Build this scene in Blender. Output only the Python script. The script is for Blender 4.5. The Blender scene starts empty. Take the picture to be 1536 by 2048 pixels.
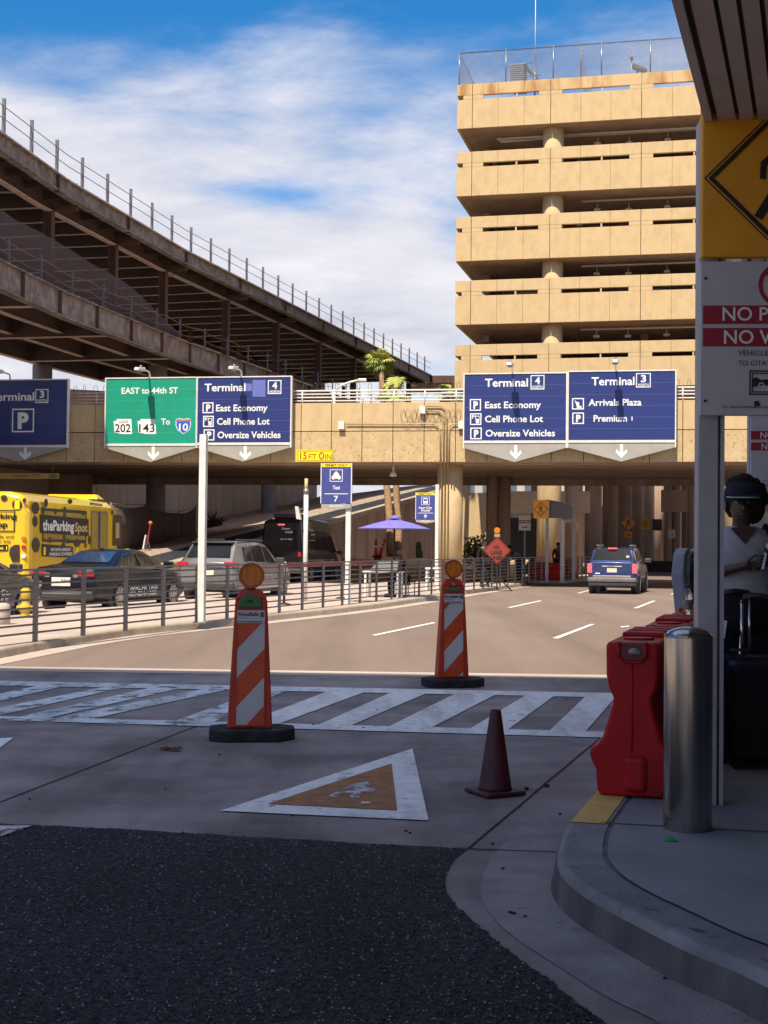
import bpy, bmesh, math, random
from mathutils import Vector, Matrix
random.seed(7)
sc = bpy.context.scene
COL = sc.collection
R = math.radians
V = Vector
# ---------------------------------------------------------------- camera
FPX, PITCH, ROLL, EYE = 2750.0, math.atan(68/2750), R(0.6), V((0, 0, 1.6))
fw = V((0, math.cos(PITCH), math.sin(PITCH))); up0 = V((0, -math.sin(PITCH), math.cos(PITCH))); rt0 = V((1, 0, 0))
rt = rt0*math.cos(ROLL) + up0*math.sin(ROLL); upv = up0*math.cos(ROLL) - rt0*math.sin(ROLL)
cam = bpy.data.objects.new("camera", bpy.data.cameras.new("camera")); COL.objects.link(cam)
cam.matrix_world = Matrix(((rt.x, upv.x, -fw.x, EYE.x), (rt.y, upv.y, -fw.y, EYE.y), (rt.z, upv.z, -fw.z, EYE.z), (0, 0, 0, 1)))
cam.data.sensor_fit = 'VERTICAL'; cam.data.sensor_height = 36; cam.data.lens = FPX/2048*36
cam.data.clip_end = 6000; cam.data.clip_start = 0.05
sc.camera = cam
# ---------------------------------------------------------------- light and sky
SUN_EL, SUN_AZ = R(55), R(20)          # azimuth: to the left of straight behind the viewer
S = V((-math.sin(SUN_AZ)*math.cos(SUN_EL), -math.cos(SUN_AZ)*math.cos(SUN_EL), math.sin(SUN_EL)))
sl = bpy.data.lights.new("sun", 'SUN'); sl.energy = 2.6; sl.angle = R(0.5); sl.color = (1, 0.88, 0.72)
so = bpy.data.objects.new("sun", sl); COL.objects.link(so); so.rotation_euler = S.to_track_quat('Z', 'Y').to_euler(); so.location = (-30, -60, 90)
sc.view_settings.view_transform = 'Standard'; sc.view_settings.look = 'None'; sc.view_settings.gamma = 1
sc.view_settings.use_curve_mapping = False; sc.view_settings.exposure = 1.42
w = bpy.data.worlds.new("World"); sc.world = w; w.use_nodes = True
nt = w.node_tree; nt.nodes.clear(); N = nt.nodes; L = nt.links
def nn(t, **k):
    n = N.new(t)
    for a, b in k.items(): setattr(n, a, b)
    return n
out = nn('ShaderNodeOutputWorld'); bg = nn('ShaderNodeBackground'); L.new(bg.outputs[0], out.inputs[0])
sky = nn('ShaderNodeTexSky', sky_type='NISHITA', sun_disc=False, sun_elevation=SUN_EL, sun_rotation=R(200), air_density=1.0, dust_density=0.3, ozone_density=3.0)
tc = nn('ShaderNodeTexCoord'); sep = nn('ShaderNodeSeparateXYZ'); L.new(tc.outputs['Generated'], sep.inputs[0])
def mth(op, a, b=None):
    n = nn('ShaderNodeMath', operation=op)
    for i, x in enumerate((a, b)):
        if x is None: continue
        if isinstance(x, (int, float)): n.inputs[i].default_value = x
        else: L.new(x, n.inputs[i])
    return n.outputs[0]
dz = mth('ADD', mth('MAXIMUM', sep.outputs[2], 0.0), 0.16)
cmb = nn('ShaderNodeCombineXYZ'); L.new(mth('DIVIDE', sep.outputs[0], dz), cmb.inputs[0]); L.new(mth('DIVIDE', sep.outputs[1], dz), cmb.inputs[1])
mp = nn('ShaderNodeMapping'); L.new(cmb.outputs[0], mp.inputs[0]); mp.inputs['Rotation'].default_value = (0, 0, R(-18)); mp.inputs['Scale'].default_value = (0.8, 1.1, 1); mp.inputs['Location'].default_value = (1.35, 0.30, 0)
n1 = nn('ShaderNodeTexNoise'); n1.inputs['Scale'].default_value = 0.85; n1.inputs['Detail'].default_value = 7; n1.inputs['Roughness'].default_value = 0.52; n1.inputs['Distortion'].default_value = 0.0
n2 = nn('ShaderNodeTexNoise'); n2.inputs['Scale'].default_value = 3.0; n2.inputs['Detail'].default_value = 11; n2.inputs['Roughness'].default_value = 0.62; n2.inputs['Distortion'].default_value = 0.15
L.new(mp.outputs[0], n1.inputs[0]); L.new(mp.outputs[0], n2.inputs[0])
dens = mth('ADD', mth('MULTIPLY', n1.outputs[0], 0.70), mth('MULTIPLY', n2.outputs[0], 0.38))
# thicker towards the horizon, thin wisps in the upper view
elev = nn('ShaderNodeMapRange'); L.new(sep.outputs[2], elev.inputs[0])
elev.inputs[1].default_value = 0.21; elev.inputs[2].default_value = 0.415; elev.inputs[3].default_value = 0.275; elev.inputs[4].default_value = -0.13
ovh = nn('ShaderNodeMapRange'); L.new(sep.outputs[2], ovh.inputs[0]); ovh.inputs[1].default_value = 0.45; ovh.inputs[2].default_value = 0.75; ovh.inputs[3].default_value = 0.0; ovh.inputs[4].default_value = 0.24  # extra cloud added overhead, out of view, as fill light for the shade
cov = mth('ADD', mth('ADD', dens, elev.outputs[0]), ovh.outputs[0])
for (hx, hy, hz, wx, wz, am) in ((-0.075, 0.965, 0.249, 0.06, 0.011, 0.17), (0.05, 0.98, 0.205, 0.025, 0.03, 0.10)):   # clear patches in the cloud layer
    ex = mth('ADD', mth('POWER', mth('ABSOLUTE', mth('DIVIDE', mth('SUBTRACT', sep.outputs[0], hx), wx)), 2.0), mth('POWER', mth('ABSOLUTE', mth('DIVIDE', mth('SUBTRACT', sep.outputs[2], hz), wz)), 2.0))
    cov = mth('SUBTRACT', cov, mth('MULTIPLY', mth('POWER', 2.718, mth('MULTIPLY', ex, -1.0)), am))
cr = nn('ShaderNodeMapRange', interpolation_type='SMOOTHSTEP'); L.new(cov, cr.inputs[0]); cr.inputs[1].default_value = 0.50; cr.inputs[2].default_value = 0.76
hs = nn('ShaderNodeHueSaturation'); hs.inputs['Saturation'].default_value = 1.42; hs.inputs['Value'].default_value = 0.385; L.new(sky.outputs[0], hs.inputs['Color'])
# cloud brightness: brighter thin edges, greyer cores
cc = nn('ShaderNodeValToRGB'); L.new(n2.outputs[0], cc.inputs[0])
cc.color_ramp.elements[0].position = 0.3; cc.color_ramp.elements[0].color = (1.5, 1.58, 1.86, 1)
cc.color_ramp.elements[1].position = 0.72; cc.color_ramp.elements[1].color = (2.35, 2.30, 2.44, 1)
mx = nn('ShaderNodeMix', data_type='RGBA'); L.new(cr.outputs[0], mx.inputs[0]); L.new(hs.outputs[0], mx.inputs[6]); L.new(cc.outputs[0], mx.inputs[7])
L.new(mx.outputs[2], bg.inputs[0]); bg.inputs[1].default_value = 0.15
# ---------------------------------------------------------------- helpers
def ray(px, py):
    return (fw + rt*((px-768)/FPX) - upv*((py-1024)/FPX))
def G(px, py, z=0.0):                     # where the sight line meets the level z
    d = ray(px, py); return EYE + d*((z-EYE.z)/d.z)
def D(px, py, Y):                         # point at distance Y down the view
    d = ray(px, py); return EYE + d*(Y/d.y)
def PL(px, py, p0, n):
    d = ray(px, py); return EYE + d*((p0-EYE).dot(n)/d.dot(n))
MW = {}
def T(name, label, cat, loc=(0, 0, 0), rz=0.0, group=None):
    o = bpy.data.objects.new(name, None); COL.objects.link(o); o.empty_display_size = 0.2
    o.location = loc; o.rotation_euler = (0, 0, rz)
    o['label'] = label; o['category'] = cat
    if group: o['group'] = group
    MW[o] = Matrix.Translation(V(loc)) @ Matrix.Rotation(rz, 4, 'Z')
    return o
def dup(o, loc, rz=None, label=None, parent=None):
    c = o.copy(); COL.objects.link(c)
    if parent is None:
        c.location = loc
        if rz is not None: c.rotation_euler = (0, 0, rz)
        if label: c['label'] = label
        MW[c] = Matrix.Translation(V(loc)) @ Matrix.Rotation(c.rotation_euler.z, 4, 'Z')
    else: c.parent = parent; MW[c] = MW[parent]
    for ch in [x for x in o.children]: dup(ch, None, parent=c)
    return c
_tm = {}
def tmesh(body, bold=0.0):
    k = (body, bold)
    if k not in _tm:
        cu = bpy.data.curves.new('t', 'FONT'); cu.body = body; cu.offset = bold; cu.resolution_u = 3
        ob = bpy.data.objects.new('t', cu); COL.objects.link(ob)
        dg = bpy.context.evaluated_depsgraph_get(); me = bpy.data.meshes.new_from_object(ob.evaluated_get(dg))
        vs = [v.co.copy() for v in me.vertices]; fs = [list(p.vertices) for p in me.polygons]
        bpy.data.objects.remove(ob); bpy.data.curves.remove(cu); bpy.data.meshes.remove(me)
        x0 = min(v.x for v in vs); x1 = max(v.x for v in vs)
        _tm[k] = ([V((v.x-x0, v.y, 0)) for v in vs], fs, x1-x0)
    return _tm[k]
CAP = 0.70
class Fr:                                 # a frame: origin, across (u), away (v), up
    def __init__(s, o, ang):
        s.o = V(o); s.u = V((math.cos(ang), -math.sin(ang), 0)); s.v = V((math.sin(ang), math.cos(ang), 0)); s.n = -s.v; s.ang = ang
    def p(s, a, b, c): return s.o + s.u*a + s.v*b + V((0, 0, c))
    def loc(s, q): q = q-s.o; return V((q.dot(s.u), q.dot(s.v), q.z))
    def px(s, x, y, off=0.0):             # pixel onto the frame's front plane (off = in front of it)
        return s.loc(PL(x, y, s.o - s.v*off, s.v))
class B:
    def __init__(s, M=None): s.bm = bmesh.new(); s.M = M
    def v(s, p):
        p = V(p); return s.bm.verts.new(s.M @ p if s.M else p)
    def face(s, pts):
        try: return s.bm.faces.new([s.v(p) for p in pts])
        except ValueError: return None
    def hexa(s, q):                       # 8 corners: bottom ring 0-3, top ring 4-7
        vs = [s.v(p) for p in q]
        for f in ((3, 2, 1, 0), (4, 5, 6, 7), (0, 1, 5, 4), (1, 2, 6, 5), (2, 3, 7, 6), (3, 0, 4, 7)): s.bm.faces.new([vs[i] for i in f])
        return s
    def box(s, x0, x1, y0, y1, z0, z1):
        return s.hexa([(x0, y0, z0), (x1, y0, z0), (x1, y1, z0), (x0, y1, z0), (x0, y0, z1), (x1, y0, z1), (x1, y1, z1), (x0, y1, z1)])
    def fb(s, F, a0, a1, b0, b1, c0, c1):
        return s.hexa([F.p(a0, b0, c0), F.p(a1, b0, c0), F.p(a1, b1, c0), F.p(a0, b1, c0), F.p(a0, b0, c1), F.p(a1, b0, c1), F.p(a1, b1, c1), F.p(a0, b1, c1)])
    def bar(s, p, q, w, h=None, up=(0, 0, 1)):
        p = V(p); q = V(q); h = h or w; d = (q-p).normalized(); a = V(up)
        if abs(d.dot(a)) > 0.97: a = V((1, 0, 0))
        x = d.cross(a).normalized()*(w/2); y = x.cross(d).normalized()*(h/2)
        return s.hexa([p-x-y, p+x-y, p+x+y, p-x+y, q-x-y, q+x-y, q+x+y, q-x+y])
    def cyl(s, p, q, r, r2=None, n=12, cap=True):
        p = V(p); q = V(q); r2 = r if r2 is None else r2; d = (q-p).normalized(); a = V((0, 0, 1)) if abs(d.z) < 0.9 else V((1, 0, 0))
        x = d.cross(a).normalized(); y = d.cross(x).normalized(); A = []; C = []
        for i in range(n):
            t = 2*math.pi*i/n; e = x*math.cos(t) + y*math.sin(t); A.append(s.v(p+e*r)); C.append(s.v(q+e*r2))
        for i in range(n): s.bm.faces.new((A[i], A[(i+1) % n], C[(i+1) % n], C[i])).smooth = True
        if cap:
            s.bm.faces.new(A[::-1]); s.bm.faces.new(C)
        return s
    def tube(s, pts, r, n=6):
        pts = [V(p) for p in pts]; rings = []
        for i, p in enumerate(pts):
            d = (pts[min(i+1, len(pts)-1)] - pts[max(i-1, 0)]).normalized(); a = V((0, 0, 1)) if abs(d.z) < 0.9 else V((1, 0, 0))
            x = d.cross(a).normalized(); y = d.cross(x).normalized(); rr = r[i] if isinstance(r, (list, tuple)) else r
            rings.append([s.v(p + x*math.cos(2*math.pi*k/n)*rr + y*math.sin(2*math.pi*k/n)*rr) for k in range(n)])
        for a, b in zip(rings, rings[1:]):
            for k in range(n): s.bm.faces.new((a[k], a[(k+1) % n], b[(k+1) % n], b[k])).smooth = True
        s.bm.faces.new(rings[0][::-1]); s.bm.faces.new(rings[-1]); return s
    def lathe(s, prof, c=(0, 0, 0), n=20, sy=1.0):  # prof: (r, z)
        c = V(c); rings = []
        for r, z in prof: rings.append([s.v(c + V((r*math.cos(2*math.pi*k/n), r*sy*math.sin(2*math.pi*k/n), z))) for k in range(n)])
        for a, b in zip(rings, rings[1:]):
            for k in range(n): s.bm.faces.new((a[k], a[(k+1) % n], b[(k+1) % n], b[k])).smooth = True
        s.bm.faces.new(rings[0][::-1]); s.bm.faces.new(rings[-1]); return s
    def ball(s, c, r, sx=1, sy=1, sz=1, n=12):
        return s.lathe_ball(V(c), r, sx, sy, sz, n)
    def lathe_ball(s, c, r, sx, sy, sz, n):
        rings = []; m = max(5, n//2)
        for j in range(1, m):
            ph = math.pi*j/m
            rings.append([s.v(c + V((r*sx*math.sin(ph)*math.cos(2*math.pi*k/n), r*sy*math.sin(ph)*math.sin(2*math.pi*k/n), -r*sz*math.cos(ph)))) for k in range(n)])
        a0 = s.v(c - V((0, 0, r*sz))); a1 = s.v(c + V((0, 0, r*sz)))
        for k in range(n): s.bm.faces.new((a0, rings[0][(k+1) % n], rings[0][k])).smooth = True; s.bm.faces.new((a1, rings[-1][k], rings[-1][(k+1) % n])).smooth = True
        for a, b in zip(rings, rings[1:]):
            for k in range(n): s.bm.faces.new((a[k], a[(k+1) % n], b[(k+1) % n], b[k])).smooth = True
        return s
    def prism(s, pts, ext):               # polygon extruded along vector ext
        ext = V(ext); a = [s.v(p) for p in pts]; b = [s.v(V(p)+ext) for p in pts]; n = len(a)
        s.bm.faces.new(a[::-1]); s.bm.faces.new(b)
        for i in range(n): s.bm.faces.new((a[i], a[(i+1) % n], b[(i+1) % n], b[i]))
        return s
    def sweep(s, poly, o0, o1, z0, z1, dz=0):
        A = offs(poly, o0); C = offs(poly, o1); rings = []
        for a, c in zip(A, C): rings.append([s.v((a.x, a.y, z0)), s.v((c.x, c.y, z0)), s.v((c.x, c.y, z1)), s.v((a.x, a.y, z1))])
        for p, q in zip(rings, rings[1:]):
            for k in range(4): s.bm.faces.new((p[k], p[(k+1) % 4], q[(k+1) % 4], q[k]))
        s.bm.faces.new(rings[0][::-1]); s.bm.faces.new(rings[-1]); return s
    def text(s, body, o, x, y, width=None, h=1.0, bold=0.0, slant=0.0, thick=0):
        vs, fs, tw = tmesh(body, bold); k = h/CAP; kx = (width/tw) if width else k; o = V(o); x = V(x); y = V(y)
        q = [s.v(o + x*(p.x*kx + slant*p.y*k) + y*(p.y*k)) for p in vs]
        for f in fs:
            try: s.bm.faces.new([q[i] for i in f])
            except ValueError: pass
        return s
    def ftext(s, F, off, body, x0, x1, yt, yb, bold=0.02):   # lettering fitted to a pixel box on plane F (off in front)
        a = F.px(x0, yb, off); b = F.px(x1, yb, off); m = F.px((x0+x1)/2, yb, off); t = F.px((x0+x1)/2, yt, off)
        return s.text(body, F.p(a.x, -off, m.z), F.u, (0, 0, 1), b.x-a.x, t.z-m.z, bold)
    def frame(s, F, off, x0, x1, yt, yb, tpx):  # square outline on plane F
        a = F.px(x0, yb, off); b = F.px(x1, yt, off); t = tpx*abs(b.x-a.x)/abs(x1-x0)
        for q in ((a.x, b.x, a.z, a.z+t), (a.x, b.x, b.z-t, b.z), (a.x, a.x+t, a.z+t, b.z-t), (b.x-t, b.x, a.z+t, b.z-t)):
            s.face([F.p(q[0], -off, q[2]), F.p(q[1], -off, q[2]), F.p(q[1], -off, q[3]), F.p(q[0], -off, q[3])])
        return s
    def fpoly(s, F, off, pts): s.face([F.p(*((lambda q: (q.x, -off, q.z))(F.px(x, y, off)))) for x, y in pts]); return s
    def build(s, name, m, parent=None, bevel=0, smooth=False, seg=2, kind=None, label=None, group=None, normals=True):
        if normals: bmesh.ops.recalc_face_normals(s.bm, faces=s.bm.faces)
        me = bpy.data.meshes.new(name); 
        if parent is not None: s.bm.transform(MW[parent].inverted())
        s.bm.to_mesh(me); s.bm.free(); o = bpy.data.objects.new(name, me); COL.objects.link(o); me.materials.append(m)
        if parent is not None: o.parent = parent; MW[o] = MW[parent]
        else: MW[o] = Matrix.Identity(4)
        if smooth:
            for p in me.polygons: p.use_smooth = True
        if bevel:
            md = o.modifiers.new('bevel', 'BEVEL'); md.width = bevel; md.segments = seg; md.limit_method = 'ANGLE'; md.angle_limit = R(40); md.harden_normals = False
        if kind: o['kind'] = kind
        if label: o['label'] = label
        if group: o['group'] = group
        return o
def offs(poly, d):                        # offset a plan polyline to its left by d
    poly = [V((p[0], p[1])) for p in poly]; out = []
    for i, p in enumerate(poly):
        a = (poly[i]-poly[i-1]).normalized() if i > 0 else (poly[1]-poly[0]).normalized()
        b = (poly[i+1]-poly[i]).normalized() if i < len(poly)-1 else a
        na = V((-a.y, a.x)); nb = V((-b.y, b.x)); n = (na+nb).normalized(); out.append(p + n*(d/max(0.3, n.dot(na))))
    return out
def along(poly, step, s0=0.0):            # (point, direction) every step metres
    poly = [V((p[0], p[1])) for p in poly]; res = []; t = s0; acc = 0.0
    for a, b in zip(poly, poly[1:]):
        l = (b-a).length; d = (b-a)/l
        while t <= acc+l: res.append((a+d*(t-acc), d)); t += step
        acc += l
    return res
# ---------------------------------------------------------------- materials
def pm(name, c1, c2=None, scale=4, detail=5, rough=0.6, metal=0.0, bump=0.0, bscale=60, spec=0.5, st=(1, 1, 1), speck=None, sscale=30, sth=0.62, coat=0.0, alpha=None, trans=0.0, lo=0.35, hi=0.65, coord='Object', rvar=0.0, worn=None, streak=None):
    m = bpy.data.materials.new(name); m.use_nodes = True; t = m.node_tree; b = t.nodes['Principled BSDF']; lk = t.links.new
    b.inputs['Roughness'].default_value = rough; b.inputs['Metallic'].default_value = metal; b.inputs['Specular IOR Level'].default_value = spec
    b.inputs['Coat Weight'].default_value = coat; b.inputs['Coat Roughness'].default_value = 0.04; b.inputs['Transmission Weight'].default_value = trans
    if rough >= 0.7 and spec == 0.5: b.inputs['Specular IOR Level'].default_value = 0.14
    c1 = tuple(c1)+(1,)
    if c2 is None: c2 = tuple(x*0.78 for x in c1[:3])
    c2 = tuple(c2)+(1,)
    tcn = t.nodes.new('ShaderNodeTexCoord'); mpn = t.nodes.new('ShaderNodeMapping'); mpn.inputs['Scale'].default_value = st; lk(tcn.outputs[coord], mpn.inputs[0])
    no = t.nodes.new('ShaderNodeTexNoise'); no.inputs['Scale'].default_value = scale; no.inputs['Detail'].default_value = detail; no.inputs['Roughness'].default_value = 0.6; lk(mpn.outputs[0], no.inputs[0])
    mr = t.nodes.new('ShaderNodeMapRange'); mr.inputs[1].default_value = lo; mr.inputs[2].default_value = hi; lk(no.outputs[0], mr.inputs[0])
    mi = t.nodes.new('ShaderNodeMix'); mi.data_type = 'RGBA'; lk(mr.outputs[0], mi.inputs[0]); mi.inputs[6].default_value = c1; mi.inputs[7].default_value = c2
    col = mi.outputs[2]
    if rvar:
        rr = t.nodes.new('ShaderNodeMapRange'); lk(no.outputs[0], rr.inputs[0]); rr.inputs[1].default_value = 0.3; rr.inputs[2].default_value = 0.7
        rr.inputs[3].default_value = max(0.02, rough-rvar); rr.inputs[4].default_value = min(1, rough+rvar); lk(rr.outputs[0], b.inputs['Roughness'])
    if speck is not None:
        n2 = t.nodes.new('ShaderNodeTexNoise'); n2.inputs['Scale'].default_value = sscale; n2.inputs['Detail'].default_value = 4; n2.inputs['Roughness'].default_value = 0.65; lk(tcn.outputs[coord], n2.inputs[0])
        m2 = t.nodes.new('ShaderNodeMapRange'); m2.inputs[1].default_value = sth; m2.inputs[2].default_value = sth+0.11; lk(n2.outputs[0], m2.inputs[0])
        x2 = t.nodes.new('ShaderNodeMix'); x2.data_type = 'RGBA'; lk(m2.outputs[0], x2.inputs[0]); lk(col, x2.inputs[6]); x2.inputs[7].default_value = tuple(speck)+(1,); col = x2.outputs[2]
    if streak is not None:                # (angle, along, across, amount): long stains such as wheel paths and drips
        mp2 = t.nodes.new('ShaderNodeMapping'); mp2.inputs['Rotation'].default_value = (0, 0, streak[0]); mp2.inputs['Scale'].default_value = (streak[2], streak[1], 1); lk(tcn.outputs[coord], mp2.inputs[0])
        n5 = t.nodes.new('ShaderNodeTexNoise'); n5.inputs['Scale'].default_value = 1; n5.inputs['Detail'].default_value = 7; n5.inputs['Roughness'].default_value = 0.6; lk(mp2.outputs[0], n5.inputs[0])
        m5 = t.nodes.new('ShaderNodeMapRange'); m5.inputs[1].default_value = 0.46; m5.inputs[2].default_value = 0.66; m5.inputs[3].default_value = 1.0; m5.inputs[4].default_value = 1.0-streak[3]; lk(n5.outputs[0], m5.inputs[0])
        x5 = t.nodes.new('ShaderNodeMix'); x5.data_type = 'RGBA'; x5.blend_type = 'MULTIPLY'; x5.inputs[0].default_value = 1; lk(col, x5.inputs[6]); lk(m5.outputs[0], x5.inputs[7]); col = x5.outputs[2]
    lk(col, b.inputs['Base Color'])
    if bump:
        n3 = t.nodes.new('ShaderNodeTexNoise'); n3.inputs['Scale'].default_value = bscale; n3.inputs['Detail'].default_value = 5; lk(tcn.outputs[coord], n3.inputs[0])
        bp = t.nodes.new('ShaderNodeBump'); bp.inputs['Strength'].default_value = bump; bp.inputs['Distance'].default_value = 0.02; lk(n3.outputs[0], bp.inputs['Height']); lk(bp.outputs[0], b.inputs['Normal'])
    if alpha is not None: b.inputs['Alpha'].default_value = alpha
    if worn is not None:                  # worn paint: holes in the film (scale, threshold)
        n4 = t.nodes.new('ShaderNodeTexNoise'); n4.inputs['Scale'].default_value = worn[0]; n4.inputs['Detail'].default_value = 9; n4.inputs['Roughness'].default_value = 0.72; lk(mpn.outputs[0], n4.inputs[0])
        m4 = t.nodes.new('ShaderNodeMapRange'); m4.inputs[1].default_value = worn[1]; m4.inputs[2].default_value = worn[1]+0.06; m4.inputs[3].default_value = 1; m4.inputs[4].default_value = worn[2] if len(worn) > 2 else 0
        lk(n4.outputs[0], m4.inputs[0]); lk(m4.outputs[0], b.inputs['Alpha'])
    return m
def emis(name, c, s):
    m = pm(name, c); b = m.node_tree.nodes['Principled BSDF']; b.inputs['Emission Color'].default_value = tuple(c)+(1,); b.inputs['Emission Strength'].default_value = s; return m
def meshmat(name, c, scale, width, rough=0.5, metal=0.6, amin=0.0):   # woven wire / netting: real holes by alpha
    m = pm(name, c, rough=rough, metal=metal); t = m.node_tree; b = t.nodes['Principled BSDF']; lk = t.links.new
    tcn = t.nodes.new('ShaderNodeTexCoord'); acc = None
    for ang in (45, -45):
        mpn = t.nodes.new('ShaderNodeMapping'); mpn.inputs['Rotation'].default_value = (0, R(ang), 0); lk(tcn.outputs['Object'], mpn.inputs[0])
        wv = t.nodes.new('ShaderNodeTexWave'); wv.inputs['Scale'].default_value = scale; wv.bands_direction = 'X'; lk(mpn.outputs[0], wv.inputs[0])
        gt = t.nodes.new('ShaderNodeMath'); gt.operation = 'GREATER_THAN'; lk(wv.outputs['Fac'], gt.inputs[0]); gt.inputs[1].default_value = width
        if acc is None: acc = gt.outputs[0]
        else:
            mm = t.nodes.new('ShaderNodeMath'); mm.operation = 'MAXIMUM'; lk(acc, mm.inputs[0]); lk(gt.outputs[0], mm.inputs[1]); acc = mm.outputs[0]
    mx_ = t.nodes.new('ShaderNodeMath'); mx_.operation = 'MAXIMUM'; lk(acc, mx_.inputs[0]); mx_.inputs[1].default_value = amin
    lk(mx_.outputs[0], b.inputs['Alpha']); return m
TAN = pm('tan concrete', (0.56, 0.42, 0.235), (0.525, 0.39, 0.215), scale=2.6, detail=8, rough=0.9, bump=0.25, bscale=45, speck=(0.30, 0.20, 0.10), sscale=24, sth=0.69, streak=(0, 0.15, 2.2, 0.11))
TANST = pm('stained tan concrete', (0.55, 0.415, 0.235), (0.46, 0.335, 0.18), scale=2.2, rough=0.9, bump=0.3, bscale=40, speck=(0.20, 0.13, 0.07), sscale=9, sth=0.565)
TANR = pm('rust streaked tan concrete', (0.55, 0.40, 0.215), (0.38, 0.20, 0.08), scale=1.3, st=(1, 1, 0.25), rough=0.9, bump=0.2, lo=0.45, hi=0.68)
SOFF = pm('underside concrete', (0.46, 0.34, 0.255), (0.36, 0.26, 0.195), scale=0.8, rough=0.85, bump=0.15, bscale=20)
DKCON = pm('weathered shade-brown concrete', (0.44, 0.315, 0.235), (0.27, 0.185, 0.135), scale=1.5, st=(1, 1, 0.12), rough=0.9, bump=0.2, bscale=30)  # streaks are weathering; the browner tone also carries shade on columns and walls
GYCON = pm('grey brown panel concrete', (0.60, 0.47, 0.375), (0.47, 0.365, 0.29), scale=0.7, st=(1, 1, 0.3), rough=0.9, bump=0.15, bscale=25)
RUST = pm('weathering steel', (0.165, 0.135, 0.122), (0.36, 0.315, 0.295), scale=2.2, rough=0.72, bump=0.12, bscale=30, rvar=0.12, lo=0.4, hi=0.75)
RUST2 = pm('rusty brown steel column', (0.14, 0.078, 0.058), (0.10, 0.062, 0.05), scale=1.2, st=(1, 1, 0.3), rough=0.7)
JOIST = pm('brown steel joist', (0.085, 0.055, 0.047), (0.06, 0.04, 0.037), scale=2, rough=0.65)
FLANGE = pm('bounce lit steel flange', (0.66, 0.54, 0.46), (0.46, 0.36, 0.30), scale=3, rough=0.6)  # bounced sunlight put into the colour, paler than the steel webs
DECKU = pm('metal deck underside', (0.085, 0.06, 0.052), (0.055, 0.04, 0.038), scale=1.5, rough=0.6)
GALV = pm('galvanised steel', (0.34, 0.34, 0.345), (0.24, 0.24, 0.25), scale=6, rough=0.42, metal=0.75, rvar=0.12)
WIRE = pm('dark wire', (0.12, 0.11, 0.11), rough=0.5, metal=0.5)
ROPE = pm('orange safety rope', (0.32, 0.15, 0.11), rough=0.8)
PWHITE = pm('white paint metal', (0.72, 0.70, 0.66), (0.60, 0.57, 0.52), scale=5, rough=0.45)
BLACK = pm('black plastic', (0.018, 0.018, 0.02), (0.03, 0.03, 0.032), scale=9, rough=0.45)
RUBBER = pm('black rubber', (0.022, 0.022, 0.026), (0.045, 0.042, 0.045), scale=7, rough=0.8, bump=0.2, bscale=60)
POSTM = pm('dull dark galvanised post', (0.17, 0.17, 0.175), (0.12, 0.12, 0.125), scale=6, rough=0.5, metal=0.4)
GREYM = pm('grey painted steel', (0.30, 0.30, 0.31), (0.22, 0.22, 0.23), scale=3, rough=0.5, rvar=0.1)
# ================================================================ SETTING: ground, roads, kerbs
def flat(name, pts, z, m, kind='structure', sub=None):
    b = B(); b.face([(p[0], p[1], z) for p in pts]); return b.build(name, m, kind=kind)
GROUND = pm('dusty ground', (0.36, 0.27, 0.19), (0.28, 0.21, 0.15), scale=0.3, rough=0.95)
ROAD = pm('sunlit worn asphalt', (0.245, 0.186, 0.15), (0.205, 0.154, 0.124), scale=0.35, st=(1, 0.35, 1), detail=8, rough=0.92, bump=0.35, bscale=90, speck=(0.15, 0.11, 0.09), sscale=3.5, sth=0.68, streak=(R(17), 0.03, 0.8, 0.16))
APRON = pm('near grey concrete', (0.34, 0.297, 0.288), (0.205, 0.178, 0.174), scale=0.9, lo=0.38, hi=0.62, streak=(R(17), 0.10, 1.1, 0.34), detail=8, rough=0.8, bump=0.25, bscale=70, speck=(0.10, 0.09, 0.09), sscale=13, sth=0.65, rvar=0.15)
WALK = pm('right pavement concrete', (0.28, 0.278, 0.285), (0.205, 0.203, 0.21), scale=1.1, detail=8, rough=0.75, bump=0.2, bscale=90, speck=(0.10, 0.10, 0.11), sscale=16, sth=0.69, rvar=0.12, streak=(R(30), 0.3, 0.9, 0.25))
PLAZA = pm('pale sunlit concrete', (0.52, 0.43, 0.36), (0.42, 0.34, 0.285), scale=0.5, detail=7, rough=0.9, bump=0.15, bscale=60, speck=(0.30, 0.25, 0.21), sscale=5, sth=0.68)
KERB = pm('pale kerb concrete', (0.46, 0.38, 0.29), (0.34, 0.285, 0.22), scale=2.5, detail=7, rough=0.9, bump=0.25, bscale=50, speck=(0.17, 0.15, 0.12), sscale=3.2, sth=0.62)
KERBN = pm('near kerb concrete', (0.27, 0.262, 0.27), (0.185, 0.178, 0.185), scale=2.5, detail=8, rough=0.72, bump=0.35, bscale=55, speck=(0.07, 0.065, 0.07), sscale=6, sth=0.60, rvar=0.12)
GUTTER = pm('gutter concrete', (0.33, 0.305, 0.30), (0.205, 0.188, 0.185), scale=2.4, detail=8, rough=0.8, bump=0.3, bscale=60, speck=(0.09, 0.085, 0.09), sscale=7, sth=0.64)
JOINT = pm('dark joint', (0.055, 0.05, 0.052), rough=0.95)
flat('ground', [(-1800, -600), (1800, -600), (1800, 3000), (-1800, 3000)], -0.02, GROUND)
shA, shB = G(0, 1337), G(1210, 1354)
sdir = (shB-shA).normalized()
def sh(x): return shA + sdir*((x-shA.x)/sdir.x)
a0, a1 = sh(-40), sh(24)
flat('concrete_apron', [(-40, -12), (24, -12), (a1.x, a1.y), (a0.x, a0.y)], 0.0, APRON)
flat('road', [(a0.x, a0.y), (a1.x, a1.y), (60, 130), (-60, 130)], 0.0, ROAD)
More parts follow.
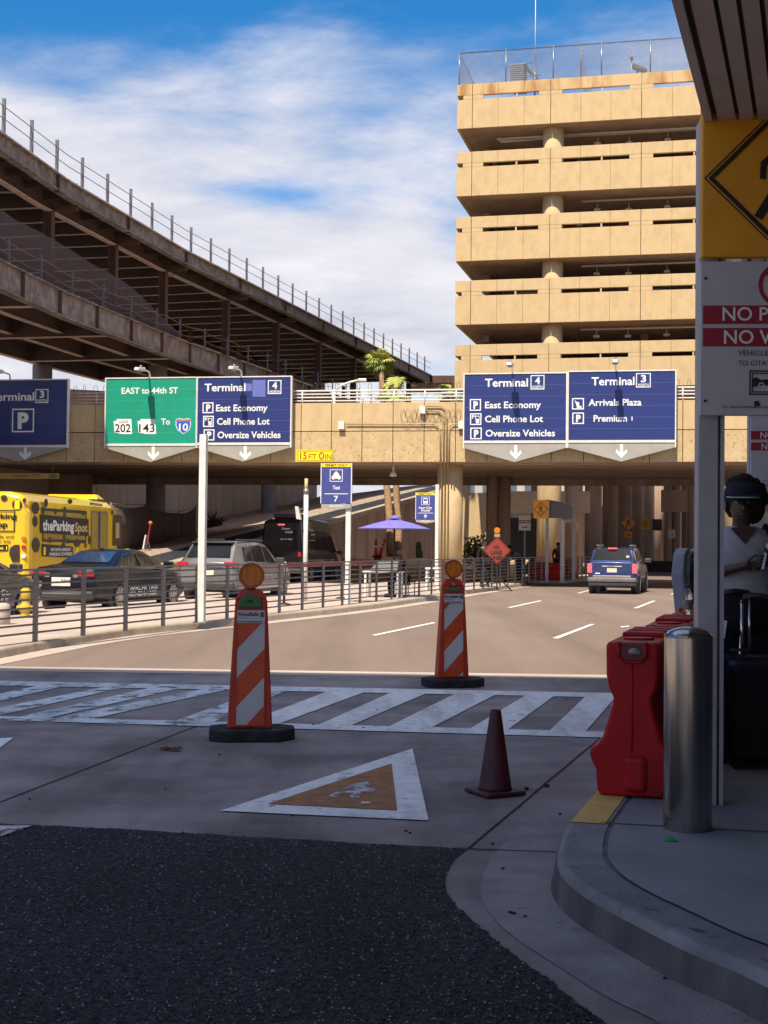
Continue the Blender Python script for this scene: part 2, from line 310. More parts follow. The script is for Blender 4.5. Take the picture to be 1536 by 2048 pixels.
# pale concrete strip lit just beyond the shade
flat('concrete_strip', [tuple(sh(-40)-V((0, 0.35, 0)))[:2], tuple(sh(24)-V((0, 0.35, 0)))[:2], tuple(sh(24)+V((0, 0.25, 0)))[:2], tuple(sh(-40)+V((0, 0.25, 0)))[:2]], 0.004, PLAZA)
# coarse asphalt in front, with a ragged broken edge
rnd = random.Random(3)
edge_px = [(0, 1648), (120, 1653), (300, 1662), (450, 1672), (700, 1686), (938, 1699)]
curve_px = [(938, 1699), (908, 1722), (893, 1748), (890, 1778), (905, 1805), (935, 1832), (968, 1862), (1005, 1893), (1050, 1928), (1100, 1962), (1150, 2002), (1210, 2048), (1262, 2090)]
def fine(pts, n, amp):
    o = []
    for p, q in zip(pts, pts[1:]):
        for k in range(n):
            t = (k+(rnd.uniform(-0.4, 0.4) if k else 0))/n; o.append((p[0]+(q[0]-p[0])*t + rnd.uniform(-amp, amp), p[1]+(q[1]-p[1])*t + rnd.uniform(-amp, amp)))
    return o+[pts[-1]]
ap = [G(x, y) for x, y in fine(edge_px, 8, 1.2)[:-3] + [(935, 1700)] + fine(curve_px[1:], 13, 2.6)]
lw = G(0, 1648); ap = [V((-14, lw.y+0.9, 0))] + ap + [V((1.2, -2, 0)), V((-14, -2, 0))]
ASPH = pm('coarse dark asphalt', (0.046, 0.045, 0.052), (0.006, 0.006, 0.008), scale=30, detail=10, rough=0.7, bump=1.0, bscale=60, speck=(0.30, 0.28, 0.28), sscale=62, sth=0.655, lo=0.42, hi=0.60, streak=(R(50), 0.5, 1.3, 0.5))
flat('asphalt_patch', [tuple(p)[:2] for p in ap], 0.004, ASPH)
# ---- right pavement with a rounded kerb
outer_px = [(1536, 1950), (1471, 1919), (1375, 1881), (1279, 1833), (1212, 1799), (1164, 1770), (1131, 1742), (1116, 1715), (1117, 1694), (1124, 1668), (1137, 1644)]
HZ = 0.16
op = [G(x, y, HZ) for x, y in outer_px]
pf = G(1300, 1446, HZ); kd = V((math.sin(R(17.0)), math.cos(R(17.0)), 0))
far_k = [op[-1] + kd*t for t in (0.2, 0.5, 1.1, 2.5, 6, 14, 30, 60)]
nd = (op[0]-op[2]).normalized(); near_k = [op[0]+nd*0.25, op[0]+nd*0.6, op[0]+nd*1.3, op[0]+nd*3]
kpoly = [(p.x, p.y) for p in near_k[::-1] + op + far_k]     # travelling away: the road is on its left
def kerb(name, poly, h, wd, m, label=None, rr=0.03, lean=0.03):
    if label != 'face': prof = [(-0.004, h-0.042), (0.0, h-0.03), (0.006, h-0.012), (0.018, h-0.003), (0.034, h), (wd, h), (wd, h-0.1)]
    else: prof = [(-lean, 0.0), (-lean*0.5, h*0.5), (-0.005, h-0.041)]
    b = B(); rows = [offs(poly, -o) for o, z in prof]; rings = [[b.v((rows[i][k].x, rows[i][k].y, prof[i][1])) for i in range(len(prof))] for k in range(len(poly))]
    for p, q in zip(rings, rings[1:]):
        for i in range(len(prof)-1): b.bm.faces.new((p[i], p[i+1], q[i+1], q[i])).smooth = i < 4
    return b.build(name, m, kind='structure')
def smooth_poly(pts, n=4):
    o = []; P = [V(p) for p in pts]
    for i in range(len(P)-1):
        p0 = P[max(i-1, 0)]; p1 = P[i]; p2 = P[i+1]; p3 = P[min(i+2, len(P)-1)]
        for k in range(n):
            t = k/n; o.append(0.5*((2*p1) + (p2-p0)*t + (2*p0-5*p1+4*p2-p3)*t*t + (3*p1-p0-3*p2+p3)*t**3))
    return o+[P[-1]]
kp = smooth_poly(kpoly, 4)
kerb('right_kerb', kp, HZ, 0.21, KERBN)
KFACE = pm('darker kerb face', (0.15, 0.138, 0.132), (0.075, 0.07, 0.068), scale=3.5, detail=9, st=(1, 1, 0.35), rough=0.9, bump=0.4, bscale=45)  # vertical face darker and browner than the kerb top
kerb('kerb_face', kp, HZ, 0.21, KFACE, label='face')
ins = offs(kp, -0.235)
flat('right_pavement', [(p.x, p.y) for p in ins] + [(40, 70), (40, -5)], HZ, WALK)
g1 = offs(kp, -0.209); g2 = offs(kp, -0.236)
b = B()
for i in range(len(kp)-1): b.face([(g1[i].x, g1[i].y, HZ-0.006), (g1[i+1].x, g1[i+1].y, HZ-0.006), (g2[i+1].x, g2[i+1].y, HZ-0.006), (g2[i].x, g2[i].y, HZ-0.006)])
b.build('kerb_joint', pm('sealed kerb joint', (0.19, 0.183, 0.19), (0.12, 0.115, 0.12), scale=6, rough=0.9), kind='structure')
# gutter pan along the curve
q1 = offs(kp, 0.03); q2 = offs(kp, 0.36); b = B()
for i in range(0, len(kp)-24): b.face([(q1[i].x, q1[i].y, 0.005), (q1[i+1].x, q1[i+1].y, 0.005), (q2[i+1].x, q2[i+1].y, 0.005), (q2[i].x, q2[i].y, 0.005)])
b.build('gutter', GUTTER, kind='structure')
# yellow painted length of kerb
YEL = pm('worn yellow paint', (0.72, 0.46, 0.15), (0.60, 0.38, 0.12), scale=6, rough=0.7, speck=(0.24, 0.16, 0.08), sscale=14, sth=0.67)
yk = [V((op[-1].x, op[-1].y)), V((op[-1].x, op[-1].y)) + V((kd.x, kd.y))*5]
y1 = offs(yk, -0.012); y2 = offs(yk, -0.19)
b = B(); b.face([(y1[0].x, y1[0].y, HZ+0.004), (y2[0].x, y2[0].y, HZ+0.004), (y2[1].x, y2[1].y, HZ+0.004), (y1[1].x, y1[1].y, HZ+0.004)]); b.build('yellow_kerb_marking', YEL, kind='structure')
# slab joints
def joint(p, q, z=0.006, wd=0.014, name='pavement_joint'):
    p = V(p); q = V(q); d = (q-p); d.z = 0; d.normalize(); n = V((-d.y, d.x, 0))*wd/2
    b = B(); k = 14; L_ = []; R_ = []
    for i in range(k+1):
        c = p.lerp(q, i/k) + n*rnd.uniform(-0.5, 0.5); L_.append(c+n); R_.append(c-n)
    for i in range(k): b.face([(L_[i].x, L_[i].y, z), (L_[i+1].x, L_[i+1].y, z), (R_[i+1].x, R_[i+1].y, z), (R_[i].x, R_[i].y, z)])
    return b.build(name, JOINT, kind='structure')
joint(G(-20, 1613), G(440, 1435)); joint(G(935, 1699), G(1262, 1425), wd=0.013); joint(G(905, 1698), G(1112, 1706), wd=0.02); joint(G(-20, 1447), G(560, 1458), wd=0.012)
joint(G(1200, 1646, HZ), G(1560, 1666, HZ), z=HZ+0.004, wd=0.016)
# ---- painted markings
PAINT = pm('worn white paint', (0.88, 0.88, 0.87), (0.70, 0.70, 0.70), scale=9, detail=10, rough=0.8, worn=(6.5, 0.60, 0.25), streak=(R(17), 0.5, 3.0, 0.3))
PAINTL = pm('badly worn white paint', (0.74, 0.80, 0.82), (0.52, 0.57, 0.6), scale=5, detail=9, rough=0.75, st=(1, 1, 1), worn=(3.6, 0.53, 0.08), streak=(R(17), 0.5, 3.0, 0.3))
PAINTR = pm('lane line paint', (0.78, 0.74, 0.68), (0.66, 0.62, 0.56), scale=3, rough=0.8, worn=(5, 0.66))
def mark(name, px, m, z=0.008): return flat(name, [tuple(G(x, y))[:2] for x, y in px], z, m)
def lineat(p, x): return p[0][1] + (p[1][1]-p[0][1])*(x-p[0][0])/(p[1][0]-p[0][0])
topo, topi = ((0, 1363), (1215, 1387)), ((0, 1372), (1215, 1396))
boti, boto = ((0, 1434), (1215, 1465)), ((0, 1442), (1215, 1477))
b = B()
for m_, rng in ((PAINTL, (-120, 480)), (PAINT, (480, 1330))):
    b = B(); k = 24
    for (u_, l_) in ((topo, topi), (boti, boto)):
        for i in range(k):
            xa = rng[0]+(rng[1]-rng[0])*i/k; xb = rng[0]+(rng[1]-rng[0])*(i+1)/k
            b.face([tuple(G(xa, lineat(u_, xa)))[:2]+(0.008,), tuple(G(xb, lineat(u_, xb)))[:2]+(0.008,), tuple(G(xb, lineat(l_, xb)))[:2]+(0.008,), tuple(G(xa, lineat(l_, xa)))[:2]+(0.008,)])
    # slanted bars between the two edge lines
    for (xb, wb, xt, wt) in ((-320, 70, -60, 50), (-190, 70, 72, 52), (-80, 70, 205, 40), (38, 62, 296, 60), (112, 74, 404, 48), (352, 76, 520, 52), (490, 70, 653, 74), (639, 64, 779, 71), (779, 85, 908, 81), (941, 76, 1050, 57), (1100, 72, 1170, 60), (1255, 80, 1290, 60)):
        if (xb >= 380) != (m_ is PAINT): continue
        q = [(xb, lineat(boti, xb)), (xb+wb, lineat(boti, xb+wb)), (xt+wt, lineat(topi, xt+wt)), (xt, lineat(topi, xt))]
        b.face([tuple(G(x, y))[:2]+(0.008,) for x, y in q])
    b.build('crosswalk_marking', m_, kind='structure')
BRN = pm('faded orange brown paint', (0.40, 0.19, 0.085), (0.26, 0.135, 0.075), scale=7, detail=9, rough=0.8, worn=(6, 0.60, 0.35))
SMUDGE = pm('worn pale figure paint', (0.62, 0.6, 0.63), (0.44, 0.41, 0.42), scale=8, rough=0.8, worn=(7, 0.52))
mark('yield_triangle_marking', [(440, 1624), (825, 1499), (857, 1643)], PAINT)
mark('yield_triangle_marking', [(535, 1611), (783, 1530), (794, 1624)], BRN, 0.012)
mark('worn_symbol_marking', [(655, 1597), (690, 1581), (707, 1572), (735, 1568), (740, 1575), (728, 1578), (752, 1582), (748, 1588), (722, 1588), (718, 1600), (702, 1600), (696, 1590), (672, 1600)], SMUDGE, 0.016)
mark('yield_triangle_marking', [(-60, 1506), (-60, 1482), (27, 1477), (0, 1497)], PAINT)
mark('edge_line_marking', [(-70, 1672), (0, 1655), (64, 1655), (-60, 1697)], SMUDGE, 0.012)
for q in ([(742, 1271), (752, 1272), (872, 1246.5), (866, 1245)], [(1014, 1215.5), (1022, 1216), (1085, 1202), (1079, 1201.5)], [(1104, 1277), (1116, 1278), (1190, 1249), (1182, 1248.5)], [(1266, 1217), (1275, 1217), (1312, 1202), (1305, 1202)], [(1154, 1186.5), (1159, 1187), (1185, 1180), (1181, 1179.5)], [(1241, 1253.5), (1259, 1252), (1258, 1254), (1242, 1255.5)], [(1340, 1189), (1346, 1189), (1362, 1182), (1358, 1182)]):
    mark('lane_marking', q, PAINTR)
# ---- left island: kerb, pale pavement strip
isl_px = [(0, 1298), (130, 1275), (270, 1255.5), (456, 1238), (669, 1217), (760, 1206.5), (880, 1190), (934, 1181), (1046, 1166)]
IZ = 0.13
ip = [G(x, y, IZ) for x, y in isl_px]
d0 = (ip[1]-ip[0]).normalized(); ip = [ip[0]-d0*16] + ip
nose = [ip[-1]+V((0.15, 0.55, 0)), ip[-1]+V((-0.2, 1.3, 0)), ip[-1]+V((-1.6, 1.7, 0))]
ik = [(p.x, p.y) for p in ip+nose]
kerb('island_kerb', [(p[0], p[1]) for p in ik][::1], IZ, -0.16, KERB, lean=-0.02, rr=-0.03) if False else None
def kerbL(name, poly, h, wd, m):          # road on the right of travel
    b = B(); prof = [(-0.02, 0.0), (0.0, h-0.03), (0.012, h-0.008), (0.03, h), (wd, h)]
    rows = [offs(poly, o) for o, z in prof]; rings = [[b.v((rows[i][k].x, rows[i][k].y, prof[i][1])) for i in range(len(prof))] for k in range(len(poly))]
    for p, q in zip(rings, rings[1:]):
        for i in range(len(prof)-1): b.bm.faces.new((p[i], p[i+1], q[i+1], q[i]))
    return b.build(name, m, kind='structure')
kerbL('island_kerb', ik, IZ, 0.17, KERB)
gi = [(p[0], p[1]) for p in ik[:-2]]
ga, gb = offs(gi, -0.02), offs(gi, -0.42); b = B()
for i in range(len(gi)-1): b.face([(ga[i].x, ga[i].y, 0.006), (ga[i+1].x, ga[i+1].y, 0.006), (gb[i+1].x, gb[i+1].y, 0.006), (gb[i].x, gb[i].y, 0.006)])
b.build('island_gutter', PLAZA, kind='structure')
il = offs(ik, 0.165); il2 = offs([(p.x, p.y) for p in ip], 5.2)
flat('island_pavement', [(p.x, p.y) for p in il] + [(p.x, p.y) for p in il2[::-1]], IZ, PLAZA)
tl = offs([(p.x, p.y) for p in ip], 5.25)
flat('taxi_lane', [(p.x, p.y) for p in tl] + [(-2, 64), (-40, 64), (-40, 2)], 0.012, PLAZA)
# second island further on, under the bridge
fi = [G(1112, 1158), G(1150, 1150.5)]
c0 = V((7.7, 61, 0)); RF = Fr(c0, R(17))
b = B(); b.fb(RF, -1.2, 0.35, 0, 26, 0, 0.14); b.build('far_island', KERB, kind='structure', bevel=0.03)
# ---- sandy bed, ramp road, embankment (all beyond the taxi lane)
SAND = pm('sand bed', (0.50, 0.35, 0.22), (0.40, 0.27, 0.165), scale=1.2, rough=0.95, bump=0.5, bscale=12, speck=(0.24, 0.17, 0.11), sscale=4, sth=0.66)
DIRT = pm('brown dirt slope', (0.46, 0.33, 0.245), (0.34, 0.24, 0.175), scale=0.8, rough=0.95, bump=0.6, bscale=8)
RAMPM = pm('dark ramp asphalt', (0.045, 0.047, 0.055), (0.03, 0.031, 0.038), scale=0.8, st=(1, 0.2, 1), rough=0.85)
cop = V((-5.65, 58, 0)); RH = R(12.5); ru = V((math.sin(RH), math.cos(RH), 0)); rl = V((-math.cos(RH), math.sin(RH), 0))
def rz_(s): return max(0.02, 1.36 + 0.09*s)
def rp(s, l, dz=0.0): q = cop + ru*s + rl*l; return V((q.x, q.y, rz_(s)+dz))
b = B()
for s0, s1 in ((-60, -14.9), (-14.9, 0), (0, 20), (20, 60)): b.face([rp(s0, 0.2), rp(s1, 0.2), rp(s1, 3.2), rp(s0, 3.2)])
b.build('ramp_road', RAMPM, kind='structure')
b = B()
for s0, s1 in ((-60, -14.9), (-14.9, 0), (0, 20), (20, 60)):
    b.face([rp(s0, 3.22, 0.0), rp(s1, 3.22, 0.0), rp(s1, 3.45, 0.12), rp(s0, 3.45, 0.12)])
b.build('ramp_kerb', KERB, kind='structure')
b = B(); ns, nl = 40, 5; grid = []
for i in range(ns+1):
    row = []
    for j in range(nl+1):
        s_ = -46+i*(106/ns); l_ = 3.45+j*(9.05/nl); q = rp(s_, l_, 0.12 - 0.95*(j/nl) + (rnd.uniform(-0.08, 0.08) if j else 0)); q.z = max(0.03, q.z); row.append(b.v(q))
    grid.append(row)
for i in range(ns):
    for j in range(nl): b.bm.faces.new((grid[i][j], grid[i+1][j], grid[i+1][j+1], grid[i][j+1]))
b.build('dirt_slope', DIRT, kind='structure', smooth=True)
b = B(); f0 = [V((-4.6, 60.8, 0.02)), V((6.2, 64.5, 0.02))]; grid = []
for i in range(25):
    row = []
    for j in range(8):
        t = i/24; u_ = j/7; a_ = f0[0].lerp(f0[1], t); c_ = V((-3.9+12*t, 66.5+9.5*t, 0.95)); q = a_.lerp(c_, u_); q.z += rnd.uniform(-0.05, 0.05) + 0.05*math.sin(i*1.7+j); row.append(b.v(q))
    grid.append(row)
for i in range(24):
    for j in range(7): b.bm.faces.new((grid[i][j], grid[i+1][j], grid[i+1][j+1], grid[i][j+1]))
b.build('sand_bed', SAND, kind='structure', smooth=True)
# retaining walls
t = T('retaining_wall', 'dark brown concrete wall with pale sloping coping rising behind the lavender umbrella', 'wall', tuple(cop))
b = B(); b.hexa([rp(-12, 0, -1.4), rp(60, 0, -7), rp(60, 0.3, -7), rp(-12, 0.3, -1.4), rp(-12, 0, 0.1), rp(60, 0, 0.1), rp(60, 0.3, 0.1), rp(-12, 0.3, 0.1)]); b.build('wall', DKCON, t)
b = B(); b.hexa([rp(-12, -0.06, 0.1), rp(60, -0.06, 0.1), rp(60, 0.36, 0.1), rp(-12, 0.36, 0.1), rp(-12, -0.06, 0.36), rp(60, -0.06, 0.36), rp(60, 0.36, 0.36), rp(-12, 0.36, 0.36)]); b.build('coping', KERB, t)
t = T('panel_wall', 'tall grey brown concrete panel wall above the dirt slope behind the taxis', 'wall', tuple(rp(0, 12.5)))
b = B(); pw = 4.0
for i in range(-13, 14):
    s0 = i*pw; b.hexa([rp(s0+0.03, 12.4, -1.5), rp(s0+pw-0.03, 12.4, -1.5), rp(s0+pw-0.03, 12.7, -1.5), rp(s0+0.03, 12.7, -1.5), rp(s0+0.03, 12.4, 7.2), rp(s0+pw-0.03, 12.4, 7.2), rp(s0+pw-0.03, 12.7, 7.2), rp(s0+0.03, 12.7, 7.2)])
b.build('wall_panel', GYCON, t)
b = B()
for i in range(-9, -2):                  # raised diamond relief
    cs = i*1.75; 
    for sg in (1, -1):
        for zz in (0.0, 2.6):
            b.bar(rp(cs-0.8*sg, 12.37, 2.2+zz), rp(cs+0.8*sg, 12.37, 4.8+zz), 0.22, 0.05)
b.build('diamond_relief', KERB, t)

for pts in ([(0, 1560), (90, 1549), (170, 1553), (260, 1530), (330, 1524)], [(610, 1520), (690, 1513), (770, 1517), (850, 1500)]):
    for p_, q_ in zip(pts, pts[1:]): joint(G(*p_), G(*q_), z=0.0075, wd=0.005, name='pavement_crack')

# loose and embedded stones that give the coarse asphalt its grain
def inside(x, y, poly):
    c = False; n = len(poly)
    for i in range(n):
        p, q = poly[i], poly[i-1]
        if (p.y > y) != (q.y > y) and x < (q.x-p.x)*(y-p.y)/(q.y-p.y)+p.x: c = not c
    return c
rs_ = random.Random(21)
for nm, cnt, sz, m in (('pale_gravel', 2600, (0.0025, 0.0065), pm('pale aggregate', (0.34, 0.33, 0.33), (0.2, 0.19, 0.19), scale=60, rough=0.85)), ('grey_gravel', 9000, (0.003, 0.008), pm('grey aggregate', (0.115, 0.11, 0.118), (0.06, 0.058, 0.062), scale=60, rough=0.85)), ('dark_gravel', 5200, (0.004, 0.011), pm('dark aggregate', (0.016, 0.016, 0.018), (0.01, 0.01, 0.011), scale=60, rough=0.6))):
    bm = bmesh.new(); k = 0
    while k < cnt:
        y = 4.1+4.0*rs_.random()**1.3; x = rs_.uniform(-2.6, 1.7)
        if abs(x) > 0.3*y+0.3 or not inside(x, y, ap): continue
        k += 1; r = rs_.uniform(*sz); t0 = rs_.uniform(0, 6.28); vs = [bm.verts.new((x+r*math.cos(t0+1.57*i)*rs_.uniform(0.7, 1.3), y+r*math.sin(t0+1.57*i)*rs_.uniform(0.7, 1.3), 0.0045)) for i in range(4)]; ap_ = bm.verts.new((x, y, 0.005+r*rs_.uniform(0.5, 0.9)))
        for i in range(4): bm.faces.new((vs[i], vs[(i+1) % 4], ap_))
    me = bpy.data.meshes.new(nm); bm.to_mesh(me); bm.free(); o = bpy.data.objects.new(nm, me); COL.objects.link(o); me.materials.append(m); o['kind'] = 'stuff'
# ================================================================ OVERPASS
WF = Fr((7.36, 53, 0), R(10.2))
WZ0, WZ1 = 4.92, 7.28
ov = T('overpass', 'tan concrete road bridge crossing above the lanes, carrying the big direction signs', 'bridge', (7.36, 53, 0), -WF.ang)
pw = 1.245; a00 = WF.px(602, 862).x
b1 = B(); b2 = B()
for i in range(-26, 26):
    x0 = a00+i*pw
    if i % 4 == 0: gap = 0.03
    b1.fb(WF, x0+0.012, x0+pw-0.012, 0, 0.3, 6.16, WZ1); b2.fb(WF, x0+0.012, x0+pw-0.012, 0, 0.3, WZ0, 6.13)
b1.build('wall_panel', TAN, ov, bevel=0.012); b2.build('wall_panel', TANST, ov, bevel=0.012)
b = B(); b.fb(WF, -34, 34, 0.32, 0.5, WZ0+0.03, WZ1-0.02); b.build('backing_wall', SOFF, ov)
b = B(); b.fb(WF, -34, 34, 0.52, 14.2, WZ0+0.06, 5.9); b.build('deck', SOFF, ov)
b = B(); b.fb(WF, -34, 34, 13.6, 14.3, WZ0-0.28, WZ0+0.05); b.fb(WF, -34, 34, 14.35, 14.6, WZ0, WZ1-0.1); b.build('edge_beam', DKCON, ov)
b = B(); b.fb(WF, -34, 34, 0.55, 0.85, WZ0-0.05, WZ0+0.05); b.build('drip_beam', SOFF, ov)
# railing on the wall
rz0 = WZ1
for k, zz in enumerate((0.1, 0.24, 0.37, 0.5)):
    b = B(); b.cyl(WF.p(-34, 0.15, rz0+zz), WF.p(34, 0.15, rz0+zz), 0.028 if k < 3 else 0.036, n=8); b.build('railing_bar', PWHITE, ov)
for i in range(-26, 26):
    b = B(); b.cyl(WF.p(a00+i*pw, 0.15, rz0), WF.p(a00+i*pw, 0.15, rz0+0.5), 0.03, n=8); b.build('railing_post', PWHITE, ov)
def coil(F, a0, a1, bb, cz, r, step, rw=0.012, flat_=0.35):
    b = B(); n = int((a1-a0)/step*14); pts = []
    for i in range(n+1):
        t_ = i/14*2*math.pi; pts.append(F.p(a0+(a1-a0)*i/n + r*0.55*math.cos(t_), bb + r*flat_*math.cos(t_*0.5), cz + r*math.sin(t_)))
    b.tube(pts, rw, 4); return b
coil(WF, -30, 30, 0.9, rz0+0.62, 0.30, 0.45, 0.009).build('razor_wire', WIRE, ov)
pa = WF.px(803, 830, 0.1); pb = WF.px(922, 830, 0.1)
coil(WF, pa.x, pb.x, -0.12, 6.72, 0.26, 0.22, 0.008).build('razor_wire', WIRE, ov)
# conduits and boxes on the wall
def wp(x, y, off=0.08): q = WF.px(x, y, off); return WF.p(q.x, -off, q.z)
CONDUIT = pm('painted conduit', (0.44, 0.32, 0.18), (0.36, 0.26, 0.15), rough=0.5)
for pts in ([(692, 848), (868, 848), (877, 853), (880, 866), (881, 925)], [(852, 812), (882, 812), (890, 818), (893, 832), (893, 925)], [(848, 822), (876, 822), (884, 828), (887, 842), (887, 925)], [(918, 848), (905, 848), (899, 854), (898, 866), (898, 925)]):
    b = B(); b.tube([wp(x, y) for x, y in pts], 0.028, 8); b.build('conduit', CONDUIT, ov)
for (x, y) in ((683, 850), (845, 819), (923, 849)):
    q = WF.px(x, y, 0.1); b = B(); b.fb(WF, q.x-0.12, q.x+0.12, -0.2, 0, q.z-0.17, q.z+0.13); b.build('junction_box', PWHITE, ov, bevel=0.01)
cols = []
for px_ in (900,):
    c = WF.px(px_, 1000, -1.1); cols.append(c.x)
cx = cols[0]
for k, xx in enumerate((cx-21.2, cx, cx+17.0)):
    for bb in (1.1, 11.5):
        if k == 1 and bb > 2: continue
        b = B(); q = WF.p(xx, bb, 0); b.cyl((q.x, q.y, 0), (q.x, q.y, WZ0+0.08), 0.51, n=28); b.build('column', TAN if bb < 2 else DKCON, ov)  # rear columns take the browner concrete, their shade put into the colour
q = WF.p(cx, 1.1, 0)
for i, dx in enumerate((-0.26, -0.13, 0.0)):
    p0 = WF.p(cx+dx, 0.55-abs(dx)*0.1, 0); b = B(); b.tube([p0+V((0, 0, 0.2)), p0+V((0, 0, 4.6)), WF.p(cx+dx, -0.08, 4.98), WF.p(cx+dx, -0.08, 5.1)], 0.026, 8); b.build('conduit', CONDUIT, ov)
# abutment wall, dark, at the far left under the bridge
ab = T('abutment_wall', 'dark stained concrete wall under the bridge behind the yellow bus', 'wall', tuple(WF.p(-24, 9.5, 0)))
b = B(); b.fb(WF, -36, WF.loc(D(168, 960, 66)).x, 9.5, 10, 0, WZ0+0.02); b.build('wall', DKCON, ab)
pend = T('pendant_camera', 'white dome camera hanging on a short stem under the bridge', 'camera', tuple(WF.p(WF.px(787, 930, -1.5).x, 1.5, WZ0)))
q = MW[pend].translation; b = B(); b.cyl(q+V((0, 0, 0.06)), q-V((0, 0, 0.32)), 0.035, n=10); b.build('stem', PWHITE, pend)
b = B(); b.lathe([(0.05, -0.28), (0.12, -0.36), (0.15, -0.46), (0.14, -0.5)], q, 16); b.build('housing', PWHITE, pend); b = B(); b.lathe([(0.12, -0.505), (0.09, -0.58), (0.03, -0.61)], q, 14); b.build('dome', BLACK, pend)
b = B(); b.cyl(q+V((0, 0, 0.02)), q+V((0, 0, 0.06)), 0.1, n=12); b.build('mounting_plate', PWHITE, pend)
# ================================================================ PARKING GARAGE
gd = 76.0; GO = D(911, 500, gd); GF = Fr((GO.x, GO.y, 0), R(13))
gr = T('parking_garage', 'tan multi storey parking garage with slotted concrete parapets', 'building', (GO.x, GO.y, 0), -GF.ang)
def gz(y, x=912): return D(x, y, gd).z
tops = [170, 305, 435, 562, 690]; spanz = 3.62
GW = 36.0; bays = [0.0, GF.px(943, 400).x, GF.px(1100, 400).x]; bw = GF.px(1282, 400).x - GF.px(1100, 400).x
while bays[-1] < GW: bays.append(bays[-1]+bw)
SL = 30.0
levels = []
for li, ty in enumerate(tops):
    zt = gz(ty); zb = gz(ty+88); levels.append((zb, zt))
    m1 = TANR if li == 0 else TAN
    b = B(); bt = B()
    for i in range(len(bays)-1):
        x0, x1 = bays[i]+0.014, bays[i+1]-0.014; n = 1 if i == 0 else 3
        for k in range(n):
            u0 = x0+(x1-x0)*k/n + (0.004 if k else 0); u1 = x0+(x1-x0)*(k+1)/n - (0.004 if k < n-1 else 0)
            b.fb(GF, u0, u1, 0, 0.22, zb, zt-0.86); bt.fb(GF, u0, u1, 0, 0.22, zt-0.62, zt)
        # piers either side of each slot
        pd = 0.62 if i else 0.28
        if i == 0: b.fb(GF, x0+0.35, x1, 0.004, 0.22, zt-0.855, zt-0.625)
        else: b.fb(GF, x0, x0+pd, 0.004, 0.22, zt-0.855, zt-0.625); b.fb(GF, x1-pd, x1, 0.004, 0.22, zt-0.855, zt-0.625); b.fb(GF, x0+(x1-x0)*0.56, x0+(x1-x0)*0.56+0.09, 0.03, 0.2, zt-0.855, zt-0.625)
    b.build('parapet', TAN, gr, bevel=0.012); bt.build('parapet_rail', m1, gr, bevel=0.012)
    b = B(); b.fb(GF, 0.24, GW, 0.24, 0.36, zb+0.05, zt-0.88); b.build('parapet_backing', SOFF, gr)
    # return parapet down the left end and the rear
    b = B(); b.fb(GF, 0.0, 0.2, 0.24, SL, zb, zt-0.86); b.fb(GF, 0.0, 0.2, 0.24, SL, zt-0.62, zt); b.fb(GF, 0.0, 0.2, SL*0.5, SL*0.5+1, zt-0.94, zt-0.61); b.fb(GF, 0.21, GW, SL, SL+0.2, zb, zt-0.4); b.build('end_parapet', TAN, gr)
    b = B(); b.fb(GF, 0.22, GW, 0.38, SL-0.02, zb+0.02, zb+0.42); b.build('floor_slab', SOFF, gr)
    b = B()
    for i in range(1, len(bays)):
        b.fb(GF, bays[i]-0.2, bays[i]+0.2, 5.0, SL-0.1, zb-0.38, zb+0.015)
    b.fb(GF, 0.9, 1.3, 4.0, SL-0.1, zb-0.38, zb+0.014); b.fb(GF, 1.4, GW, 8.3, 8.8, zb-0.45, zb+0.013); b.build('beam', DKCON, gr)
    # round columns up to this slab
    z0 = (gz(tops[li+1]+88)+0.43) if li < 4 else 0.0
    for ci, cxx in enumerate((GF.px(1106, 400, -1.0).x, GF.px(1106, 400, -1.0).x+2*bw)):
        b = B(); q = GF.p(cxx, 1.05, 0); b.cyl((q.x, q.y, z0), (q.x, q.y, zb+0.03), 0.575, n=32); b.build('column', TAN, gr)
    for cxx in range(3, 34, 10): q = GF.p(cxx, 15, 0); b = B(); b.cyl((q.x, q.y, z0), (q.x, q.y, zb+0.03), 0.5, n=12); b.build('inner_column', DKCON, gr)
    # conduits and light fittings under the slab
    for fx, fd in ((1195, 3.0), (1258, 3.2), (1335, 3.0), (1160, 6.5)):
        q = GF.px(fx, 300, -fd); b = B(); b.fb(GF, q.x-0.17, q.x+0.17, fd, fd+0.3, zb-0.42, zb-0.28); b.fb(GF, q.x-0.03, q.x+0.03, fd+0.1, fd+0.16, zb-0.28, zb+0.03); b.build('light_fitting', PWHITE, gr)
    b = B(); b.cyl(GF.p(6.8 if li else 2, 1.75, zb-0.16), GF.p(GW, 1.75, zb-0.16), 0.055, n=8)
    if li == 0: b.cyl(GF.p(2, 2.2, zb-0.12), GF.p(GW, 2.2, zb-0.12), 0.05, n=8); b.cyl(GF.p(2.2, 1.9, zb-0.3), GF.p(5.2, 2.4, zb-0.1), 0.05, n=8)
    b.build('conduit', PWHITE, gr)
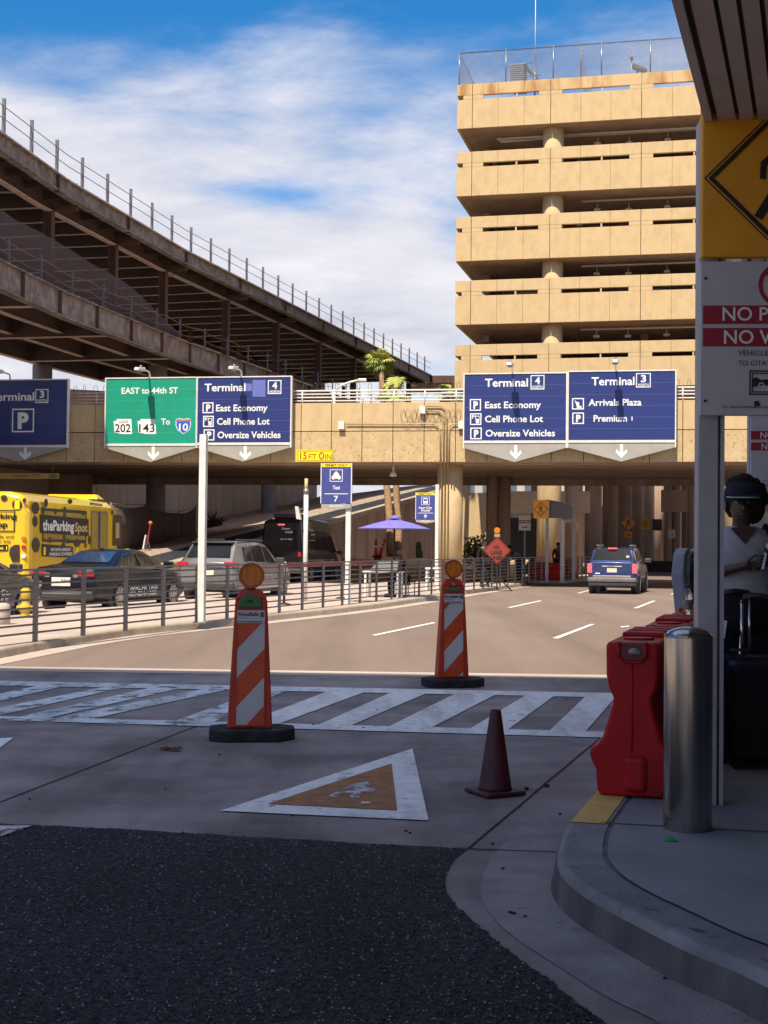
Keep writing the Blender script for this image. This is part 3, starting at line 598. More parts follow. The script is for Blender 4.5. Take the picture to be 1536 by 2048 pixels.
# chain link fence on the roof
zr = levels[0][1]; fh = 1.82
CHAIN = meshmat('chain link', (0.20, 0.22, 0.27), 7.0, 0.93, metal=0.3, amin=0.10)
b = B(); b.face([GF.p(0.1, 0.12, zr+0.02), GF.p(GW, 0.12, zr+0.02), GF.p(GW, 0.12, zr+fh), GF.p(0.1, 0.12, zr+fh)]); b.build('chain_link_fence', CHAIN, gr)
b = B(); b.face([GF.p(0.1, 0.12, zr+0.02), GF.p(0.1, SL, zr+0.02), GF.p(0.1, SL, zr+fh), GF.p(0.1, 0.12, zr+fh)]); b.build('chain_link_fence', CHAIN, gr)
q7 = GF.px(1161, 120).x
b = B(); b.face([GF.p(q7, 0.3, zr-0.1), GF.p(q7, 9, zr-0.1), GF.p(q7, 9, zr+fh), GF.p(q7, 0.3, zr+fh)]); b.build('chain_link_fence', CHAIN, gr)
for i in range(14):
    xx = 0.1+i*2.62; b = B(); b.cyl(GF.p(xx, 0.1, zr), GF.p(xx, 0.1, zr+fh+0.05), 0.035, n=8); b.build('fence_post', GALV, gr)
for yy in (5, 10, 15, 20, 25, 30):
    b = B(); b.cyl(GF.p(0.1, yy, zr), GF.p(0.1, yy, zr+fh+0.05), 0.035, n=8); b.build('fence_post', GALV, gr)
b = B(); b.cyl(GF.p(q7, 0.35, zr), GF.p(q7, 0.35, zr+fh+0.1), 0.05, n=8); b.build('fence_post', GALV, gr)
b = B(); b.cyl(GF.p(0.1, 0.1, zr+fh), GF.p(GW, 0.1, zr+fh), 0.024, n=6); b.cyl(GF.p(0.1, 0.1, zr+fh), GF.p(0.1, SL, zr+fh), 0.024, n=6); b.build('fence_rail', GALV, gr)
# rooftop equipment
an = T('antenna_mast', 'thin white antenna mast rising above the garage roof', 'antenna', tuple(GF.p(GF.px(1070, 150, -2.5).x, 2.5, zr-0.4)))
q = MW[an].translation; b = B(); b.cyl(q, q+V((0, 0, 2.2)), 0.05, n=8); b.build('base_pole', GALV, an); b = B(); b.cyl(q+V((0, 0, 2.2)), q+V((0, 0, 6.5)), 0.03, 0.02, n=6); b.build('whip', PWHITE, an)
zv = zr+0.85
lv = T('rooftop_vent', 'grey louvred steel vent hood with slanted top on the garage roof', 'vent', tuple(GF.p(GF.px(1038, 150, -2).x, 2, zv-0.4)))
q = GF.loc(MW[lv].translation); LOUV = pm('grey louvre', (0.20, 0.20, 0.19), (0.13, 0.13, 0.125), scale=14, st=(0.3, 0.3, 8), rough=0.7)
b = B(); b.hexa([GF.p(q.x-0.5, 2, zv-0.4), GF.p(q.x+0.25, 2, zv-0.4), GF.p(q.x+0.25, 3.6, zv-0.4), GF.p(q.x-0.5, 3.6, zv-0.4), GF.p(q.x-0.5, 2, zv+0.75), GF.p(q.x+0.25, 2, zv+0.75), GF.p(q.x+0.25, 3.6, zv+1.3), GF.p(q.x-0.5, 3.6, zv+1.3)]); b.build('hood', LOUV, lv)
b = B()
for k in range(9): zz = zv-0.3+k*0.115; b.fb(GF, q.x-0.53, q.x+0.28, 1.93, 1.99, zz, zz+0.045)
b.hexa([GF.p(q.x-0.55, 1.95, zv+0.76), GF.p(q.x+0.35, 1.95, zv+0.76), GF.p(q.x+0.75, 3.7, zv+1.36), GF.p(q.x-0.55, 3.7, zv+1.36), GF.p(q.x-0.55, 1.95, zv+0.82), GF.p(q.x+0.35, 1.95, zv+0.82), GF.p(q.x+0.75, 3.7, zv+1.42), GF.p(q.x-0.55, 3.7, zv+1.42)]); b.build('louvre', GREYM, lv)
b = B()
for k in range(4): b.bar(GF.p(q.x+0.3, 2.2+0.4*k, zv+0.9), GF.p(q.x+1.25, 2.2+0.4*k, zv-0.3), 0.05)
b.bar(GF.p(q.x+0.95, 2, zv-0.4), GF.p(q.x+0.95, 2, zv+1.2), 0.07); b.bar(GF.p(q.x+0.3, 2.1, zv+0.1), GF.p(q.x+1.2, 2.1, zv+0.1), 0.05); b.build('bracing', WIRE, lv)
fl = T('roof_floodlight', 'dark floodlight head tilted down on the garage roof edge', 'floodlight', tuple(GF.p(GF.px(1278, 140, -1).x, 1, zr)))
q = GF.loc(MW[fl].translation); b = B(); b.bar(GF.p(q.x-0.35, 1, zr+0.75), GF.p(q.x+0.4, 1, zr+0.42), 0.5, 0.2); b.build('lamp_head', LOUV, fl, bevel=0.03); b = B(); b.cyl(GF.p(q.x-0.1, 1.1, zr-0.3), GF.p(q.x-0.1, 1.1, zr+0.6), 0.05, n=8); b.build('bracket', GREYM, fl)
cm = T('roof_camera', 'small white camera on a pole at the garage roof edge', 'camera', tuple(GF.p(GF.px(1263, 140, -0.6).x, 0.6, zr-0.3)))
q = MW[cm].translation; b = B(); b.cyl(q, q+V((0, 0, 1.35)), 0.03, n=8); b.build('pole', PWHITE, cm); b = B(); b.bar(q+V((-0.12, -0.1, 1.42)), q+V((0.1, 0.02, 1.5)), 0.16, 0.15); b.build('housing', PWHITE, cm, bevel=0.02); b = B(); b.ball(q+V((0.0, -0.08, 1.28)), 0.09); b.build('dome', BLACK, cm)
# ground floor: row of columns browned for shade along the road, lit front column and low walls
gc0 = D(1147, 1000, 80)
for k in range(9):
    q = V((gc0.x, gc0.y, 0)) + V((math.sin(R(17.3)), math.cos(R(17.3)), 0))*(7.6*k)
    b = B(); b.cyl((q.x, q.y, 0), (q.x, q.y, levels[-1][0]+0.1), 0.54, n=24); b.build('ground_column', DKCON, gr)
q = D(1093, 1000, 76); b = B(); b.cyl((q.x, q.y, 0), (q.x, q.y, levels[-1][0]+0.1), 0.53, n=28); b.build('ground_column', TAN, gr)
for px_ in (985, 1009):
    q = D(px_, 1000, 66); b = B(); b.cyl((q.x, q.y, 0), (q.x, q.y, WZ0+0.1), 0.30, n=20); b.build('column', DKCON, ov)
lw_ = T('low_wall', 'sunlit tan concrete wall beyond the bridge, behind the bush', 'wall', tuple(D(1000, 1080, 82)))
q0, q1 = D(915, 1000, 81), D(978, 1000, 81); b = B(); zt = D(950, 985, 81).z
b.hexa([(q0.x, q0.y+1.4, 0), (q1.x, q1.y, 0), (q1.x, q1.y+0.4, 0), (q0.x, q0.y+1.8, 0), (q0.x, q0.y+1.4, zt), (q1.x, q1.y, zt), (q1.x, q1.y+0.4, zt), (q0.x, q0.y+1.8, zt)]); b.build('wall', TAN, lw_)
zt2 = D(1040, 983, 81).z; zb2 = D(1040, 1026, 81).z; q2 = D(1172, 1000, 81)
b = B(); b.hexa([(q1.x+0.02, q1.y, zb2), (q2.x, q2.y-1.6, zb2), (q2.x, q2.y-1.2, zb2), (q1.x+0.02, q1.y+0.4, zb2), (q1.x+0.02, q1.y, zt2), (q2.x, q2.y-1.6, zt2), (q2.x, q2.y-1.2, zt2), (q1.x+0.02, q1.y+0.4, zt2)]); b.build('beam', TAN, lw_)
b = B(); q3 = D(1076, 1000, 84); b.hexa([(q1.x+0.1, q1.y+2.5, 0), (q3.x, q3.y, 0), (q3.x, q3.y+0.4, 0), (q1.x+0.1, q1.y+2.9, 0), (q1.x+0.1, q1.y+2.5, 3.4), (q3.x, q3.y, 3.4), (q3.x, q3.y+0.4, 3.4), (q1.x+0.1, q1.y+2.9, 3.4)]); b.build('opening_shade_sheet', BLACK, lw_)  # black sheet standing in for the shade inside the opening
# dark bulk of the garage's lower storey at the right of the road
lb = T('lower_storey_wall', 'dark concrete storey wall over the right side of the road under the garage', 'wall', tuple(D(1370, 1150, 100)))
q0 = D(1322, 1000, 98); q1 = D(1700, 1000, 92)
def slab(q0, q1, th_, z0, z1): return [(q0.x, q0.y, z0), (q1.x, q1.y, z0), (q1.x+0.1, q1.y+th_, z0), (q0.x+0.1, q0.y+th_, z0), (q0.x, q0.y, z1), (q1.x, q1.y, z1), (q1.x+0.1, q1.y+th_, z1), (q0.x+0.1, q0.y+th_, z1)]
b = B(); b.hexa(slab(q0, q1, 0.5, D(1360, 1024, 98).z, D(1360, 980, 98).z)); b.build('spandrel', GYCON, lb)
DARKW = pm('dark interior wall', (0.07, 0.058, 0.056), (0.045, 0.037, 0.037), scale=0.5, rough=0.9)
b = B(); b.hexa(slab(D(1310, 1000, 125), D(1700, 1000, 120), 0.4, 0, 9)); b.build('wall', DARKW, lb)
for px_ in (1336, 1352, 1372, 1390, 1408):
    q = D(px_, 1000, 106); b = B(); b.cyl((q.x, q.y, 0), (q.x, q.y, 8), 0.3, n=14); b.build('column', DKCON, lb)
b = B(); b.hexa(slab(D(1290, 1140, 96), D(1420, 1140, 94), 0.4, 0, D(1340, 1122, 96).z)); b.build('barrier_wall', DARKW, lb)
# ================================================================ ELEVATED STEEL WALKWAY
HU, HL = 16.3, 11.75
epx = [(0, 268), (135, 364), (370, 503), (862, 752)]
ed = [G(x, y, HU) for x, y in epx]; d0 = (ed[1]-ed[0]).normalized()
ed = [ed[0]-d0*22, ed[0]-d0*9] + ed
EP = [(p.x, p.y) for p in ed]
st = T('elevated_walkway', 'two level rusty steel elevated walkway frame under construction at the left', 'walkway', (ed[2].x, ed[2].y, 0))
def pts3(o, z): return [V((p.x, p.y, z)) for p in offs(EP, o)]
b = B(); b.sweep(EP, 0.0, 0.05, HU-0.62, HU-0.03); b.sweep(EP, -0.16, 0.2, HU-0.03, HU+0.0); b.sweep(EP, -0.16, 0.2, HU-0.66, HU-0.62); b.build('edge_beam', RUST, st)
b = B(); b.sweep(EP, 0.2, 10.8, HU-0.10, HU+0.05); b.build('upper_deck', DECKU, st)
b = B(); b.sweep(EP, -0.08, 0.28, HU+0.0, HU+0.10); b.build('deck_edge', FLANGE, st)
b = B(); b.sweep(EP, 1.35, 1.40, HU-0.82, HU-0.12); b.sweep(EP, 9.6, 9.66, HU-1.0, HU-0.12); b.build('girder', JOIST, st)
b = B(); b.sweep(EP, 1.22, 1.53, HU-0.86, HU-0.82); b.sweep(EP, 9.5, 9.8, HU-1.04, HU-1.0); b.build('girder_flange', FLANGE, st)
bj = B(); bf = B()
for p, d in along(EP, 2.45, 0.4):
    n = V((-d.y, d.x)); a = p+n*1.56; c = p+n*10.7
    bj.hexa([V((a.x, a.y, HU-0.66))-V((d.x, d.y, 0))*0.03, V((c.x, c.y, HU-0.66))-V((d.x, d.y, 0))*0.03, V((c.x, c.y, HU-0.66))+V((d.x, d.y, 0))*0.03, V((a.x, a.y, HU-0.66))+V((d.x, d.y, 0))*0.03,
             V((a.x, a.y, HU-0.11))-V((d.x, d.y, 0))*0.03, V((c.x, c.y, HU-0.11))-V((d.x, d.y, 0))*0.03, V((c.x, c.y, HU-0.11))+V((d.x, d.y, 0))*0.03, V((a.x, a.y, HU-0.11))+V((d.x, d.y, 0))*0.03])
    bf.bar((a.x, a.y, HU-0.68), (c.x, c.y, HU-0.68), 0.15, 0.03)
bj.build('joist', JOIST, st); bf.build('joist_flange', FLANGE, st)
for p, d in along(EP, 1.8, 0.4): n = V((-d.y, d.x)); a = p+n*0.06; c = p+n*1.33; bj = B(); bj.bar((a.x, a.y, HU-0.36), (c.x, c.y, HU-0.36), 0.06, 0.3); bj.build('bracket', JOIST, st)
for k, (p, d) in enumerate(along(EP, 7.3, 5.5)):
    e = V((d.x, d.y, 0)); n = V((d.y, -d.x, 0)); q = V((p.x, p.y, 0)); b = B(); b.hexa([q+n*i+e*j+V((0, 0, z)) for z in (HU-0.72, HU+0.02) for i, j in ((-0.1, -0.03), (0.14, -0.03), (0.14, 0.03), (-0.1, 0.03))]); b.build('splice_plate', RUST2, st)
# lower floor
b = B(); b.sweep(EP, 0.0, 0.05, HL-1.02, HL-0.04); b.sweep(EP, -0.18, 0.22, HL-0.04, HL+0.0); b.sweep(EP, -0.18, 0.22, HL-1.07, HL-1.02); b.build('floor_girder', RUST, st)
b = B(); b.sweep(EP, 0.22, 7.9, HL-0.14, HL-0.02); b.build('lower_deck', pm('corrugated deck', (0.30, 0.235, 0.20), (0.2, 0.155, 0.135), scale=2, rough=0.6), st)
b = B(); b.sweep(EP, 2.4, 2.46, HL-0.85, HL-0.15); b.sweep(EP, 4.8, 4.86, HL-0.85, HL-0.15); b.sweep(EP, 7.75, 7.83, HL-1.02, HL-0.02); b.build('girder', JOIST, st)
b = B(); b.sweep(EP, 2.28, 2.58, HL-0.88, HL-0.85); b.sweep(EP, 4.68, 4.98, HL-0.88, HL-0.85); b.sweep(EP, 7.65, 7.95, HL-1.06, HL-1.02); b.build('girder_flange', FLANGE, st)
for p, d in along(EP, 7.4, 3.6):
    n = V((-d.y, d.x)); a = p+n*0.06; c = p+n*7.7; b = B(); b.bar((a.x, a.y, HL-0.6), (c.x, c.y, HL-0.6), 0.08, 0.85); cb_ = b.build('cross_beam', JOIST, st); b = B(); b.bar((a.x, a.y, HL-1.04), (c.x, c.y, HL-1.04), 0.3, 0.03); b.build('beam_flange', FLANGE, cb_)
for p, d in along(EP, 3.7, 1.9): b = B(); e = V((d.x, d.y, 0)); n = V((d.y, -d.x, 0)); q = V((p.x, p.y, 0)); b.hexa([q+n*k+e*j+V((0, 0, z)) for z in (HL-1.02, HL-0.05) for k, j in ((0.0, -0.02), (0.15, -0.02), (0.15, 0.02), (0.0, 0.02))]); b.build('stiffener', RUST2, st)
# steel columns between the floors, over the column line
pcol = []
for px_ in (88, 218, 320, 446, 547, 633, 704, 765, 815):
    best = min(((p, d) for p, d in along(EP, 0.1)), key=lambda t_: abs((EYE.x + 0) + (768 + ((t_[0] + V((-t_[1].y, t_[1].x))*1.4).x/(t_[0] + V((-t_[1].y, t_[1].x))*1.4).y)*FPX) - px_))
    pcol.append(best)
for p, d in pcol:
    n = V((-d.y, d.x)); e = V((d.x, d.y, 0)); n3 = V((n.x, n.y, 0)); q = p+n*1.4; q = V((q.x, q.y, 0)); b = B()
    for k in (-0.17, 0.17): b.hexa([q+n3*(k+i)+e*j+V((0, 0, z)) for z in (HL, HU-0.87) for i, j in ((-0.02, -0.16), (0.02, -0.16), (0.02, 0.16), (-0.02, 0.16))])
    b.hexa([q+n3*i+e*j+V((0, 0, z)) for z in (HL, HU-0.87) for i, j in ((-0.15, -0.02), (0.15, -0.02), (0.15, 0.02), (-0.15, 0.02))]); b.build('steel_column', RUST2, st)
    q2 = p+n*7.2; b = B(); b.bar((q2.x, q2.y, HL), (q2.x, q2.y, HU-1.0), 0.3, 0.3); b.build('steel_column', RUST2, st)
    b = B(); a = p+n*0.1; c = p+n*1.35; b.bar((a.x, a.y, HU-0.72), (c.x, c.y, HU-0.72), 0.1, 0.3); b.build('bracket', RUST2, st)
for px_, yy, r_ in ((85, 70.5, 0.5), (315.5, 70.5, 0.5), (85, 98, 0.5), (540, 92, 0.5)):
    q = D(px_, 730, yy); b = B(); b.cyl((q.x, q.y, 0), (q.x, q.y, HL-1.05), r_, n=24); b.build('pier', pm('grey pier concrete', (0.30, 0.28, 0.285), (0.24, 0.22, 0.22), scale=1, rough=0.85), st)
# guard posts and cables
for p, d in along(EP, 2.55, 22.3):
    b = B(); b.bar((p.x, p.y, HU+0.1), (p.x, p.y, HU+1.38), 0.12, 0.12); b.build('guard_post', POSTM, st)
for zz in (0.55, 1.0):
    b = B(); b.tube(pts3(0, HU+0.1+zz), 0.016, 5); b.build('guard_cable', WIRE, st)
for k, (p, d) in enumerate(along(EP, 3.1, 20.5)):
    b = B(); n = V((-d.y, d.x)); q = p+n*0.3; b.bar((q.x, q.y, HL), (q.x, q.y, HL+1.2), 0.075, 0.075); b.build('guard_post', POSTM, st)
for zz, sag in ((1.05, 0.12), (0.6, 0.16)):
    pts = []
    for k, (p, d) in enumerate(along(EP, 1.1, 14)):
        n = V((-d.y, d.x)); q = p+n*0.3; pts.append((q.x, q.y, HL+zz-sag*abs(math.sin(k*math.pi/4)) + 0.02*math.sin(k*2.1)))
    m_ = len(pts)//2; b = B(); b.tube(pts[:m_], 0.02, 5); b.build('safety_rope', ROPE, st); b = B(); b.tube(pts[m_:], 0.014, 5); b.build('guard_cable', WIRE, st)
NET = meshmat('dark netting', (0.13, 0.105, 0.11), 24, 0.82, rough=0.9, metal=0, amin=0.34)
b = B(); rows = []
tops_ = [(p, d) for p, d in along(EP, 1.0, 10) if p.y < 70]
for k, (p, d) in enumerate(tops_):
    n = V((-d.y, d.x)); q = p+n*0.62; f = k/len(tops_); zt = HL + 2.15*(1-f**6) + 0.14*abs(math.sin(k*0.42)); rows.append((b.v((q.x, q.y, HL)), b.v((q.x, q.y, max(HL+0.2, zt)))))
for p, q in zip(rows, rows[1:]): b.bm.faces.new((p[0], q[0], q[1], p[1]))
b.build('debris_netting', NET, st)
b = B()
for i, (p, d) in enumerate(along(EP, 0.32, 21.5)[:26]): n = V((-d.y, d.x)); q = p+n*0.02; b.bar((q.x, q.y, HU+0.1+0.05*(i % 2)), ((p+n*2.2).x, (p+n*2.2).y, HU+0.1+0.05*(i % 2)), 0.18, 0.05)
b.build('deck_sheet', GALV, st)
b = B()
for i, (p, d) in enumerate(along(EP, 0.34, 20)[:34]): n = V((-d.y, d.x)); q = p+n*0.02; b.bar((q.x, q.y, HL+0.04+0.05*(i % 2)), ((p+n*1.2).x, (p+n*1.2).y, HL+0.04+0.05*(i % 2)), 0.18, 0.05)
b.build('deck_sheet', GREYM, st)
lp = offs(EP, 0)[-1]; b = B(); b.hexa([(lp.x-2, lp.y, HU-0.6), (lp.x+9, lp.y-1, HU-0.6), (lp.x+9, lp.y+7, HU-0.6), (lp.x-2, lp.y+8, HU-0.6), (lp.x-2, lp.y, HU+0.02), (lp.x+9, lp.y-1, HU+0.02), (lp.x+9, lp.y+7, HU+0.02), (lp.x-2, lp.y+8, HU+0.02)]); b.build('link_bridge', RUST2, st)
# ================================================================ unseen slab added over the viewer to shade the near road
Hs = 16.0
sA, sB = G(0, 1348.5), G(1210, 1368)
shift = V((math.sin(SUN_AZ), math.cos(SUN_AZ), 0))*(Hs/math.tan(SUN_EL)); e0 = sA-shift; e1 = sB-shift; ed_ = (e1-e0).normalized()
def ep_(x): return e0 + ed_*((x-e0.x)/ed_.x)
tb = T('shade_slab', 'unseen concrete slab added high overhead to shade the near road', 'bridge', (0, 3, 0))
l_, r_ = ep_(-9.7), ep_(6.5); b = B()
b.hexa([(-9.7, -6.6, Hs), (6.5, -6.6, Hs), (r_.x, r_.y, Hs), (l_.x, l_.y, Hs), (-9.7, -6.6, Hs+1.2), (6.5, -6.6, Hs+1.2), (r_.x, r_.y, Hs+1.2), (l_.x, l_.y, Hs+1.2)]); b.build('slab', SOFF, tb)
# canopy with metal strip soffit along the right pavement
CZ = 4.0
c0 = G(1343, 0, CZ); c1 = G(1401, 215, CZ); cdir = (c1-c0); cdir.z = 0; cdir.normalize(); CF = Fr((c0.x, c0.y, 0), math.atan2(cdir.x, cdir.y))
cn = T('canopy', 'metal strip ceiling canopy above the right pavement, top right corner', 'canopy', (c0.x, c0.y, 0))
CAN = pm('taupe metal ceiling strip', (0.62, 0.53, 0.48), (0.55, 0.465, 0.42), scale=3, rough=0.5, spec=0.4)
cl1 = 20.0
b = B(); b.fb(CF, 0, 0.045, -9, cl1, CZ, CZ+0.5); b.build('fascia', CAN, cn)
b = B(); x = 0.075; k = 0
while x < 5:
    wdt = (0.085, 0.075, 0.075)[k % 3] if k else 0.095; b.fb(CF, x, x+wdt, -9, cl1, CZ+0.01, CZ+0.03); x += wdt+0.022; k += 1
b.build('ceiling_strip', CAN, cn); b = B(); b.fb(CF, 0.047, 5, -9, cl1, CZ+0.05, CZ+0.5); b.build('roof', BLACK, cn)
# terminal frontage out of view, added to cut light from the right
tw = T('unseen_terminal_wall', 'dark brown terminal wall out of view, added to darken the right pavement', 'wall', (3.4, 0, HZ)); TF = Fr((3.4, 0, 0), R(17))
b = B(); b.fb(TF, 0, 0.4, -6, 26, HZ, 4.6); b.build('wall', pm('dark terminal wall', (0.10, 0.085, 0.08), (0.07, 0.06, 0.055), scale=0.8, rough=0.5), tw); b = B()
for k in range(9): b = B(); b.fb(TF, -0.05, -0.002, -5+3.4*k, -4.9+3.4*k, HZ, 4.3); b.build('mullion', GREYM, tw)
# ================================================================ SIGNS
BLUE = pm('blue sign sheeting', (0.017, 0.033, 0.165), (0.013, 0.026, 0.135), scale=0.9, rough=0.42, rvar=0.08)
GREEN = pm('green sign sheeting', (0.005, 0.30, 0.19), (0.004, 0.25, 0.155), scale=0.9, rough=0.42, rvar=0.08)
SWHITE = pm('white sign sheeting', (0.78, 0.78, 0.76), (0.70, 0.70, 0.68), scale=5, rough=0.5)
SGREY = pm('grey sign skirt', (0.36, 0.345, 0.31), (0.30, 0.29, 0.26), scale=1.5, rough=0.55)
SEAM = pm('pale blue seam', (0.06, 0.09, 0.30), rough=0.5); SEAMG = pm('pale green seam', (0.03, 0.42, 0.27), rough=0.5)
SYEL = pm('yellow sign sheeting', (0.86, 0.68, 0.01), (0.80, 0.62, 0.01), scale=2, rough=0.5)
SAMB = pm('amber sign sheeting', (0.76, 0.34, 0.012), (0.66, 0.29, 0.012), scale=2.5, rough=0.5, rvar=0.1)
SRED = pm('red sign sheeting', (0.32, 0.010, 0.032), (0.27, 0.009, 0.028), scale=3, rough=0.5)
SBLK = pm('black sign ink', (0.012, 0.011, 0.013), rough=0.5)
BRED = pm('dark red ink', (0.30, 0.03, 0.01), rough=0.5)
IBLUE = pm('interstate blue', (0.02, 0.12, 0.62), rough=0.45)
PATCH = pm('pale blue patch', (0.13, 0.16, 0.46), (0.10, 0.13, 0.40), scale=6, rough=0.5)
SOFFT = 0.36                                # sign faces stand this far in front of the bridge wall
def arrow_pts(cx, cy, s):                   # down arrow in pixels
    return [(cx-3*s, cy-14*s), (cx+3*s, cy-14*s), (cx+3*s, cy+2*s), (cx+10*s, cy-5*s), (cx+11*s, cy+2*s), (cx, cy+13*s), (cx-11*s, cy+2*s), (cx-10*s, cy-5*s), (cx-3*s, cy+2*s)]
def overhead(name_label, x0, x1, yt, yb, ytip, board, seamm, lampx, arrow, writing, extra=None):
    F = WF; a = F.px(x0, (yt+yb)/2, SOFFT); c = F.px(x1, (yt+yb)/2, SOFFT); xm = (x0+x1)/2
    zt = F.px(xm, yt, SOFFT).z; zb = F.px(xm, yb, SOFFT).z; zc = F.px(xm, ytip-28, SOFFT).z; ztip = F.px(xm, ytip, SOFFT).z
    s = T('overhead_sign', name_label, 'sign', tuple(F.p((a.x+c.x)/2, -SOFFT, ztip)), -F.ang, 'direction signs on the bridge')
    b = B(); b.fb(F, a.x, c.x, -SOFFT, -SOFFT+0.12, zb, zt); b.build('sign_face', board, s)
    b = B()
    for k in range(1, 6): zz = zb+(zt-zb)*k/6; b.fb(F, a.x+0.04, c.x-0.04, -SOFFT-0.002, -SOFFT+0.01, zz-0.008, zz+0.008)
    b.build('panel_seam', seamm, s)
    b = B(); e = 0.05
    b.fb(F, a.x-e, a.x-0.002, -SOFFT-0.03, -SOFFT+0.16, zc, zt+e); b.fb(F, c.x+0.002, c.x+e, -SOFFT-0.03, -SOFFT+0.16, zc, zt+e); b.fb(F, a.x, c.x, -SOFFT-0.03, -SOFFT+0.16, zt+0.002, zt+e); b.fb(F, a.x, c.x, -SOFFT-0.03, -SOFFT+0.12, zb-0.10, zb-0.002)
    b.build('border', PWHITE, s)
    m_ = (a.x+c.x)/2; b = B(); b.prism([F.p(a.x, -SOFFT, zb-0.1), F.p(c.x, -SOFFT, zb-0.1), F.p(c.x, -SOFFT, zc), F.p(m_, -SOFFT, ztip), F.p(a.x, -SOFFT, zc)], F.v*0.12); b.build('skirt', SGREY, s)
    b = B(); b.fpoly(F, SOFFT+0.008, arrow_pts(*arrow, 1.05)); b.build('arrow', SWHITE, s)
    o = B()
    for w_ in writing: o.ftext(F, SOFFT+0.008, *w_)
    o.build('lettering', SWHITE, s)
    if extra: extra(F, SOFFT+0.008, s)
    # lamp on a bent arm: arm reaches towards the traffic
    l_ = F.px(lampx, yt, SOFFT).x
    b = B(); b.tube([F.p(l_, -SOFFT+0.14, zt-0.3), F.p(l_, -SOFFT+0.14, zt+0.2), F.p(l_, -SOFFT+0.06, zt+0.27), F.p(l_, -SOFFT-0.75, zt+0.30)], 0.035, 8); b.build('lamp_arm', PWHITE, s)
    b = B(); b.hexa([F.p(l_-0.10, -SOFFT-1.42, zt+0.16), F.p(l_+0.10, -SOFFT-1.42, zt+0.16), F.p(l_+0.15, -SOFFT-0.72, zt+0.2), F.p(l_-0.15, -SOFFT-0.72, zt+0.2), F.p(l_-0.08, -SOFFT-1.4, zt+0.28), F.p(l_+0.08, -SOFFT-1.4, zt+0.28), F.p(l_+0.13, -SOFFT-0.72, zt+0.36), F.p(l_-0.13, -SOFFT-0.72, zt+0.36)])
    b.build('lamp_head', PWHITE, s, bevel=0.02); b = B(); b.fb(F, l_-0.07, l_+0.07, -SOFFT-1.3, -SOFFT-0.9, zt+0.14, zt+0.165); b.cyl(F.p(l_, -SOFFT-0.9, zt+0.34), F.p(l_, -SOFFT-0.9, zt+0.42), 0.05, n=8); b.build('lamp_lens', GREYM, s)
    for k in (0.12, 0.88):                  # brackets back to the wall
        u = a.x+(c.x-a.x)*k; b = B(); b.fb(F, u-0.06, u+0.06, -SOFFT+0.12, -0.002, zc+0.08, zc+0.2); b.build('bracket', GALV, s)
    return s
def icon_p(F, off, o, x0, x1, yt, yb):
    o.frame(F, off, x0, x1, yt, yb, 2.2); w_ = x1-x0; h_ = yb-yt; o.ftext(F, off, 'P', x0+w_*0.32, x1-w_*0.28, yt+h_*0.22, yb-h_*0.2, 0.05)
def icon_phone(F, off, o, x0, x1, yt, yb):
    o.frame(F, off, x0, x1, yt, yb, 2.2); w_ = x1-x0; h_ = yb-yt; o.ftext(F, off, 'P', x0+w_*0.16, x0+w_*0.40, yt+h_*0.16, yt+h_*0.46, 0.03)
    px_ = lambda u, v: (x0+w_*u, yt+h_*v)
    o.fpoly(F, off, [px_(0.5, 0.5), px_(0.82, 0.5), px_(0.80, 0.86), px_(0.5, 0.86)]); o.fpoly(F, off, [px_(0.46, 0.16), px_(0.52, 0.16), px_(0.52, 0.5), px_(0.46, 0.5)]); o.fpoly(F, off, [px_(0.53, 0.22), px_(0.82, 0.22), px_(0.82, 0.28), px_(0.53, 0.28)]); o.fpoly(F, off, [px_(0.77, 0.28), px_(0.82, 0.28), px_(0.82, 0.49), px_(0.77, 0.49)])
def box_no(num, x0, x1, yt, yb):
    def f(F, off, s):
        o = B(); o.frame(F, off, x0, x1, yt, yb, 1.8); w_ = x1-x0; h_ = yb-yt
        o.ftext(F, off, num, x0+w_*0.33, x0+w_*0.68, yt+h_*0.14, yt+h_*0.62, 0.03); o.ftext(F, off, 'NORTH', x0+w_*0.14, x1-w_*0.14, yt+h_*0.73, yt+h_*0.90, 0.02); o.build('number_box', SWHITE, s)
    return f
def ex_left(F, off, s):
    box_no('3', 70.5, 97, 778, 806)(F, off, s); o = B(); o.frame(F, off, 23.5, 68.5, 817, 864.5, 2.6); o.ftext(F, off, 'P', 35, 57, 826, 856, 0.05); o.build('parking_symbol', SWHITE, s)
overhead('blue parking sign with a big boxed P, mostly in shadow at the left edge', -58, 134, 761, 890, 924, BLUE, SEAM, 17, (50.5, 907), [('Terminal', -22, 68.5, 785, 801)], ex_left)
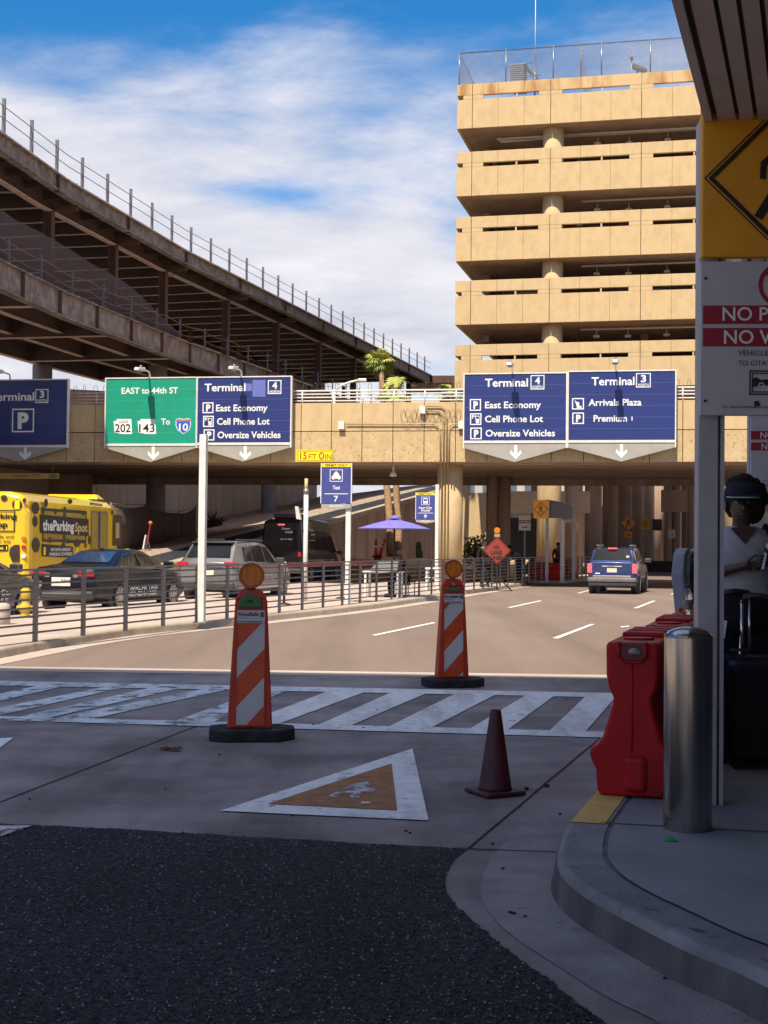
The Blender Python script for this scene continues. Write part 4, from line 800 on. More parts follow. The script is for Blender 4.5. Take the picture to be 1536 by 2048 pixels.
def ex_green(F, off, s):
    def shield(pts, nm, m, o2=0.0): b = B(); b.fpoly(F, off+o2, pts); return b.build(nm, m, s)
    for (x0, num, loop) in ((227, '202', 1), (275, '143', 0)):
        shield([(x0+6, 838), (x0+36, 838), (x0+37, 868), (x0+16, 868), (x0+2, 865), (x0, 842), (x0+6, 842)], 'route_shield', SWHITE)
        o = B(); o.ftext(F, off+0.006, num, x0+3, x0+34, 848, 864, 0.01)
        if loop: o.ftext(F, off+0.006, 'LOOP', x0+12, x0+29, 841, 846, 0.0)
        o.build('route_number', SBLK, s)
    q = [(352, 838), (360, 836.5), (367, 838), (374, 836.5), (381, 838), (382, 850), (379, 860), (367, 868), (355, 860), (351, 850)]
    shield(q, 'interstate_shield', SWHITE); sc_ = lambda k: [(366.7+(x-366.7)*k, 852+(y-852)*k) for x, y in q]
    shield([p for p in sc_(0.9)], 'interstate_field', IBLUE, 0.004); shield([(353, 838.5), (366.5, 839), (380.5, 838.5), (380.8, 843), (352.6, 843)], 'interstate_band', SRED, 0.007)
    o = B(); o.ftext(F, off+0.011, '10', 358, 376, 847, 861, 0.02); o.ftext(F, off+0.011, 'INTERSTATE', 356, 378, 839.8, 842.2, 0.0); o.build('route_number', SWHITE, s)
overhead('green sign for 44th street with two white route shields and a blue interstate shield', 212, 393, 757, 887, 924, GREEN, SEAMG, 297, (306.5, 907), [('EAST to 44th ST', 243, 356, 775, 787), ('To', 322, 340, 837, 849)], ex_green)
def ex_t4(F, off, s):
    box_no('4', 535.5, 563, 760, 788)(F, off, s); b = B(); b.fpoly(F, off, [(505, 760), (531, 760), (531, 793.5), (505, 793.5)]); b.fpoly(F, off, [(491, 767), (504, 767), (504, 782), (491, 782)]); b.build('cover_patch', PATCH, s)
    o = B(); icon_p(F, off, o, 405, 427, 804.5, 826.5); icon_phone(F, off, o, 406, 427.5, 831.5, 854); icon_p(F, off, o, 407, 429, 858.5, 881); o.build('symbol', SWHITE, s)
overhead('blue Terminal 4 sign with two pale patches, next to the green sign', 394.5, 581, 755, 885, 923, BLUE, SEAM, 481, (490.5, 907), [('Terminal', 409, 491, 767, 782), ('East Economy', 432, 535, 809, 822), ('Cell Phone Lot', 434, 539, 836, 849), ('Oversize Vehicles', 435, 561, 863, 876)], ex_t4)
def ex_r4(F, off, s):
    box_no('4', 1061, 1089, 750, 779)(F, off, s); o = B(); icon_p(F, off, o, 939.5, 962, 798, 821.5); icon_phone(F, off, o, 940, 963, 826.5, 850); icon_p(F, off, o, 940.5, 963.5, 855, 878.5); o.build('symbol', SWHITE, s)
overhead('blue Terminal 4 sign without patches, in the right pair over the sunlit lane', 929, 1132, 748, 881, 924, BLUE, SEAM, 1024, (1031.5, 905), [('Terminal', 970, 1056, 757, 773), ('East Economy', 970, 1082, 803, 816), ('Cell Phone Lot', 970, 1086, 831, 844), ('Oversize Vehicles', 971, 1110, 859.5, 872.5)], ex_r4)
def ex_r3(F, off, s):
    box_no('3', 1272, 1301.5, 746, 775)(F, off, s); o = B(); icon_p(F, off, o, 1144.5, 1168, 825, 848)
    o.frame(F, off, 1144, 1168, 796, 819, 2.2); o.fpoly(F, off, [(1149, 800), (1154, 804), (1158, 804), (1159, 812), (1163, 812), (1163, 816), (1154, 816), (1152, 808)]); o.build('symbol', SWHITE, s)
    b = B(); b.ftext(F, off, 'I', 1263, 1265, 833, 841, 0.01); b.build('lettering', SWHITE, s)
overhead('blue Terminal 3 sign naming the arrivals plaza, rightmost of the overhead signs', 1137.5, 1350, 743, 880, 923, BLUE, SEAM, 1231, (1243, 903), [('Terminal', 1183, 1269, 754, 770), ('Arrivals Plaza', 1177, 1283, 798, 811), ('Premium', 1187, 1254, 830, 843)], ex_r3)
# clearance plates
cs = T('height_sign', 'yellow plate on the bridge wall giving fifteen feet of headroom', 'sign', tuple(WF.p(WF.px(630, 912).x, -0.03, WF.px(630, 923).z)))
a = WF.px(593, 912, 0.05); c = WF.px(667, 912, 0.05); zt = WF.px(630, 900, 0.05).z; zb = WF.px(630, 923.5, 0.05).z
b = B(); b.fb(WF, a.x, c.x, -0.06, -0.02, zb, zt); b.build('plate', SYEL, cs); o = B(); o.ftext(WF, 0.066, '15', 600, 613.5, 904.5, 918.5, 0.01); o.ftext(WF, 0.066, 'FT', 617, 633, 908, 919, 0.0); o.ftext(WF, 0.066, '0', 638, 648, 904, 919, 0.0); o.ftext(WF, 0.066, 'IN', 650, 663, 908, 919, 0.0); o.build('lettering', BRED, cs)
b = B(); b.frame(WF, 0.065, 595, 665.5, 901.5, 922, 0.9); b.build('border', SBLK, cs); b = B(); b.fb(WF, (a.x+c.x)/2-0.1, (a.x+c.x)/2+0.1, -0.02, -0.001, zb, zt); b.build('bracket', GALV, cs)
cb = T('clearance_bar', 'long yellow headroom bar hanging from the bridge above the yellow bus', 'sign', tuple(WF.p(WF.px(50, 950, -0.9).x, 0.9, 4.4)))
a = WF.px(-40, 950, -0.9); c = WF.px(117, 950, -0.9); zt = WF.px(60, 946.5, -0.9).z; zb = WF.px(60, 957.5, -0.9).z
b = B(); b.fb(WF, a.x, c.x, 0.9, 0.98, zb, zt); b.build('bar', pm('tan yellow bar', (0.60, 0.40, 0.12), (0.5, 0.33, 0.1), rough=0.6), cb); o = B(); o.ftext(WF, -0.895, 'Clearance', 29, 56, 948.5, 954, 0.0); o.ftext(WF, -0.895, "12' 8\"", 63, 78, 948, 954.5, 0.0); o.build('lettering', SBLK, cb)
b = B()
for k in range(6): x_ = 98+k*2.7; b.fpoly(WF, -0.894, [(x_, 949), (x_+1.3, 949), (x_+2.3, 956), (x_+1, 956)])
b.build('hatching', SBLK, cb)
for px_ in (106, 0, -30): q = WF.px(px_, 940, -0.94); b = B(); b.cyl(WF.p(q.x, 0.94, zt), WF.p(q.x, 0.94, WZ0+0.08), 0.015, n=6); b.build('hanger', GALV, cb)
# ---- post signs on the island
def facing(q): return Fr((q.x, q.y, 0), R(11))
def bay_sign(label, px0, px1, yt, yb, ytip, Y, title, num, polepx, lines, icon):
    q = D((px0+px1)/2, (yt+yb)/2, Y); F = facing(q); s = T('bay_sign', label, 'sign', (q.x, q.y, IZ), -F.ang, 'numbered boarding bay signs')
    a = F.px(px0, (yt+yb)/2); c = F.px(px1, (yt+yb)/2); zt = F.px((px0+px1)/2, yt).z; zb = F.px((px0+px1)/2, yb).z; zp = F.px((px0+px1)/2, ytip).z; h = zt-zb; hy = yb-yt; wx = px1-px0
    b = B(); b.fb(F, a.x, c.x, 0, 0.05, zb, zt); b.build('sign_face', pm('violet blue sheeting', (0.05, 0.065, 0.26), (0.042, 0.055, 0.22), rough=0.45), s)
    b = B(); b.fb(F, a.x+0.012, c.x-0.012, -0.006, 0.02, zt-h*0.098, zt-0.008); b.build('permit_band', SYEL, s)
    b = B()
    for q_ in ((a.x-0.02, a.x-0.001, zb, zt), (c.x+0.001, c.x+0.02, zb, zt)): b.fb(F, q_[0], q_[1], -0.01, 0.06, q_[2], q_[3])
    b.build('edge_frame', SWHITE, s)
    b = B(); m_ = (a.x+c.x)/2; b.prism([F.p(a.x, 0.0, zb-0.015), F.p(c.x, 0.0, zb-0.015), F.p(c.x, 0.0, zp+0.06), F.p(m_, 0.0, zp), F.p(a.x, 0.0, zp+0.06)], F.v*0.05); b.build('skirt', SGREY, s)
    o = B(); o.ftext(F, 0.012, 'PERMIT ONLY', px0+wx*0.13, px1-wx*0.13, yt+hy*0.025, yt+hy*0.08, 0.01); o.build('lettering', SBLK, s)
    o = B()
    for (tx, u0, u1, v0, v1) in lines: o.ftext(F, 0.008, tx, px0+wx*u0, px0+wx*u1, yt+hy*v0, yt+hy*v1, 0.02)
    o.fpoly(F, 0.008, [(px0+wx*0.1, yt+hy*0.752), (px1-wx*0.1, yt+hy*0.752), (px1-wx*0.1, yt+hy*0.77), (px0+wx*0.1, yt+hy*0.77)])
    o.frame(F, 0.008, px0+wx*0.28, px1-wx*0.28, yt+hy*0.16, yt+hy*0.46, wx*0.02)
    P_ = lambda u, v: (px0+wx*(0.28+0.44*u), yt+hy*(0.16+0.30*v))
    if icon == 'taxi':
        o.fpoly(F, 0.008, [P_(0.16, 0.55), P_(0.26, 0.5), P_(0.34, 0.27), P_(0.66, 0.27), P_(0.74, 0.5), P_(0.84, 0.55), P_(0.86, 0.76), P_(0.78, 0.76), P_(0.78, 0.84), P_(0.66, 0.84), P_(0.66, 0.76), P_(0.34, 0.76), P_(0.34, 0.84), P_(0.22, 0.84), P_(0.22, 0.76), P_(0.14, 0.76)]); o.fpoly(F, 0.008, [P_(0.42, 0.17), P_(0.58, 0.17), P_(0.6, 0.25), P_(0.4, 0.25)])
    else:
        for q_ in ((0.25, 0.14, 0.75, 0.28), (0.22, 0.52, 0.78, 0.8), (0.28, 0.81, 0.4, 0.9), (0.6, 0.81, 0.72, 0.9), (0.22, 0.29, 0.28, 0.51), (0.72, 0.29, 0.78, 0.51)): o.fpoly(F, 0.008, [P_(q_[0], q_[1]), P_(q_[2], q_[1]), P_(q_[2], q_[3]), P_(q_[0], q_[3])])
    o.build('lettering', SWHITE, s)
    o = B(); o.ftext(F, 0.008, 'NORTH', px0+wx*0.28, px1-wx*0.28, yb+hy*0.035, yb+hy*0.095, 0.01); o.build('lettering', SWHITE, s)
    p = F.px(polepx, 1000); zpole = zt if polepx > px1 else zp+0.35; b = B(); b.fb(F, p.x-0.065, p.x+0.065, 0.06 if polepx <= px1 else -0.05, 0.15, IZ, zpole+(0.3 if polepx > px1 else 0)); b.build('post', PWHITE, s, bevel=0.01)
bay_sign('blue taxi bay sign number seven on a pale post over the railing', 643, 702, 926, 1007, 1020, 34.6, 'Taxi', '7', 695.5, [('Taxi', 0.38, 0.62, 0.56, 0.65), ('7', 0.42, 0.56, 0.81, 0.95)], 'taxi')
bay_sign('smaller blue shuttle bay sign number nine beside the tan bridge column', 832, 870, 985, 1039, 1047, 52, 'Inter-City', '9', 874.5, [('Inter-City', 0.16, 0.84, 0.52, 0.60), ('Shuttle', 0.26, 0.74, 0.62, 0.70), ('9', 0.42, 0.57, 0.82, 0.94)], 'bus')
q = G(402.5, 1245, IZ); ps = T('square_post', 'tall plain grey square steel post standing at the railing', 'post', (q.x, q.y, IZ)); F = facing(q)
b = B(); b.fb(F, -0.065, 0.065, -0.065, 0.065, IZ, D(405, 869, q.y).z); b.build('shaft', PWHITE, ps, bevel=0.008); b = B(); b.fb(F, -0.12, 0.12, -0.12, 0.12, IZ-0.004, IZ+0.02); b.build('base_plate', GREYM, ps)
q = D(611, 1100, 36); ps = T('camera_pole', 'round pole with yellowish top and a white box camera in front of the black van', 'pole', (q.x, q.y, IZ)); zj = D(611, 985, 36).z; zt = D(611, 957, 36).z
b = B(); b.cyl((q.x, q.y, IZ), (q.x, q.y, zj), 0.062, n=16); b.build('lower_tube', PWHITE, ps); b = B(); b.cyl((q.x, q.y, zj), (q.x, q.y, zt), 0.045, n=14); b.build('upper_tube', pm('yellowed paint', (0.60, 0.46, 0.24), (0.5, 0.38, 0.2), rough=0.5), ps); b = B(); b.cyl((q.x, q.y, zj-0.04), (q.x, q.y, zj+0.1), 0.075, n=16); b.build('collar', GALV, ps)
z1 = D(600, 1017, 36).z; b = B(); b.hexa([V((q.x-0.24, q.y-0.2, z1-0.28)), V((q.x-0.12, q.y-0.26, z1-0.3)), V((q.x-0.10, q.y-0.05, z1-0.3)), V((q.x-0.22, q.y, z1-0.28)), V((q.x-0.28, q.y-0.2, z1+0.05)), V((q.x-0.2, q.y-0.26, z1+0.04)), V((q.x-0.18, q.y-0.05, z1+0.04)), V((q.x-0.26, q.y, z1+0.05))]); b.build('camera_box', PWHITE, ps, bevel=0.01); b = B(); b.bar((q.x-0.22, q.y-0.1, z1-0.05), (q.x, q.y, z1+0.02), 0.03); b.build('bracket', GALV, ps)
# ---- pedestrian figure drawn in a unit square (u right, v up)
WALKER = [[(0.47, 0.86), (0.53, 0.86), (0.56, 0.91), (0.55, 0.97), (0.50, 0.99), (0.45, 0.97), (0.44, 0.91)], [(0.40, 0.83), (0.56, 0.83), (0.60, 0.74), (0.72, 0.62), (0.68, 0.57), (0.56, 0.68), (0.55, 0.52), (0.64, 0.32), (0.74, 0.08), (0.64, 0.04), (0.54, 0.30), (0.46, 0.42), (0.40, 0.26), (0.26, 0.02), (0.17, 0.07), (0.32, 0.32), (0.40, 0.54), (0.39, 0.68), (0.31, 0.64), (0.30, 0.48), (0.23, 0.49), (0.24, 0.68)]]
def walker(b, F, off, cu, cz, s): 
    for poly in WALKER: b.face([F.p(cu+(u-0.48)*s, -off, cz+(v-0.5)*s) for u, v in poly])
def diamond(b, F, off, cu, cz, r): b.face([F.p(cu, -off, cz-r), F.p(cu+r, -off, cz), F.p(cu, -off, cz+r), F.p(cu-r, -off, cz)])
def ring(b, F, off, cu, cz, r0, r1):
    for k in range(4):
        d = [(0, -1), (1, 0), (0, 1), (-1, 0)]; p, q = d[k], d[(k+1) % 4]; b.face([F.p(cu+p[0]*r0, -off, cz+p[1]*r0), F.p(cu+q[0]*r0, -off, cz+q[1]*r0), F.p(cu+q[0]*r1, -off, cz+q[1]*r1), F.p(cu+p[0]*r1, -off, cz+p[1]*r1)])
def crossing_sign(label, F, w_, zt, zb, post_u, far=True, group='boxed crossing signs'):
    s = T('crossing_sign', label, 'sign', tuple(F.p(0, 0, 0.14)), -F.ang, group)
    h = zt-zb; b = B(); b.fb(F, 0, w_, 0, 0.06, zb, zt); b.build('sign_face', SAMB, s, bevel=0.012)
    cu, cz = w_/2, (zt+zb)/2; r = min(w_, h)/2*0.97; b = B(); ring(b, F, 0.006, cu, cz, r, r*0.975); ring(b, F, 0.006, cu, cz, r*0.945, r*0.865); walker(b, F, 0.006, cu, cz, r*1.15); b.build('pedestrian_symbol', SBLK, s)
    for u in post_u: b = B(); b.fb(F, u-0.065, u+0.065, 0.07, 0.2, 0.14, zt+0.02); b.build('post', GREYM, s, bevel=0.012)
    return s
# the near one, with the no parking plate below it
q = G(1440, 1612, HZ); NF = Fr((q.x, q.y, 0), R(4)); sx = NF.px(1396.5, 520).x
zt = NF.px(1410, 211).z; zb = NF.px(1410, 522).z; cw = zt-zb
ns_ = crossing_sign('large amber crossing sign with black walking figure, close at the right edge', Fr(NF.p(sx, -0.1, 0), R(4)), cw, zt, zb, [], group='boxed crossing signs')
cp = T('canopy_post', 'pale grey square steel post behind the steel bollard, carrying the large crossing sign', 'post', (q.x, q.y, HZ)); a = NF.px(1396, 1000).x; c = NF.px(1436.5, 1000).x
GPOST = pm('pale grey painted post', (0.42, 0.415, 0.425), (0.34, 0.335, 0.345), scale=4, rough=0.5, speck=(0.10, 0.10, 0.11), sscale=22, sth=0.74)
b = B(); b.fb(NF, a, c, 0, 0.14, HZ, CZ+0.05); b.build('shaft', GPOST, cp, bevel=0.006); b = B(); b.fb(NF, c+0.004, c+0.012, 0.03, 0.11, HZ+0.5, CZ); b.build('slot', BLACK, cp); b = B(); b.fb(NF, c+0.012, c+0.034, 0, 0.14, HZ, CZ+0.05); b.build('edge_strip', GPOST, cp)
npl = T('parking_notice', 'pale no parking notice below the large crossing sign, cut by the right edge', 'sign', tuple(NF.p(sx, -0.1, 1.9)), -NF.ang, 'no parking notices')
WSIGN = pm('grey white notice', (0.50, 0.49, 0.51), (0.44, 0.43, 0.45), scale=5, rough=0.5)
F = Fr(NF.p(sx, -0.08, 0), R(4)); z1 = F.px(1420, 522.5).z; z2 = F.px(1420, 831).z; k = (z1-z2)/305.0
b = B(); b.fb(F, 0, cw*0.93, 0, 0.03, z2, z1); b.build('plate', WSIGN, npl, bevel=0.006)
zr = lambda y: F.px(1460, y).z
for ya, yb in ((611, 648), (656, 693)): b = B(); b.fb(F, 0.015, cw*0.9, -0.003, 0.01, zr(yb), zr(ya)); b.build('red_band', SRED, npl)
def run(b, F, off, body, xpx, yt, yb, bold=0.01, squeeze=1.0):
    h = F.px(xpx, yt, off).z-F.px(xpx, yb, off).z; a = F.px(xpx, yb, off); wd = tmesh(body, bold)[2]*h/CAP*squeeze; b.text(body, F.p(a.x, -off, a.z), F.u, (0, 0, 1), wd, h, bold)
o = B(); run(o, F, 0.008, 'NO PARKING', 1445, 614, 641); run(o, F, 0.008, 'NO WAITING', 1448, 660, 687); o.build('lettering', SWHITE, npl)
o = B(); run(o, F, 0.006, 'VEHICLES SUBJECT', 1476, 700, 711, 0.0); run(o, F, 0.006, 'TO CITATION AND TOW', 1476, 721, 731, 0.0); run(o, F, 0.006, 'For more information see', 1445, 810, 816, 0.0); o.build('lettering', SBLK, npl)
b = B(); cc = F.px(1562, 570); n_ = 40
for i in range(n_):
    t0, t1 = 2*math.pi*i/n_, 2*math.pi*(i+1)/n_; r0, r1 = 44*k, 36*k
    b.face([F.p(cc.x+r0*math.cos(t0), -0.005, cc.z+r0*math.sin(t0)), F.p(cc.x+r0*math.cos(t1), -0.005, cc.z+r0*math.sin(t1)), F.p(cc.x+r1*math.cos(t1), -0.005, cc.z+r1*math.sin(t1)), F.p(cc.x+r1*math.cos(t0), -0.005, cc.z+r1*math.sin(t0))])
b.fpoly(F, 0.005, [(1531, 548), (1537, 542), (1594, 592), (1588, 598)]); b.build('prohibition_ring', SRED, npl)
b = B(); ra = F.px(1498, 790); rb = F.px(1625, 741)
for (i0, i1) in ((0.0, 0.008), (0.014, 0.02)):
    x0, x1, y0, y1 = ra.x+i0, rb.x-i0, ra.z+i0, rb.z-i0; x2, x3, y2, y3 = ra.x+i1, rb.x-i1, ra.z+i1, rb.z-i1
    for q_ in ((x0, x1, y0, y2), (x0, x1, y3, y1), (x0, x2, y2, y3), (x3, x1, y2, y3)): b.face([F.p(q_[0], -0.005, q_[2]), F.p(q_[1], -0.005, q_[2]), F.p(q_[1], -0.005, q_[3]), F.p(q_[0], -0.005, q_[3])])
b.fpoly(F, 0.005, [(1504, 757), (1513, 754), (1522, 760), (1533, 758), (1545, 762), (1545, 770), (1520, 771), (1504, 775)]); b.fpoly(F, 0.005, [(1508, 803), (1517, 801), (1521, 811), (1509, 813)]); b.build('tow_symbol', SBLK, npl)
b = B(); c2 = F.px(1522, 771)
for i in range(20):
    t0, t1 = 2*math.pi*i/20, 2*math.pi*(i+1)/20; r0, r1 = 6*k, 3.4*k; b.face([F.p(c2.x+r0*math.cos(t0), -0.008, c2.z+r0*math.sin(t0)), F.p(c2.x+r0*math.cos(t1), -0.008, c2.z+r0*math.sin(t1)), F.p(c2.x+r1*math.cos(t1), -0.008, c2.z+r1*math.sin(t1)), F.p(c2.x+r1*math.cos(t0), -0.008, c2.z+r1*math.sin(t0))])
b.build('tow_symbol', WSIGN, npl)
for x_, y_ in ((1411, 557), (1410, 802)): p = F.px(x_, y_); b = B(); b.cyl(F.p(p.x, -0.01, p.z), F.p(p.x, 0.0, p.z), 0.008, n=10); b.build('bolt', SBLK, npl)
# second notice on its own post further along
q = D(1510, 1100, 14.3); F2 = Fr((q.x, q.y, 0), R(8)); p2 = T('canopy_post', 'second grey post, further along the pavement behind the helmeted waiting person', 'post', (q.x, q.y, HZ)); a = F2.px(1497, 1000).x; c = F2.px(1521, 1000).x
b = B(); b.fb(F2, a, c, 0.04, 0.16, HZ, CZ+0.05); b.build('shaft', GPOST, p2, bevel=0.006); b = B(); b.fb(F2, c+0.02, c+0.05, 0.04, 0.1, HZ, CZ+0.05); b.build('edge_strip', GPOST, p2)
n2_ = T('parking_notice', 'small pale no parking notice further back, beside the waiting person', 'sign', tuple(F2.p(0, 0, 1.9)), -F2.ang, 'no parking notices'); a = F2.px(1501, 900); z1 = F2.px(1510, 800).z; z2 = F2.px(1510, 969).z
b = B(); b.fb(F2, a.x, a.x+0.62, 0, 0.03, z2, z1); b.build('plate', WSIGN, n2_, bevel=0.006)
for ya, yb in ((862, 879), (885, 901)): b = B(); b.fb(F2, a.x+0.003, a.x+0.6, -0.003, 0.01, F2.px(1510, yb).z, F2.px(1510, ya).z); b.build('red_band', SRED, n2_)
o = B(); run(o, F2, 0.008, 'NO PARKING', 1521, 864, 876); run(o, F2, 0.008, 'NO WAITING', 1523, 887, 899); o.build('lettering', SWHITE, n2_); o = B(); run(o, F2, 0.006, 'For more information', 1524, 960, 963, 0); o.build('lettering', SBLK, n2_)
# far crossing sign with its long box on white posts
q = D(1066, 1100, 57); F3 = Fr((q.x, q.y, 0), R(12)); a = 0; zt = F3.px(1080, 1000).z; zb = F3.px(1080, 1037).z
s3 = crossing_sign('amber crossing sign on the end of a long dark box beyond the railing', F3, F3.px(1097, 1015).x, zt, zb, [F3.px(1095, 1010).x-0.02])
w3 = F3.px(1097, 1015).x; qe = F3.loc(D(1143, 1012, 63)); zlo = D(1143, 1036, 63).z; zhi = D(1143, 1008, 63).z
b = B(); b.hexa([F3.p(w3+0.02, 0.1, zb+0.02), F3.p(w3+0.1, 0.1, zb+0.02), F3.p(qe.x, qe.y, zlo), F3.p(qe.x-0.4, qe.y, zlo), F3.p(w3+0.02, 0.1, zt), F3.p(w3+0.1, 0.1, zt), F3.p(qe.x, qe.y, zhi), F3.p(qe.x-0.4, qe.y, zhi)]); b.build('box_body', BLACK, s3)
for px_, yy in ((1124.5, 60), (1147, 64)):
    qq = D(px_, 1100, yy); b = B(); b.bar((qq.x, qq.y, 0.1), (qq.x, qq.y, D(px_, 1010 if px_ > 1140 else 1040, yy).z), 0.17); b.build('post', PWHITE, s3)
qa, qb = D(1124, 1040, 64), D(1149, 1012, 64); b = B(); b.bar((D(1130, 1012, 64).x, 64, qb.z), (qb.x, 64, qb.z), 0.16); b.bar((qa.x, 64, D(1140, 1042, 64).z), (qb.x, 64, D(1140, 1042, 64).z), 0.16); b.build('cross_rail', PWHITE, s3)
# notice on the dark column, small plates
q = D(1048, 1050, 62); F4 = Fr((q.x, q.y, 0), R(10)); t = T('parking_notice', 'white no parking notice with red bands beyond the orange lane sign', 'sign', tuple(F4.p(0, 0, 0)), -F4.ang, 'no parking notices')
a = F4.px(1037.5, 1045); c = F4.px(1061.5, 1045); b = B(); b.fb(F4, a.x, c.x, 0, 0.03, F4.px(1049, 1061).z, F4.px(1049, 1031).z); b.build('plate', SWHITE, t)
for ya, yb in ((1040.5, 1042.5), (1044.5, 1046.5)): b = B(); b.fpoly(F4, 0.008, [(1037.6, ya), (1061.4, ya), (1061.4, yb), (1037.6, yb)]); b.build('red_band', SRED, t)
b = B(); b.fpoly(F4, 0.008, [(1044, 1053.5), (1048, 1053), (1048, 1055.5), (1044, 1056)]); b.fpoly(F4, 0.008, [(1050, 1053), (1055, 1052.5), (1054, 1055.5), (1050, 1056)]); b.build('tow_symbol', SBLK, t)
b = B(); b.fb(F4, (a.x+c.x)/2-0.04, (a.x+c.x)/2+0.04, 0.035, 0.1, 0, F4.px(1049, 1033).z); b.build('post', GREYM, t)
# diamond crossing sign and arrow plate on the column row
q = D(1257, 1050, 94); F5 = Fr((q.x, q.y, 0), R(10)); t = T('crossing_sign', 'amber diamond crossing sign over a small arrow plate on a brown column', 'sign', (q.x, q.y, 0), -F5.ang)
cz = F5.px(1257, 1046).z; r_ = F5.px(1271.5, 1046).x; b = B(); diamond(b, F5, 0.0, 0, cz, r_); b.build('sign_face', SAMB, t); bm_ = B(); walker(bm_, F5, 0.02, 0, cz, r_*1.15); 
bm_.fpoly(F5, 0.02, [(1251, 1067), (1253, 1066), (1258, 1069.5), (1260, 1068), (1261, 1072.5), (1256, 1072), (1257.5, 1070.8)]); bm_.build('pedestrian_symbol', SBLK, t)
b = B(); b.fpoly(F5, 0.0, [(1248.5, 1063), (1265, 1063), (1265, 1075), (1248.5, 1075)]); b.build('arrow_plate', SAMB, t); b = B(); b.fb(F5, -0.04, 0.04, 0.01, 0.06, 0, cz+0.3); b.build('post', GREYM, t)
q = D(1282, 1050, 100); F6 = Fr((q.x, q.y, 0), R(12)); crossing_sign('dim amber crossing sign far under the garage, right of the diamond sign', F6, F6.px(1301, 1048).x, F6.px(1291, 1037).z, F6.px(1291, 1060).z, [0.1, 0.75])
b = B(); w6 = F6.px(1301, 1048).x; b.fb(F6, w6+0.02, w6+0.8, 0.1, 3, F6.px(1291, 1060).z, F6.px(1291, 1038).z)
b.build('box_body', BLACK, [o for o in sc.objects if o.name.startswith('crossing_sign') and o.type == 'EMPTY'][-1])
q = D(1343, 1068, 98); F7 = Fr((q.x, q.y, 0), R(10)); t = T('speed_sign', 'small white speed limit fifteen sign under the dark garage', 'sign', (q.x, q.y, 0), -F7.ang)
a = F7.px(1336.5, 1068).x; c = F7.px(1350, 1068).x; b = B(); b.fb(F7, a, c, 0, 0.03, F7.px(1343, 1076).z, F7.px(1343, 1059).z); b.build('plate', SWHITE, t)
o = B(); o.ftext(F7, 0.012, '15', 1339, 1347, 1067, 1074, 0.01); o.ftext(F7, 0.012, 'SPEED', 1338.5, 1348, 1060.5, 1062.5, 0.0); o.ftext(F7, 0.012, 'LIMIT', 1339, 1347.5, 1063.5, 1065.5, 0.0); o.build('lettering', SBLK, t); b = B(); b.fb(F7, -0.04, 0.04, 0.035, 0.09, 0, F7.px(1343, 1060).z); b.build('post', GREYM, t)
# orange roadwork diamond
q = D(994, 1100, 50); F8 = Fr((q.x, q.y, 0), R(14)); t = T('roadwork_sign', 'orange roadwork diamond about lanes with a small amber lamp on top, behind the railing', 'sign', (q.x, q.y, 0), -F8.ang)
SORG = pm('orange roadwork sheeting', (0.27, 0.032, 0.013), (0.23, 0.028, 0.012), scale=3, rough=0.6)
cz = F8.px(994, 1101).z; r_ = F8.px(1022, 1101).x; b = B(); b.prism([F8.p(0, 0, cz-r_), F8.p(r_, 0, cz), F8.p(0, 0, cz+r_), F8.p(-r_, 0, cz)], F8.v*0.02); b.build('sign_face', SORG, t)
o = B(); o.ftext(F8, 0.008, 'NO', 987, 999, 1091, 1098, 0.03); o.ftext(F8, 0.008, 'LANE', 981, 1004, 1101, 1109, 0.03); o.ftext(F8, 0.008, 'LINES', 981, 1004, 1112, 1119, 0.03); ring(o, F8, 0.008, 0, cz, r_*0.95, r_*0.91); o.build('lettering', SBLK, t)
b = B(); b.bar(F8.p(0, 0.05, 0.03), F8.p(0, 0.05, cz+r_), 0.05); b.bar(F8.p(-0.6, -0.3, 0.03), F8.p(0, 0.05, 0.55), 0.04); b.bar(F8.p(0.6, -0.3, 0.03), F8.p(0, 0.05, 0.55), 0.04); b.build('stand', BLACK, t)
b = B(); b.cyl(F8.p(0, -0.02, cz+r_+0.22), F8.p(0, 0.06, cz+r_+0.22), 0.11, n=16); b.build('lamp', pm('amber lens', (0.62, 0.20, 0.01), (0.5, 0.15, 0.01), rough=0.25), t); b = B(); b.fb(F8, -0.1, 0.1, 0, 0.06, cz+r_-0.02, cz+r_+0.1); b.build('lamp_case', pm('dull yellow green case', (0.30, 0.32, 0.12), rough=0.5), t)
# ================================================================ VEHICLES
TAILR = pm('red lamp lens', (0.45, 0.01, 0.015), (0.38, 0.008, 0.012), scale=9, rough=0.15, coat=0.6)
LITR = emis('lit brake lamp', (0.9, 0.05, 0.06), 0.9)
GLASS = pm('dark car glass', (0.012, 0.013, 0.016), (0.02, 0.02, 0.024), scale=2, rough=0.05, spec=0.25, coat=0.05)
BGLASS = pm('blue tinted glass', (0.03, 0.055, 0.12), (0.02, 0.035, 0.08), scale=2, rough=0.06, spec=0.9, coat=0.6)
TYRE = pm('tyre rubber', (0.02, 0.019, 0.019), (0.03, 0.028, 0.027), scale=12, rough=0.85)
RIM = pm('alloy wheel', (0.50, 0.49, 0.48), (0.36, 0.35, 0.35), scale=6, rough=0.3, metal=0.7)
TRIM = pm('dark vehicle trim', (0.035, 0.034, 0.036), (0.05, 0.048, 0.05), scale=8, rough=0.5)
CHROME = pm('bright trim', (0.62, 0.60, 0.58), rough=0.15, metal=0.9)
PLATE = pm('licence plate', (0.66, 0.62, 0.52), (0.58, 0.55, 0.46), scale=20, rough=0.4)
def paint(n, c, c2=None, metal=0.25, rough=0.3): return pm(n, c, c2 or tuple(x*0.9 for x in c), scale=3, rough=rough, metal=metal, coat=0.9)
